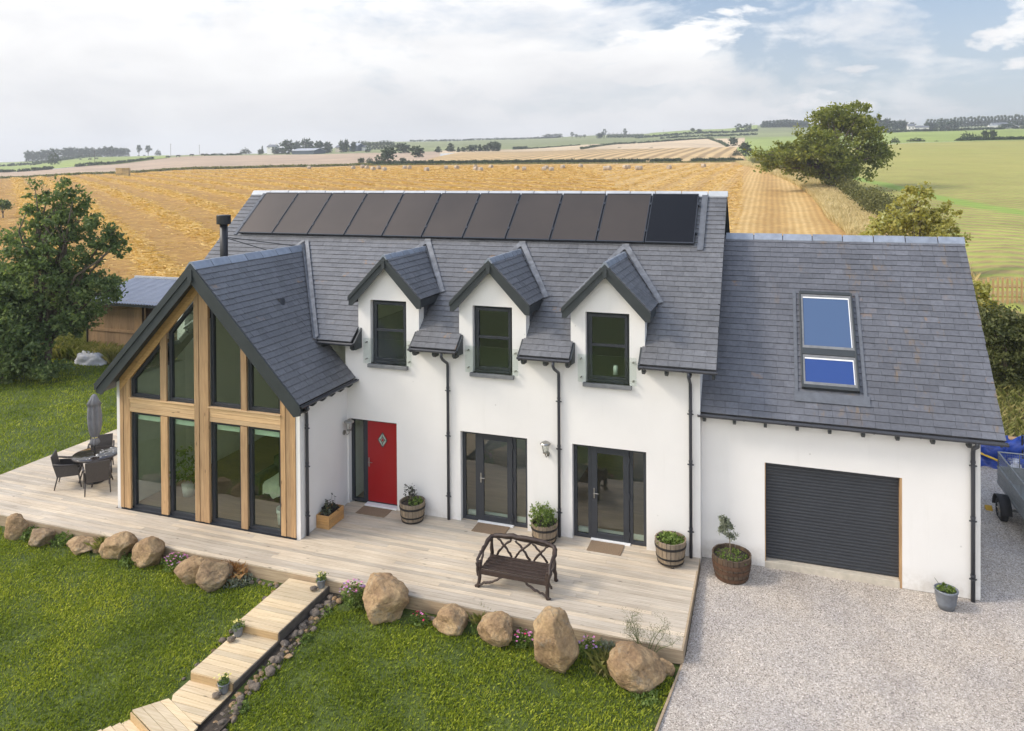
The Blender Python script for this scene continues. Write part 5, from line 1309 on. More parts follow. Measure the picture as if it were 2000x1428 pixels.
# buckets
def bucket(c, label):
    T = thing('bucket_planter', c, label, 'bucket', 'little metal bucket planters')
    MB().lathe(c, [(.066, 0), (.072, .02), (.092, .15), (.096, .155), (.096, .165), (.088, .165), (.085, .14), (.01, .14)], 22).build('bucket', M['bucket'], T, True)
    mb = MB(); mb.tube([(c[0]+.096*math.cos(a), c[1]+.096*math.sin(a)*.3-.07, c[2]+.16-.09*math.sin(a)) for a in np.linspace(0, PI, 9)], .003, 5); mb.build('handle', M['bucket'], T)
    fill(T, (c[0], c[1], c[2]+.15), .10, .14, 34, .020, M['leaf_plant'], .4)
    
    for k in range(14): flower(c[0]+rr.gauss(0, .055), c[1]+rr.gauss(0, .055), c[2]+.24+rr.uniform(0, .07), M['yellow'], T, .8)
    return T
bucket((-1.65, -3.26, -.118), 'small metal bucket of pale flowers at the top of the boardwalk by the deck')
bucket((-2.33, -4.86, -.268), 'small metal bucket of yellow flowers on the middle step of the boardwalk')
bucket((-1.70, -5.99, -.418), 'small metal bucket of yellow flowers on the lowest step of the boardwalk')
for (x, y, z, lab) in ((-1.72, -3.42, -.12, 'brown stone in front of the top bucket'), (-2.33, -5.06, -.27, 'flat brown stone in front of the middle bucket'), (-1.72, -6.14, -.42, 'brown stone in front of the lowest bucket')):
    tag(rock('stone', (x, y, z), (.085, .065, .05), 41, M['stone_g'], .12, 6, 3, .4, .05), lab, 'stone', 'stones on the boardwalk')

# ================================================================== BENCH
BN = thing('rustic_bench', (2.07, -2.14, 0), 'dark brown rustic branch bench with lattice back standing on the deck', 'bench')
def branch(mb, pts, r, seed=0, n=8, wob=.012, sub=5):
    r2 = random.Random(seed); out = []; rad = []
    pts = [Vector(p) for p in pts]; rs = r if hasattr(r, '__len__') else [r]*len(pts)
    for i in range(len(pts)-1):
        p0 = pts[max(i-1, 0)]; p1 = pts[i]; p2 = pts[i+1]; p3 = pts[min(i+2, len(pts)-1)]
        for k in range(sub):
            t_ = k/sub; q = .5*((2*p1)+(p2-p0)*t_+(2*p0-5*p1+4*p2-p3)*t_*t_+(3*p1-p0-3*p2+p3)*t_**3)
            out.append(q+Vector((r2.gauss(0, wob*.5), r2.gauss(0, wob*.4), r2.gauss(0, wob*.5)))); rad.append((rs[i]*(1-t_)+rs[i+1]*t_)*r2.uniform(.86, 1.2))
    out.append(pts[-1]); rad.append(rs[-1]); mb.tube(out, rad, n)
bx0, bx1 = 1.385, 2.755; yb, yf2 = -1.86, -2.44
mb = MB()
for k in range(5):
    y = yf2+.03+k*.115; mb.prism([(bx0+.02, y, .335), (bx1-.02, y, .335), (bx1-.02, y+.084, .335), (bx0+.02, y+.084, .335)], (0, 0, .03))
mb.box(bx0-.04, bx1+.04, yf2-.025, yf2+.02, .25, .345); mb.build('seat', M['bench'], BN, bevel=.008)
for i, (x, y, ztop) in enumerate(((bx0, yf2, .50), (bx1, yf2, .50), (bx0+.03, yb+.02, .70), (bx1-.03, yb+.02, .70))):
    mb = MB(); branch(mb, [(x+(-.01 if x < 2 else .01), y-(.02 if i < 2 else -.06), 0), (x, y, .30), (x, y, ztop)], [.04, .036, .034], 20+i); mb.build('leg', M['bench'], BN, True)
mb = MB()
for i, (a, b) in enumerate(((-.52, -.22), (-.24, -.54), (-.15, .16), (.16, -.16), (.20, .52), (.54, .24))):
    branch(mb, [(2.07+a, yb+.01, .70), (2.07+(a+b)/2+.02*(-1)**i, yb-.005, .54), (2.07+b, yb+.01, .36)], .022, 40+i, 7)
mb.build('lattice', M['bench'], BN, True)
mb = MB(); branch(mb, [(bx0-.01, yf2+.14, .60), (bx0-.0, yb-.12, .68), (bx0+.10, yb+.01, .735), (2.07-.2, yb+.02, .77), (2.07+.25, yb+.02, .77), (bx1-.12, yb+.01, .735), (bx1+.02, yb-.1, .66), (bx1+.02, yf2+.14, .58)], [.03, .038, .042, .046, .046, .042, .038, .03], 61, 9)
branch(mb, [(bx0+.05, yb+.03, .70), (2.0, yb+.04, .725), (bx1-.05, yb+.03, .69)], .028, 63); mb.build('top_rail', M['bench'], BN, True)
for s, x in ((1, bx0), (-1, bx1)):
    mb = MB(); branch(mb, [(x-.02*s, yf2+.14, .60), (x-.05*s, yf2+.0, .50), (x-.03*s, yf2-.03, .36), (x-.06*s, yf2+.06, .18)], [.032, .03, .028, .024], 70+s, 8); branch(mb, [(x, yb, .66), (x-.04*s, (yb+yf2)/2, .50), (x-.01*s, yf2+.1, .34)], .022, 75+s)
    mb.build('armrest', M['bench'], BN, True)
    mb = MB(); branch(mb, [(x-.07*s, yf2-.04, .02), (x+.14*s, yf2-.02, .10), (x+.30*s, yf2-.01, .15), (x+.46*s, yf2-.01, .26)], .022, 80+s, 7); mb.build('brace', M['bench'], BN, True)

# ================================================================== GARDEN TABLE SET
GT = thing('garden_table', (-10.02, -.96, 0), 'round dark glass-topped patio table wet with rain at the left end of the deck', 'table')
MB().lathe((-10.02, -.96, .715), [(.01, 0), (.53, 0), (.545, .008), (.545, .016), (.53, .022), (.01, .022)], 48).build('tabletop', M['glass_top'], GT, True)
MB().lathe((-10.02, -.96, .69), [(.50, 0), (.555, .0), (.56, .03), (.548, .046), (.546, .02), (.50, .02)], 48).build('rim', M['rattan'], GT, True)
for k in range(4):
    a = .6+k*PI/2; mb = MB(); mb.tube([(-10.02+math.cos(a)*.42, -.96+math.sin(a)*.42, .7), (-10.02+math.cos(a)*.30, -.96+math.sin(a)*.30, .35), (-10.02+math.cos(a)*.40, -.96+math.sin(a)*.40, 0)], .018, 8); mb.build('leg', M['rattan'], GT, True)
puddle = MB(); pr_ = random.Random(3)
for k in range(26):
    a = pr_.uniform(-1.4, 1.9); q = pr_.uniform(.1, .46); c = (-10.02+math.cos(a)*q, -.96+math.sin(a)*q, .7375); puddle.lathe(c, [(.001, 0), (pr_.uniform(.012, .045), .0), (.001, .003)], 9, 1, pr_.uniform(.5, 1))
wt = NT('rain_water').set((.5, .5, .5), .02, 0, 1.0).m; puddle.build('rain_puddle', wt, GT, True)
def chair():
    T = thing('rattan_chair', (0, 0, 0), '', 'chair', 'rattan chairs round the patio table')
    mb = MB(); mb.box(-.27, .27, -.26, .24, .30, .42); mb.build('seat', M['rattan'], T, bevel=.02)
    mb = MB(); mb.prism([(-.25, .22, .32), (.25, .22, .32), (.27, .30, .62), (.28, .345, .86), (-.28, .345, .86), (-.27, .30, .62)], (0, .035, 0)); mb.build('backrest', M['rattan'], T, bevel=.01)
    for s in (-1, 1):
        mb = MB(); mb.prism([(s*.28, -.27, .32), (s*.28, .24, .32), (s*.28, .29, .60), (s*.28, -.24, .56)], (s*.03, 0, 0)); mb.build('side_panel', M['rattan'], T, bevel=.008)
        mb = MB(); mb.tube([(s*.30, .31, .66), (s*.31, .1, .615), (s*.31, -.2, .59), (s*.30, -.28, .54)], .025, 8); mb.build('armrest', M['rattan'], T, True)
        for y0, y1 in ((-.25, -.31), (.22, .30)):
            mb = MB(); mb.tube([(s*.27, y0, .34), (s*.285, y1, 0)], [.020, .014], 8); mb.build('leg', M['rattan'], T, True)
    return T
ch = chair(); ch2 = copy_tree(ch); ch3 = copy_tree(ch)
for o, (x, y), (fx, fy), lab in ((ch, (-10.50, -1.33), (.77, .64), 'rattan chair seen side-on at the left of the patio table'), (ch2, (-9.50, -1.39), (-.77, .64), 'rattan chair with its back to the viewer, nearest the glazed gable'), (ch3, (-10.52, -.36), (.69, -.73), 'rattan chair behind the closed parasol')):
    o.location = (x, y, .002); o.rotation_euler = (0, 0, math.atan2(fy, fx)+PI/2); o['label'] = lab
UM = thing('parasol', (-10.05, -.96, .0), 'closed grey parasol tied with a yellow band standing through the patio table', 'parasol')
mb = MB(); n = 40; vs = []; fs = []
rows = [(.03, 2.29), (.06, 2.26), (.10, 2.17), (.165, 2.04), (.13, 2.035), (.135, 1.95), (.155, 1.75), (.15, 1.5), (.125, 1.32), (.085, 1.20), (.055, 1.155), (.085, 1.10), (.11, 1.02), (.09, .96), (.03, .98)]
for j, (r_, z) in enumerate(rows):
    for k in range(n):
        a = 2*PI*k/n; q = r_*(1+.17*math.sin(a*8+z*1.5)*(1 if j > 2 else .35)+.06*math.sin(a*3+z*4)); vs.append((-10.05+math.cos(a)*q, -.96+math.sin(a)*q, z+(.025*math.sin(a*8) if j in (3, 13) else 0)))
for j in range(len(rows)-1):
    for k in range(n): k2 = (k+1) % n; fs.append((j*n+k, (j+1)*n+k, (j+1)*n+k2, j*n+k2))
fs.append(tuple(range(n))); mb.add(vs, fs); mb.build('canopy', M['canopy'], UM, True)
mb = MB(); mb.tube([(-10.05, -.96, .02), (-10.05, -.96, 2.2)], .019, 10); mb.build('pole', M['flue'], UM, True)
mb = MB(); mb.lathe((-10.05, -.96, 1.14), [(.06, 0), (.066, .015), (.06, .03)], 20); mb.build('tie', M['yellow'], UM, True)
mb = MB(); mb.lathe((-10.05, -.96, .004), [(.01, 0), (.23, 0), (.24, .02), (.22, .05), (.04, .09), (.03, .2), (.01, .2)], 24); mb.build('base', M['flue'], UM, True)
PW = thing('potted_shrub', (-8.62, .75, 0), 'small green pot plant half hidden behind the left corner of the gable', 'plant')
MB().lathe((-8.62, .75, .003), [(.01, 0), (.12, 0), (.16, .30), (.14, .30), (.01, .26)], 18).build('pot', M['hoop_rust'], PW, True); fill(PW, (-8.62, .75, .32), .15, .3, 40, .035, M['leaf_plant'], .4)

# ================================================================== SHED, SACK (left)
SH = thing('open_shed', (-20, 12, -.35), 'open-fronted timber shed with corrugated metal roof behind the left tree', 'shed')
mb = MB(); x = -23.72
while x < -20.4: mb.box(x, x+.142, 10.9, 10.93, -.36, 2.22); x += .148
x = 10.95
while x < 13.9: mb.box(-23.74, -23.715, x, x+.142, -.36, 2.2+(x-10.9)*.17); x += .148
x = -23.7
while x < -15.2: mb.box(x, x+.142, 13.9, 13.93, -.36, 2.65); x += .148
mb.build('boarding', M['shed'], SH)
MB().box(-23.6, -20.5, 10.87, 10.90, .78, .90).box(-23.75, -15.2, 10.88, 10.96, 2.12, 2.26).box(-20.45, -20.33, 10.9, 11.0, -.36, 2.2).box(-18.4, -18.28, 10.9, 11.0, -.36, 2.2).box(-15.3, -15.2, 10.9, 11.0, -.36, 2.2).build('frame', M['shed'], SH)
MB().box(-23.765, -23.72, 10.86, 10.93, -.36, 2.2).build('corner_trim', M['flue'], SH)
nx_ = 360; xs_ = np.linspace(-24.05, -14.9, nx_); vs = []; 
for y, z in ((10.55, 2.20), (14.05, 2.82)):
    for x in xs_: vs.append((x, y, z+.022*math.copysign(min(1, abs(math.sin((x)*2*PI/.16))*1.6), math.sin(x*2*PI/.16))))
mb = MB(); mb.add(vs, [(i, i+1, i+1+nx_, i+nx_) for i in range(nx_-1)]); mb.build('metal_roof', M['metal_roof'], SH)
MB().box(-24.05, -14.9, 13.98, 14.12, 2.80, 2.90).build('ridge_flashing', M['ridge_lt'], SH); MB().box(-24.05, -14.9, 10.56, 10.58, 2.06, 2.17).build('fascia', M['barge'], SH)
MB().box(-21.2, -18.9, 12.6, 13.6, -.35, .5).build('workbench', M['shed'], SH)
def heap(name, c, s, seed, mat, amp=.35, parent=None, n=26, fx=2.2):
    vs = []; fs = []; off = Vector((seed*3.1, seed*1.7, 0))
    for j in range(n+1):
        for i in range(n*2):
            th = PI/2*j/n; ph = PI*i/n; d = Vector((math.cos(ph)*math.cos(th), math.sin(ph)*math.cos(th), math.sin(th)))
            q = 1+amp*(noise.noise(d*fx+off))+amp*.5*abs(noise.noise(d*fx*2.6+off))+amp*.25*noise.noise(d*fx*6+off)
            p = Vector((d.x*s[0], d.y*s[1], d.z*s[2]))*q; vs.append((c[0]+p.x, c[1]+p.y, c[2]+max(0, p.z)))
    for j in range(n):
        for i in range(n*2): k = (i+1) % (n*2); fs.append((j*n*2+i, j*n*2+k, (j+1)*n*2+k, (j+1)*n*2+i))
    mb = MB(); mb.add(vs, fs); return mb.build(name, mat, parent, True, loc=None if parent else c)
sp = atz(168, 712, -.35)
tag(heap('rubble_sack', (sp.x, sp.y+.3, -.36), (.85, .42, .50), 3, M['bag'], .22), 'crumpled white rubble sack lying on the grass by the shed', 'sack')
n = 26000; P = np.stack([rng.uniform(10.8, 24, n), rng.uniform(9.4, 19, n)], 1); P = P[P[:, 1]-9.4 > -.0+.3*np.sin(P[:, 0]*3)]; P = np.column_stack([P, gh_np(P[:, 0], P[:, 1])]); V, F = blades(P, .32, .03, 1.0)
tag(npmesh('weeds', V, F, M['rough_grass']), 'rough weeds growing on the bank behind the garage', 'weeds', kind='stuff')
gx_, gy_2 = np.meshgrid(np.linspace(10.6, 26, 30), np.linspace(8.8, 17, 20)); sheet('bare_earth', gx_, gy_2, gh_np(gx_, gy_2)+.015, M['asphalt'])
# rough grass behind the sack and under the left tree
n = 26000; P = np.stack([rng.uniform(-27, -14.5, n), rng.uniform(9.6, 13.5, n)], 1)
P = P[(P[:, 0] < -23.9) | (P[:, 1] < 10.7)]; P = P[(P[:, 0] < -20.8) | (P[:, 1] > 9.9)]
Q = np.stack([rng.uniform(-50, -24.3, 30000), rng.uniform(13, 26, 30000)], 1); P = np.concatenate([P, Q])
P = np.column_stack([P, gh_np(P[:, 0], P[:, 1])]); V, F = blades(P, .6, .035, .9)
tag(npmesh('rough_grass', V, F, M['rough_grass']), 'long rough grass growing round the shed and along the field edge', 'grass', kind='stuff')

# ================================================================== RIGHT SIDE YARD
TR = thing('trailer', (12.6, 4.3, -.2), 'grey galvanised car trailer with mesh sides parked beside the garage', 'trailer')
X0, X1, Y0, Y1 = 11.98, 13.35, 2.6, 5.3
mb = MB(); mb.box(X0, X0+.03, Y0, Y1, .36, .78); mb.box(X1-.03, X1, Y0, Y1, .36, .78); mb.box(X0, X1, Y1-.03, Y1, .36, .78); mb.box(X0, X1, Y0, Y0+.03, .36, .78); mb.box(X0, X1, Y0, Y1, .33, .37)
for z in (.40, .58, .76): mb.box(X0-.015, X0, Y0, Y1, z-.02, z+.02)
mb.build('body', M['trailer'], TR, bevel=.004)
mb = MB()
for (a, b) in (((X0+.01, Y1-.02), (X0+.01, Y0)), ((X1-.01, Y1-.02), (X1-.01, Y0)), ((X0+.01, Y1-.02), (X1-.01, Y1-.02))):
    a3 = Vector((*a, 0)); b3 = Vector((*b, 0)); mb.tube([a3+Vector((0, 0, 1.12)), b3+Vector((0, 0, 1.12))], .018, 8)
    for k in range(4): q = a3.lerp(b3, k/3); mb.tube([q+Vector((0, 0, .76)), q+Vector((0, 0, 1.12))], .013, 6)
    nn = int((b3-a3).length/.05)
    for k in range(nn): q = a3.lerp(b3, k/nn); mb.tube([q+Vector((0, 0, .78)), q+Vector((0, 0, 1.11))], .0025, 4)
    for k in range(6): z = .81+k*.05; mb.tube([a3+Vector((0, 0, z)), b3+Vector((0, 0, z))], .0025, 4)
mb.build('mesh_side', M['trailer'], TR)
def wheel(x, y):
    mb = MB(); prof = [(.17, -.07), (.25, -.075), (.272, -.05), (.275, .05), (.25, .075), (.17, .07)]; n = 32; vs = []; fs = []
    for (r_, o) in prof:
        for k in range(n): a = 2*PI*k/n; vs.append((x+o, y+math.cos(a)*r_, .075+math.sin(a)*r_))
    m = len(prof)
    for j in range(m):
        for k in range(n): k2 = (k+1) % n; j2 = (j+1) % m; fs.append((j*n+k, j2*n+k, j2*n+k2, j*n+k2))
    mb.add(vs, fs); w = mb.build('wheel', M['rubber'], TR, True); mb = MB()
    vs = [(x-.05, y+math.cos(2*PI*k/n)*.172, .075+math.sin(2*PI*k/n)*.172) for k in range(n)]; mb.prism(vs, (.05, 0, 0)); mb.tube([(x-.075, y, .075), (x-.04, y, .075)], .045, 12)
    for k in range(8): a = 2*PI*k/8; mb.tube([(x-.058, y+math.cos(a)*.05, .075+math.sin(a)*.05), (x-.058, y+math.cos(a)*.16, .075+math.sin(a)*.16)], .016, 6)
    mb.build('rim', M['chrome'], w)
wheel(11.84, 4.35); wheel(13.49, 4.35)
n = 16
for xc in (11.84, 13.49):
    vs = []; mb = MB()
    for x in (xc-.12, xc+.12):
        for r_ in (.33, .345):
            for k in range(n+1): a = PI*k/n; vs.append((x, 4.35+math.cos(a)*r_*1.05, .075+math.sin(a)*r_))
    m = n+1; fs = []
    for k in range(n): fs += [(k, k+1, 2*m+k+1, 2*m+k), (m+k, 3*m+k, 3*m+k+1, m+k+1), (k, m+k, m+k+1, k+1), (2*m+k, 2*m+k+1, 3*m+k+1, 3*m+k)]
    mb.add(vs, fs); mb.build('mudguard', M['rubber'], TR, True)
MB().box(12.6, 12.7, Y0-1.1, Y0, .30, .38).build('drawbar', M['trailer'], TR); MB().tube([(11.9, 4.35, .075), (13.4, 4.35, .075)], .03, 8).build('axle', M['trailer'], TR)
tag(MB().prism([(11.60, 4.62, -.21), (11.60, 4.88, -.21), (11.60, 4.86, -.05), (11.60, 4.80, -.03)], (.14, 0, 0)).build('wheel_chock', plain('yellow_plastic', (.55, .33, .03), .5), None, loc=(11.67, 4.75, -.21)), 'yellow wheel chock beside the trailer tyre', 'wheel chock')
p = atz(1938, 915, -.15); tag(heap('blue_tarpaulin', (p.x+.1, p.y+.6, -.2), (.8, .6, .72), 7, M['tarp'], .9), 'crumpled blue tarpaulin heaped behind the garage corner', 'tarpaulin')
p = atz(1985, 915, -.15); tag(heap('white_sack', (p.x+.2, p.y+.3, -.2), (.5, .4, .42), 9, M['bag'], .5), 'crumpled white sack beside the blue tarpaulin', 'sack')
tag(MB().tube([(p.x-1.0, p.y-.1, .25), (p.x-.5, p.y-.35, .12)], .03, 8).build('yellow_strap', plain('yellow_strap', (.7, .45, .04), .5), None, True, loc=(p.x-.8, p.y-.2, .2)), 'yellow tube lying over the blue tarpaulin', 'strap')
q = atz(1970, 880, -.1); pl = MB()
for k in range(4): pl.box(q.x-1.6+k*.06, q.x+1.2+k*.04, q.y+.25+k*.02, q.y+.55, -.2+k*.09, -.12+k*.09)
tag(pl.build('timber_stack', M['shed'], None, loc=(q.x, q.y+.4, -.2)), 'stack of old timbers behind the sacks at the right edge', 'timber stack')
q = atz(1997, 915, -.15); tag(MB().tube([(q.x, q.y, -.2), (q.x, q.y, .75)], .03, 8).build('black_post', M['flue'], None, loc=(q.x, q.y, -.2)), 'thin black post at the right edge behind the trailer', 'post')

# ================================================================== TREES AND HEDGES
def lob(u, y, ru, ry, d, dd=1.0):
    c = at(u, y, d); return (c.x, c.y, c.z, ru/FPX*d, ru/FPX*d*dd, ry/FPX*d)
def tree_px(name, ub, d, lobes, nclump, per, cr, leaf, mat, label, r0=.2, nb=14, cat='tree', **k):
    b = ground(ub, d); L = [lob(*l[:4], d+(l[4] if len(l) > 4 else 0), .9) for l in lobes]
    T = thing(name, b, label, cat); P, _ = crown_points(L, nclump, per, cr, k.get('shell', .5)); P = P[P[:, 2] > gh_np(P[:, 0], P[:, 1])]
    V, F = leaves(P, leaf, k.get('asp', .55)); npmesh('crown', V, F, mat, T); mb = MB(); branch_mesh(mb, b, L, r0, nb, k.get('split', .3)); mb.build('trunk', M['bark'], T, True); return T
tree_px('alder_tree', 78, 32, [(72, 385, 18, 34), (125, 372, 16, 34), (150, 395, 22, 30), (100, 415, 50, 36), (150, 435, 45, 30), (60, 470, 58, 40), (130, 490, 75, 40), (200, 478, 34, 22), (232, 486, 22, 16), (215, 455, 18, 14), (75, 545, 95, 48), (180, 560, 52, 34), (215, 572, 20, 20), (110, 610, 90, 36), (150, 630, 40, 22), (15, 560, 60, 70), (25, 625, 70, 35)], 900, 34, .24, .082, M['leaf_left'],
        'tall dense green tree standing left of the shed', .24, 22, split=.28)
tree_px('thicket', 0, 30.5, [(10, 640, 60, 50), (45, 690, 45, 45), (-30, 600, 60, 70), (-10, 710, 60, 40), (90, 720, 40, 16)], 300, 46, .3, .085, M['leaf_left'], 'dark thicket under the tall tree at the left edge', .1, 8, 'bush', split=.15)
tree_px('small_tree', 5, 105, [(5, 400, 12, 9)], 22, 20, .4, .2, M['leaf_left'], 'small round bush in the stubble at the far left edge', .1, 4, 'bush')
tree_px('ash_tree', 1632, 118, [(1655, 222, 42, 28, 0), (1625, 240, 40, 30, 3), (1690, 255, 40, 36, -1), (1590, 275, 50, 30, -2), (1545, 300, 48, 28, 0), (1505, 312, 30, 22, 1), (1620, 300, 60, 36, -3), (1700, 300, 36, 30, 0), (1650, 335, 52, 24, -1), (1575, 330, 45, 20, 2), (1728, 290, 18, 18, 0), (1605, 225, 18, 12, 0), (1480, 300, 14, 12, 0)],
        640, 30, .85, .27, M['leaf_ash'], 'big broad ash tree in the hedge between stubble and green field', .55, 34, split=.22, shell=.35)
tree_px('sycamore', 1790, 45, [(1795, 375, 22, 25), (1790, 410, 45, 32), (1745, 425, 34, 26), (1838, 425, 36, 34), (1790, 450, 78, 32), (1715, 440, 22, 20), (1872, 470, 22, 22), (1700, 462, 20, 14)], 300, 17, .26, .105, M['leaf_syc'], 'yellowing young sycamore rising behind the garage ridge', .1, 22, asp=.75, shell=.3, split=.2)
tree_px('sycamore_shrub', 1915, 28, [(1912, 575, 24, 26), (1925, 600, 26, 16), (1900, 560, 16, 18)], 60, 14, .16, .09, M['leaf_syc'], 'pale yellow leaved shrub just right of the garage roof edge', .05, 8, 'bush', asp=.75)
tree_px('bramble_thicket', 1960, 27, [(1965, 640, 50, 40), (1945, 700, 45, 50), (2005, 680, 50, 60), (1960, 770, 38, 45), (2010, 780, 50, 60), (1930, 640, 30, 40)], 400, 44, .26, .062, M['leaf_bush'], 'dense dark bramble thicket on the bank right of the garage', .08, 14, 'bush', split=.1)
tree_px('green_weeds', 1945, 25.5, [(1945, 830, 25, 14), (1975, 845, 20, 8), (1935, 800, 20, 20)], 60, 26, .16, .05, M['leaf_plant'], 'brighter green weeds at the foot of the bramble bank', .03, 4, 'bush')
# hedge beside the stubble field
pts = []; 
for k in range(1200):
    d = 64*(290/64)**rng.uniform(0, 1); s = rng.uniform(-.9, .9); u = hl(d)+1467*(.9+s)/d; g_ = ground(u, d); hmax = 1.55+.55*math.sin(d*.23)+.35*math.sin(d*.07+1)
    pts.append(np.array([g_.x, g_.y, g_.z+rng.uniform(.15, 1)*hmax])+rng.normal(size=(48, 3))*np.array([.34, .5, .28])*(1+d/250))
P = np.concatenate(pts); V, F = leaves(P, .125, .6)
hd = npmesh('field_hedge', V, F, M['leaf_hedge'], None, loc=tuple(ground(hl(60), 60))); tag(hd, 'long brown-green hawthorn hedge running from the house into the distance', 'hedge')
# picket fence
PF = thing('picket_fence', ground(1960, 35), 'bare wooden picket fence at the edge of the green field', 'fence'); n_ = 0
for k in range(15):
    u = 1884+k*9.3; b = at(u, 585, 35); t_ = at(u, 543+rr.uniform(-2, 2)+(0 if k > 4 else (5-k)*1.5), 35); MB().box(b.x-.045, b.x+.045, b.y-.012, b.y+.012, b.z-.3, t_.z).build('picket', M['picket'], PF)
a, b = at(1880, 560, 35), at(2025, 562, 35); mb = MB()
for dz in (0, -.45): mb.tube([a+Vector((0, .05, dz)), b+Vector((0, .05, dz))], .03, 4)
mb.build('rail', M['picket'], PF)

# far trees: prototypes, then copies
def proto(kind):
    L = {'round': [(0, 0, .62, .36, .36, .30), (.15, 0, .50, .28, .28, .26), (-.17, .05, .52, .26, .28, .26), (.05, -.1, .34, .36, .3, .24), (0, 0, .16, .32, .3, .16)],
         'broad': [(-.35, 0, .5, .3, .3, .34), (.05, 0, .66, .32, .3, .30), (.36, 0, .48, .30, .3, .32), (0, 0, .3, .6, .3, .26), (.1, 0, .14, .55, .3, .14)],
         'cone': [(0, 0, .82, .08, .08, .14), (0, 0, .62, .15, .15, .16), (0, 0, .42, .22, .22, .16), (0, 0, .24, .28, .28, .14)],
         'pine': [(.02, 0, .86, .26, .2, .10), (-.2, 0, .68, .22, .2, .10), (.22, 0, .62, .2, .2, .10), (-.05, 0, .5, .2, .2, .08)],
         'poplar': [(0, 0, .76, .10, .10, .22), (.03, 0, .5, .13, .12, .24), (-.02, 0, .34, .12, .12, .18)],
         'bush': [(0, 0, .42, .5, .45, .45), (.35, 0, .3, .32, .3, .32), (-.35, 0, .28, .34, .3, .30)]}[kind]
    T = thing('far_tree' if kind != 'bush' else 'far_bush', (0, 0, 0), '', 'tree' if kind != 'bush' else 'bush')
    L2 = [tuple(q*10 for q in l) for l in L]; n = {'pine': 60, 'poplar': 70, 'cone': 70}.get(kind, 95)
    P, _ = crown_points(L2, n, 20, .75 if kind not in ('poplar', 'pine') else .55, .45); P = P[P[:, 2] > .1]
    V, F = leaves(P, .42 if kind not in ('poplar', 'pine') else .34, .6); npmesh('crown', V, F, M['leaf_far2'] if kind in ('poplar',) else M['leaf_far'], T)
    mb = MB(); branch_mesh(mb, (0, 0, 0), L2, .28 if kind != 'bush' else .15, 6, .25, seg=3); mb.build('trunk', M['bark'], T, True); return T
PR = {}
def put(kind, u, ytop, wpx, d, label, group, cat=None):
    g_ = ground(u, d); top = at(u, ytop, d).z; h = max(1.0, top-g_.z+.3); wunit = {'round': .8, 'broad': 1.35, 'cone': .6, 'pine': .9, 'poplar': .3, 'bush': 1.5}[kind]*10
    if kind not in PR: PR[kind] = proto(kind); o = PR[kind]
    else: o = copy_tree(PR[kind])
    w = wpx/FPX*d; o.location = (g_.x, g_.y, g_.z-.3); o.scale = (w/wunit, w/wunit, h/10*1.02); o.rotation_euler = (0, 0, -YAW*0+rr.choice([0, PI])+rr.uniform(-.4, .4)); tag(o, label, cat or o['category'], group); return o
for u, y, w in ((56, 291, 14), (68, 294, 13), (84, 290, 22), (102, 287, 22), (128, 286, 22), (143, 285, 20), (158, 287, 18), (170, 285, 20), (190, 289, 20), (204, 286, 20), (217, 283, 22), (228, 286, 18), (241, 287, 20)):
    put('round', u, y, w*1.25, 950, 'dark hazy tree of the wood on the skyline at far left', 'trees of the far left skyline wood')
put('bush', 106, 291, 30, 560, 'round green tree standing in front of the far left wood', None)
put('pine', 272, 283, 18, 900, 'wind-bent pine left of the pair on the left skyline', None); put('pine', 290, 284, 22, 905, 'wind-bent wider pine in the middle of the left skyline group', None); put('bush', 309, 290, 14, 900, 'low bush right of the wind-bent pines on the left skyline', None)
put('bush', 480, 287, 24, 700, 'low round bush on the skyline left of the pale farmhouse', None)
for k, (u, y, w) in enumerate(((508, 290, 10), (513, 283, 6), (540, 285, 18), (565, 270, 34), (583, 272, 16), (602, 267, 28), (622, 272, 24), (642, 274, 20), (552, 287, 14), (637, 285, 18), (620, 286, 26))):
    put('round' if w > 8 else 'cone', u, y, w, 640+(k % 3)*25, 'dark tree clustered round the distant farm left of centre', 'trees round the distant farm')
for u, y in ((668, 271), (678, 269), (690, 274), (672, 276)): put('round', u, y, 12, 610, 'thin airy tree beside the farm sheds left of centre', 'airy trees by the farm sheds')
for k in range(11): put('broad', 698+k*7, 274-2*math.sin(k)-(k > 3), 12, 700, 'tree of the low dark wood above the farm sheds', 'low dark wood left of centre')
put('bush', 719, 280, 14, 560, 'small round tree in the green field below the low wood', None)
put('round', 705, 307, 15, 332, 'small dark tree at the left end of the field hedge', None); put('bush', 722, 306, 18, 335, 'brownish bush second from the left of the hedge trees', None)
put('broad', 743, 300, 26, 335, 'dark domed bush left of the tall hedge tree', None); put('round', 758, 283, 34, 340, 'tallest tree above the left part of the field hedge', None)
put('bush', 773, 311, 12, 332, 'small reddish bush right of the tallest hedge tree', None); put('round', 788, 307, 15, 335, 'small round bush at the field hedge right of the gap', None)
put('round', 789, 277, 34, 520, 'dark round tree behind the tall hedge tree', None); put('round', 817, 282, 30, 400, 'bright green tree standing on the track left of the striped field', None)
put('cone', 856, 285, 16, 520, 'small dark conifer left of centre above the striped field', None); put('cone', 880, 278, 22, 530, 'taller feathery conifer above the striped field', None); put('cone', 896, 286, 9, 520, 'tiny conifer between the conifer and the tree clump', None)
for u, y, w in ((906, 286, 12), (922, 281, 30), (938, 280, 10), (948, 281, 18), (963, 274, 32), (972, 282, 14)): put('round' if w > 10 else 'cone', u, y, w, 525, 'dark tree in the clump at the top edge of the striped field', 'tree clump above the striped field')
put('broad', 1080, 260, 46, 1150, 'low rounded wood on the skyline right of centre', None)
for u, y in ((1118, 258), (1126, 262), (1134, 264), (1142, 263)): put('pine', u, y, 11, 1000, 'thin pine on the skyline right of centre', 'thin skyline pines')
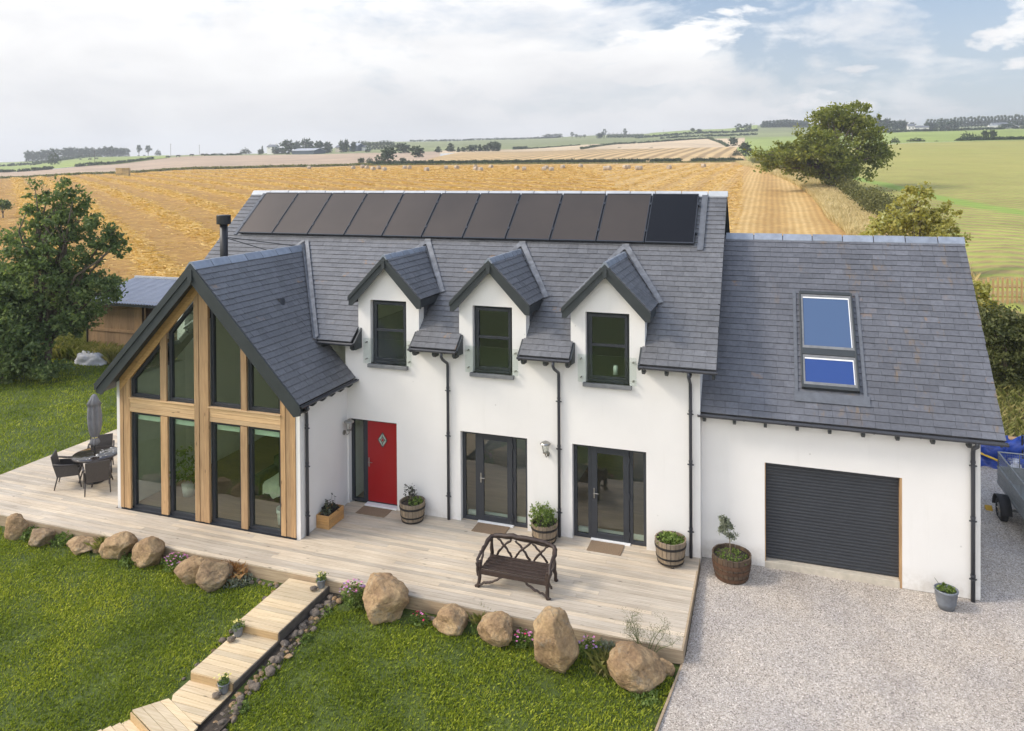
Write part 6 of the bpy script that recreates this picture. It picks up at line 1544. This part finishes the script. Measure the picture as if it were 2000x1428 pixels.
put('round', 1172, 258, 18, 950, 'dark tree at left end of the bushy skyline strip', None); put('pine', 1181, 252, 12, 950, 'taller top of the bushy skyline strip', None)
for k in range(9): put('bush', 1190+k*8, 258+(k > 4), 12, 950, 'bush of the ragged strip along the skyline', 'ragged skyline strip')
put('pine', 1221, 251, 11, 945, 'bent pine standing over the ragged skyline strip', None); put('bush', 1302, 259, 12, 900, 'small bush on the crest left of the bright hill', None)
put('round', 1354, 249, 10, 1000, 'small tree on the top of the bright hill', None); put('round', 1367, 251, 13, 900, 'small tree just below the top of the bright hill', None)
put('broad', 1452, 239, 36, 880, 'pair of large merged trees on the bright hillside', None); put('round', 1433, 265, 20, 520, 'dark tree left of the hedge above the striped field', None)
put('round', 1457, 274, 26, 345, 'dark rounded tree at the far end of the long hedge', None); put('bush', 1439, 290, 18, 350, 'smaller bush left of the dark tree at the end of the hedge', None)
put('bush', 1210, 287, 10, 520, 'bare brown bush on the crest of the striped field', None); put('bush', 1272, 289, 12, 515, 'small green bush on the crest of the striped field', None)
for k in range(14): put('cone', 1492+k*6.5, 231+2.5*abs(k-7)/7*1.5, 13, 1000, 'conifer of the dark plantation on the right skyline', 'dark plantation on the right skyline')
for u, y, w in ((1716, 226, 26), (1735, 228, 24), (1750, 232, 20), (1762, 231, 16), (1771, 236, 14), (1783, 237, 14), (1815, 236, 18), (1826, 238, 16)): put('round', u, y, w, 760, 'dark tree beside the white house on the right', 'trees beside the white house')
put('broad', 1852, 231, 52, 740, 'largest dark tree right of the white house', None)
for k in range(30): put('poplar', 1812+k*6.6, 233-k*.33+rr.uniform(-1.5, 1.5), 7, 900, 'slim tree of the pale row along the right skyline', 'pale tree row on the right skyline')
put('round', 1962, 240, 20, 700, 'tree in front of the right-hand farm sheds', None); put('broad', 1990, 234, 40, 690, 'dark tree at the right edge beside the farm sheds', None)
put('bush', 1748, 266, 20, 360, 'scrubby bush just right of the big ash tree', None); put('bush', 1789, 267, 36, 362, 'large domed bush in the bright green pasture', None); put('bush', 1829, 276, 12, 360, 'tiny bush in the pasture right of the domed one', None)
for u, y, w in ((1887, 255, 24), (1900, 258, 20), (1912, 262, 16)): put('bush', u, y, w, 380, 'bush of the left thicket on the right pasture hedge', 'thicket on the right pasture hedge')
put('round', 1925, 252, 15, 380, 'upright tree in the right pasture hedge, left one of two', None); put('round', 1940, 251, 16, 380, 'upright tree in the right pasture hedge, right one of two', None)

def hedge(u0, u1, d0, d1, h, label, n=500, leaf=.32, mat=None, w=1.0, cat='hedge', name='low_hedge', clumps=12):
    t_ = rng.uniform(0, 1, n); uu = u0+(u1-u0)*t_; dd_ = d0+(d1-d0)*t_; G_ = [ground(a, b) for a, b in zip(uu, dd_)]
    C_ = np.array([[q.x, q.y, q.z] for q in G_]); C_[:, 2] += rng.uniform(.1, .9, n)*h*(.9+.1*np.sin(uu*.3))
    P = (C_[:, None, :]+rng.normal(size=(n, clumps, 3))*np.array([w*.5, w*.35, h*.13])).reshape(-1, 3); V, F = leaves(P, leaf, .65)
    o = npmesh(name, V, F, mat or M['leaf_far'], None, loc=tuple(G_[0])); tag(o, label, cat); return o
for u0, u1, lab in ((718, 833, 'dark trimmed field hedge below the tallest hedge tree'), (838, 871, 'short piece of trimmed field hedge between two gaps left of centre'), (875, 1267, 'longest dark trimmed hedge along the foot of the striped field'), (1271, 1330, 'trimmed hedge piece left of the gateway'), (1352, 1448, 'trimmed hedge piece right of the gateway')):
    hedge(u0, u1, 306, 306, 1.5, lab, int((u1-u0)*2.6)+40, .30)
hedge(-60, 720, 303, 303, .9, 'rough weedy verge between the golden stubble and the pale earth field', 1500, .34, M['rough_grass'], 1.4, 'verge', 'weed_verge')
hedge(720, 1440, 301, 301, .5, 'thin line of pale weeds at the foot of the trimmed hedges', 900, .25, M['rough_grass'], 1.2, 'verge', 'weed_verge')
hedge(-60, 30, 436, 436, 1.8, 'hedge piece below the bright pasture at the left edge', 120, .4); hedge(36, 102, 438, 440, 2.0, 'hedge piece below the bright pasture, second from left', 140, .4); hedge(148, 300, 452, 520, 2.0, 'long hedge climbing below the pasture with the cattle', 300, .4)
hedge(-60, 60, 700, 700, 3, 'hedge across the upper pasture at the left edge', 140, .6); hedge(60, 195, 640, 900, 3.4, 'hedge running up the pasture behind the round green tree', 240, .6)
hedge(1135, 1205, 500, 640, 1.8, 'dark hedge curving up left of the pale field', 200, .4); hedge(1205, 1385, 640, 700, 1.8, 'dark hedge along the top of the pale field', 360, .45); hedge(1383, 1422, 700, 500, 2.2, 'hedge running down right of the pale field', 160, .45)
hedge(1000, 1135, 575, 640, 1.2, 'thin hedge above the narrow pale strip', 200, .4)
hedge(800, 1100, 1150, 1150, 3.0, 'scrubby hedge along the central skyline', 420, .7); hedge(1240, 1480, 880, 870, 3.0, 'broken hedge across the hillside below the bright hill', 420, .6); hedge(1290, 1480, 780, 760, 2.2, 'lower scrub line across the hillside', 300, .5)
hedge(1735, 1832, 640, 640, 2.2, 'dark hedge in front of the white house', 240, .5); hedge(1835, 1960, 645, 645, 2.2, 'dark hedge right of the white house', 300, .5); hedge(1868, 2060, 362, 362, 1.6, 'ragged low hedge below the two upright trees', 420, .35)
hedge(1640, 1735, 640, 640, 2.2, 'dark hedge behind the ash tree', 200, .5); hedge(1003, 1030, 620, 640, 1.6, 'gorse patch on the rough hill', 80, .5); hedge(400, 470, 560, 560, 1.4, 'low scrub on the skyline left of the distant farm', 90, .4)

# ================================================================== BALES, STACK, CATTLE
def bale():
    T = thing('straw_bale', (0, 0, 0), 'round straw bale lying on the golden stubble field', 'straw bale', 'round bales on the stubble field')
    mb = MB(); n = 20; mb.prism([(-.6, math.cos(2*PI*k/n)*.68, .64+math.sin(2*PI*k/n)*.68) for k in range(n)], (1.2, 0, 0)); mb.build('body', M['bale'], T, True, .05)
    mb = MB()
    for s in (-.605, .605):
        for r_ in (.15, .3, .45, .6): mb.tube([(s, math.cos(2*PI*k/20)*r_, .64+math.sin(2*PI*k/20)*r_) for k in range(21)], .02, 4)
    mb.build('end_spiral', M['bale'], T); return T
M['bale'] = plain('bale_wrap_straw', (.46, .37, .27), .85, .2, 3, .4, 12)
b0 = bale(); first = True
BL = [(604, 328), (690, 328.4), (708, 325.6), (717, 328), (728.6, 330.6), (739.4, 328), (750.6, 332), (790.4, 328), (800, 327.5), (833.4, 332), (871.6, 328), (892, 327.6), (929, 325.6), (929.4, 331), (938.4, 332), (959, 326.4), (1009.6, 329), (1024, 330.6), (1062.4, 331.6), (1066.4, 328), (1076.8, 331.4), (1099, 326.4), (1134, 324.6), (1182, 330), (1189.5, 329), (1221, 327), (1227, 327), (1245, 329), (1250, 329), (1307, 327.6), (1374, 324.2)]
for (u, v) in BL:
    best = min(np.arange(200, 299, 1.0), key=lambda d: abs((V0-FPX*((ground(u, d)-Vector(CAM.tolist())).dot(Vector(_u.tolist()))/d))-(v+3.2)))
    g_ = ground(u, float(best)); o = b0 if first else copy_tree(b0); first = False; o.location = g_; o.rotation_euler = (0, 0, rr.uniform(.3, 1.2)+(PI/2 if rr.random() < .4 else 0))
ST = thing('bale_stack', ground(238, 250), 'big square stack of straw bales at the far left of the stubble', 'bale stack', rotz=0); g_ = ground(238, 250); mb = MB()
for i in range(3):
    for j in range(3):
        for k in range(2):
            x = g_.x-1.9+k*2.0; y = g_.y-.0+i*1.3; z = g_.z+j*.95-.05; mb.box(x+.02, x+1.96, y+.02, y+1.27, z+.02, z+.92)
mb.build('bales', plain('square_bale_straw', (.50, .36, .15), .9, .25, 2, .6, 8, isl=.25), ST, bevel=.06); ST.rotation_euler = (0, 0, R(38))
def cow():
    T = bpy.data.meshes.new('cow'); bm = bmesh.new(); nodes = [(-1.0, 0, 1.12, .30), (-.35, 0, 1.02, .38), (.35, 0, 1.04, .38), (.85, 0, 1.14, .30), (1.2, 0, 1.2, .19), (1.5, 0, .92, .15), (1.72, 0, .72, .09), (-1.12, 0, 1.15, .06), (-1.18, 0, .6, .03)]
    v = [bm.verts.new(n_[:3]) for n_ in nodes]; r_ = [n_[3] for n_ in nodes]
    for a, b in ((0, 1), (1, 2), (2, 3), (3, 4), (4, 5), (5, 6), (0, 7), (7, 8)): bm.edges.new((v[a], v[b]))
    for hip, x in ((0, -.95), (3, .8)):
        for s in (-1, 1):
            k1 = bm.verts.new((x+(.05 if hip else -.05), s*.2, .62)); k2 = bm.verts.new((x+(0 if hip else -.12), s*.2, .34)); k3 = bm.verts.new((x+(.02 if hip else -.02), s*.2, 0)); bm.edges.new((v[hip], k1)); bm.edges.new((k1, k2)); bm.edges.new((k2, k3)); r_ += [.13, .07, .06]
    bm.to_mesh(T); bm.free(); o = bpy.data.objects.new('cow', T); COL.objects.link(o); T.materials.append(M['cowhide']); sk_ = o.modifiers.new('skin', 'SKIN'); 
    for i, r0 in enumerate(r_): T.skin_vertices[0].data[i].radius = (r0, r0)
    T.skin_vertices[0].data[1].use_root = True; return o
M['cowhide'] = plain('black_hide', (.02, .018, .017), .7, .2)
def add_skin(o): pass
try:
    me_test = None
    C0 = None
    def cow2():
        bpy_o = cow(); return bpy_o
    CW = [(123.4, 312.6), (157.6, 312), (176, 312), (188.8, 310.6), (219.6, 306), (235.4, 305.6), (252.4, 304), (271, 301.8), (282, 301.2), (328, 299.4), (348.4, 298.4), (374.6, 298), (397, 298)]
    T_ = None
    T_ = bpy.data.meshes
    for i, (u, v) in enumerate(CW):
        if C0 is None:
            nodes_ok = True
            C0 = cow2(); o = C0
        else: o = C0.copy(); COL.objects.link(o)
        d0 = 520 if u < 310 else 300; rng_d = np.arange(455, 900, 4.0) if u < 310 else np.arange(300, 520, 4.0)
        d = min(rng_d, key=lambda d: abs((V0-FPX*((ground(u, d)-Vector(CAM.tolist())).dot(Vector(_u.tolist()))/d))-(v+1)))
        g_ = ground(u, float(d)); o.location = g_; o.rotation_euler = (0, 0, rr.choice([.3, 3.3, 2.9, .0])); o.scale = (1.1, 1.1, 1.1)
        if u < 310: tag(o, 'black cow grazing on the bright pasture at far left', 'cow', 'cattle on the far left pasture')
        else: tag(o, 'black cow standing on the skyline of the pale earth field', 'cow', 'cattle on the skyline')
except Exception as ex:
    print('COW FAIL', ex)
# telegraph poles
for (u, yt, d, lab) in ((334, 281, 620, 'thin telegraph pole on the left skyline, nearer the pines'), (390, 283, 640, 'thin telegraph pole on the left skyline, nearer the farm'), (185, 289, 520, 'thin telegraph pole in the cattle pasture'), (1296, 254, 900, 'thin telegraph pole on the central skyline'), (1473, 240, 950, 'thin telegraph pole right of the hillside trees')):
    g_ = ground(u, d); zt = at(u, yt, d).z; T = thing('telegraph_pole', g_, lab, 'pole'); MB().tube([g_, (g_.x, g_.y, zt)], .14, 6).build('pole', M['bark'], T); MB().box(g_.x-.8, g_.x+.8, g_.y-.06, g_.y+.06, zt-.5, zt-.35).build('crossarm', M['bark'], T)

# ================================================================== DISTANT BUILDINGS
M['far_white'] = plain('farm_white_wall', (.70, .69, .66), .9, .05); M['far_roof'] = plain('farm_slate_roof', (.14, .15, .17), .8, .1); M['far_shed'] = plain('farm_tin_roof', (.42, .44, .47), .5, .1, metal=.2); M['far_dark'] = plain('farm_dark_side', (.05, .07, .09), .7, .1)
def farm(u, ybase, wpx, hpx, d, label, wall, roofm, depth=8, rise=.45, chim=0, cat='farmhouse', name='farmhouse', win=True):
    b = at(u, ybase, d); w = wpx/FPX*d; h = hpx/FPX*d; zb = min(b.z, gh(b.x, b.y))-1.5; T = thing(name, (b.x, b.y, b.z), label, cat); hw = h*(1-rise)
    x0, x1 = b.x-w/2, b.x+w/2
    MB().box(x0, x1, b.y, b.y+depth, zb, b.z+hw).prism([(x0, b.y, b.z+hw), (x0, b.y+depth, b.z+hw), (x0, b.y+depth/2, b.z+h)], (w, 0, 0)).build('wall', wall, T)
    rf_ = MB(); e = .4
    for s in (0, 1):
        y0, y1 = (b.y-e, b.y+depth/2) if s == 0 else (b.y+depth+e, b.y+depth/2); rf_.prism([(x0-e, y0, b.z+hw-.1), (x1+e, y0, b.z+hw-.1), (x1+e, y1, b.z+h+.12), (x0-e, y1, b.z+h+.12)], (0, 0, .22))
    ro_ = rf_.build('roof', roofm, T)
    for k in range(chim): MB().box(x0+.3+(w-1.6)*k, x0+1.3+(w-1.6)*k, b.y+depth/2-.5, b.y+depth/2+.5, b.z+h-.3, b.z+h+1.3).build('chimney', wall, ro_)
    if win:
        nw = max(2, int(w/4))
        for k in range(nw): xx = x0+w*(k+.5)/nw; MB().box(xx-.5, xx+.5, b.y-.03, b.y+.05, b.z+hw*.35, b.z+hw*.75).build('window', M['far_dark'], T)
    return T
farm(529, 292, 18, 9, 690, 'pale farmhouse with chimneys left of the distant farm trees', M['far_white'], M['far_roof'], 7, .45, 2)
farm(592, 298, 50, 8, 600, 'long low farm barn with a pale roof left of centre', M['far_dark'], M['far_shed'], 16, .55, 0, 'barn', 'barn', False)
farm(662, 292, 16, 8, 660, 'brownish stone farm building between the farm trees', M['concrete'], M['far_roof'], 8, .5, 0, 'farm building', 'farm_building')
farm(690, 290, 18, 10, 640, 'dark blue-grey farm shed with a pale gable roof', M['far_dark'], M['far_shed'], 12, .5, 0, 'farm shed', 'farm_shed')
farm(708, 290, 14, 5, 645, 'small lean-to right of the dark farm shed', M['far_white'], M['far_roof'], 8, .4, 0, 'farm building', 'farm_building')
farm(1801, 255, 24, 9, 720, 'white house with a dark roof among the trees at right', M['far_white'], M['far_roof'], 9, .35, 1, 'house', 'white_house')
farm(1780, 254, 12, 12, 725, 'taller white gabled wing left of the white house', M['far_white'], M['far_roof'], 7, .4, 1, 'house', 'white_house')
farm(1965, 246, 44, 7, 800, 'long grey farm shed on the right skyline', M['far_shed'], M['far_roof'], 16, .5, 0, 'barn', 'barn', False)
farm(1944, 248, 20, 4, 760, 'low white shed in front of the long grey one', M['far_white'], M['far_shed'], 8, .3, 0, 'farm shed', 'farm_shed', False)

hzm = bpy.data.materials.new('haze_air'); hzm.use_nodes = True; ht = hzm.node_tree; ht.nodes.clear(); ho = ht.nodes.new('ShaderNodeOutputMaterial'); hv = ht.nodes.new('ShaderNodeVolumePrincipled'); hv.inputs['Color'].default_value = (.86, .90, .96, 1); hv.inputs['Density'].default_value = .00042; hv.inputs['Anisotropy'].default_value = .2; ht.links.new(hv.outputs[0], ho.inputs['Volume'])
zlo = float(min(Z_.min() for Z_ in (keep,)))
tag(MB().box(-2600, 2600, -1300, 2300, min(-8.0, zlo-2), 150).build('haze', hzm), 'thin pale haze lying over the whole countryside', 'haze', kind='stuff')
# ================================================================== SKY, SUN, CAMERA
SUN_AZ, SUN_EL = R(-112), R(38)      # azimuth measured from +Y towards +X
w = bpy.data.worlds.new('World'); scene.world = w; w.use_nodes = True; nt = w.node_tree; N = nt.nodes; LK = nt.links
bg = N['Background']; sky = N.new('ShaderNodeTexSky'); sky.sky_type = 'NISHITA'; sky.sun_disc = False; sky.sun_elevation = SUN_EL; sky.sun_rotation = SUN_AZ
sky.air_density = 1.0; sky.dust_density = 1.5; sky.ozone_density = 1.2
tc = N.new('ShaderNodeTexCoord'); mp_ = N.new('ShaderNodeMapping'); LK.new(tc.outputs['Generated'], mp_.inputs['Vector']); mp_.inputs['Scale'].default_value = (1, 1, 2.6)
def wn(scale, det, rough, dist=0, loc=(0, 0, 0), vec=None):
    m_ = N.new('ShaderNodeMapping'); LK.new(vec or mp_.outputs[0], m_.inputs['Vector']); m_.inputs['Location'].default_value = loc
    n_ = N.new('ShaderNodeTexNoise'); LK.new(m_.outputs[0], n_.inputs['Vector']); n_.inputs['Scale'].default_value = scale; n_.inputs['Detail'].default_value = det; n_.inputs['Roughness'].default_value = rough; n_.inputs['Distortion'].default_value = dist; return n_.outputs['Fac']
def wm(op, a, b=0.0, cl=False):
    n_ = N.new('ShaderNodeMath'); n_.operation = op; n_.use_clamp = cl
    for i, v_ in enumerate((a, b)):
        if isinstance(v_, bpy.types.NodeSocket): LK.new(v_, n_.inputs[i])
        else: n_.inputs[i].default_value = v_
    return n_.outputs[0]
def wr_(f, st):
    n_ = N.new('ShaderNodeValToRGB'); LK.new(f, n_.inputs[0]); e = n_.color_ramp.elements
    while len(e) < len(st): e.new(.5)
    for i, (p, c) in enumerate(st): e[i].position = p; e[i].color = (*((c,)*3 if not hasattr(c, '__len__') else c), 1)
    return n_.outputs['Color']
def wmix(f, a, b):
    n_ = N.new('ShaderNodeMix'); n_.data_type = 'RGBA'
    for i, v_ in ((0, f), (6, a), (7, b)):
        if isinstance(v_, bpy.types.NodeSocket): LK.new(v_, n_.inputs[i])
        else: n_.inputs[i].default_value = (*v_, 1) if hasattr(v_, '__len__') else v_
    return n_.outputs[2]
dot = N.new('ShaderNodeVectorMath'); dot.operation = 'DOT_PRODUCT'; LK.new(tc.outputs['Generated'], dot.inputs[0]); dot.inputs[1].default_value = (-.90, .10, .0)
side = dot.outputs['Value']
puf = wn(6.5, 9, .55, .2, (2.2, 5.1, 3.0)); n1 = wn(3.6, 9, .60, .35, (1.3, .2, .4)); n2_ = wn(10, 8, .62, .5, (4, 2, 1)); 
cov = wm('ADD', wm('ADD', wm('MULTIPLY', n1, .75), wm('MULTIPLY', n2_, .30)), wm('MULTIPLY', side, .38))
sepz = N.new('ShaderNodeSeparateXYZ'); LK.new(tc.outputs['Generated'], sepz.inputs[0]); z_ = sepz.outputs[2]
cov = wm('ADD', cov, wm('MULTIPLY', wm('SUBTRACT', .10, z_), .55)); cov = wm('ADD', cov, wm('MULTIPLY', wm('MAXIMUM', wm('MULTIPLY', sepz.outputs[1], -1), 0), .5))
cov = wm('MAXIMUM', cov, wm('ADD', wm('MULTIPLY', wm('SUBTRACT', puf, .565), 2.6), .50))
cf = wr_(cov, [(.50, 0), (.57, .6), (.66, 1)])
shade = wn(5, 6, .55, .3, (7, 3, 2))
cloud = wr_(shade, [(.3, (7.2, 7.2, 7.25)), (.48, (8.4, 8.3, 8.2)), (.66, (9.3, 9.2, 9.0))])
skyc = N.new('ShaderNodeMix'); skyc.data_type = 'RGBA'; skyc.blend_type = 'MULTIPLY'; skyc.inputs[0].default_value = 1; LK.new(sky.outputs[0], skyc.inputs[6]); skyc.inputs[7].default_value = (1.04, 1.06, 1.08, 1)
hz = wr_(z_, [(.0, .85), (.09, .38), (.22, .06)])
blue = wmix(hz, skyc.outputs[2], (7.4, 7.7, 8.1))
fin = wmix(cf, blue, cloud)
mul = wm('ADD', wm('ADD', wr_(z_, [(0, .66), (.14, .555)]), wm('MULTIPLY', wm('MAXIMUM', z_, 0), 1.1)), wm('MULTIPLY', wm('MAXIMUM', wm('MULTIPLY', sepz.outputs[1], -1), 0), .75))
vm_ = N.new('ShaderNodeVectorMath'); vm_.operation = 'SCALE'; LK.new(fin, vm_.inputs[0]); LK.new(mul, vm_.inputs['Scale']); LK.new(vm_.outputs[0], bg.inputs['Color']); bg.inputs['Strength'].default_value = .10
sl = bpy.data.lights.new('Sun', 'SUN'); sl.energy = 1.7; sl.angle = R(14); sl.color = (1, .90, .76); so = bpy.data.objects.new('Sun', sl); COL.objects.link(so)
dv_ = Vector((math.sin(SUN_AZ)*math.cos(SUN_EL), math.cos(SUN_AZ)*math.cos(SUN_EL), math.sin(SUN_EL))); so.rotation_euler = dv_.to_track_quat('Z', 'Y').to_euler(); so.location = (-40, 0, 40)
cam = bpy.data.cameras.new('Camera'); co = bpy.data.objects.new('Camera', cam); COL.objects.link(co); scene.camera = co
cam.sensor_width = 36; cam.lens = FPX*36/2000; cam.clip_start = .1; cam.clip_end = 6000
cam.shift_x = (1000-U0)/2000; cam.shift_y = -(714-V0)/2000
co.matrix_world = Matrix(((_r[0], _u[0], -_f[0], CAM[0]), (_r[1], _u[1], -_f[1], CAM[1]), (_r[2], _u[2], -_f[2], CAM[2]), (0, 0, 0, 1)))
vs_ = scene.view_settings; vs_.view_transform = 'Standard'; vs_.look = 'None'; vs_.gamma = 1; vs_.exposure = .86
scene.render.engine = 'CYCLES'; scene.render.resolution_x = 1024; scene.render.resolution_y = 731
scene.cycles.max_bounces = 6; scene.cycles.transparent_max_bounces = 12
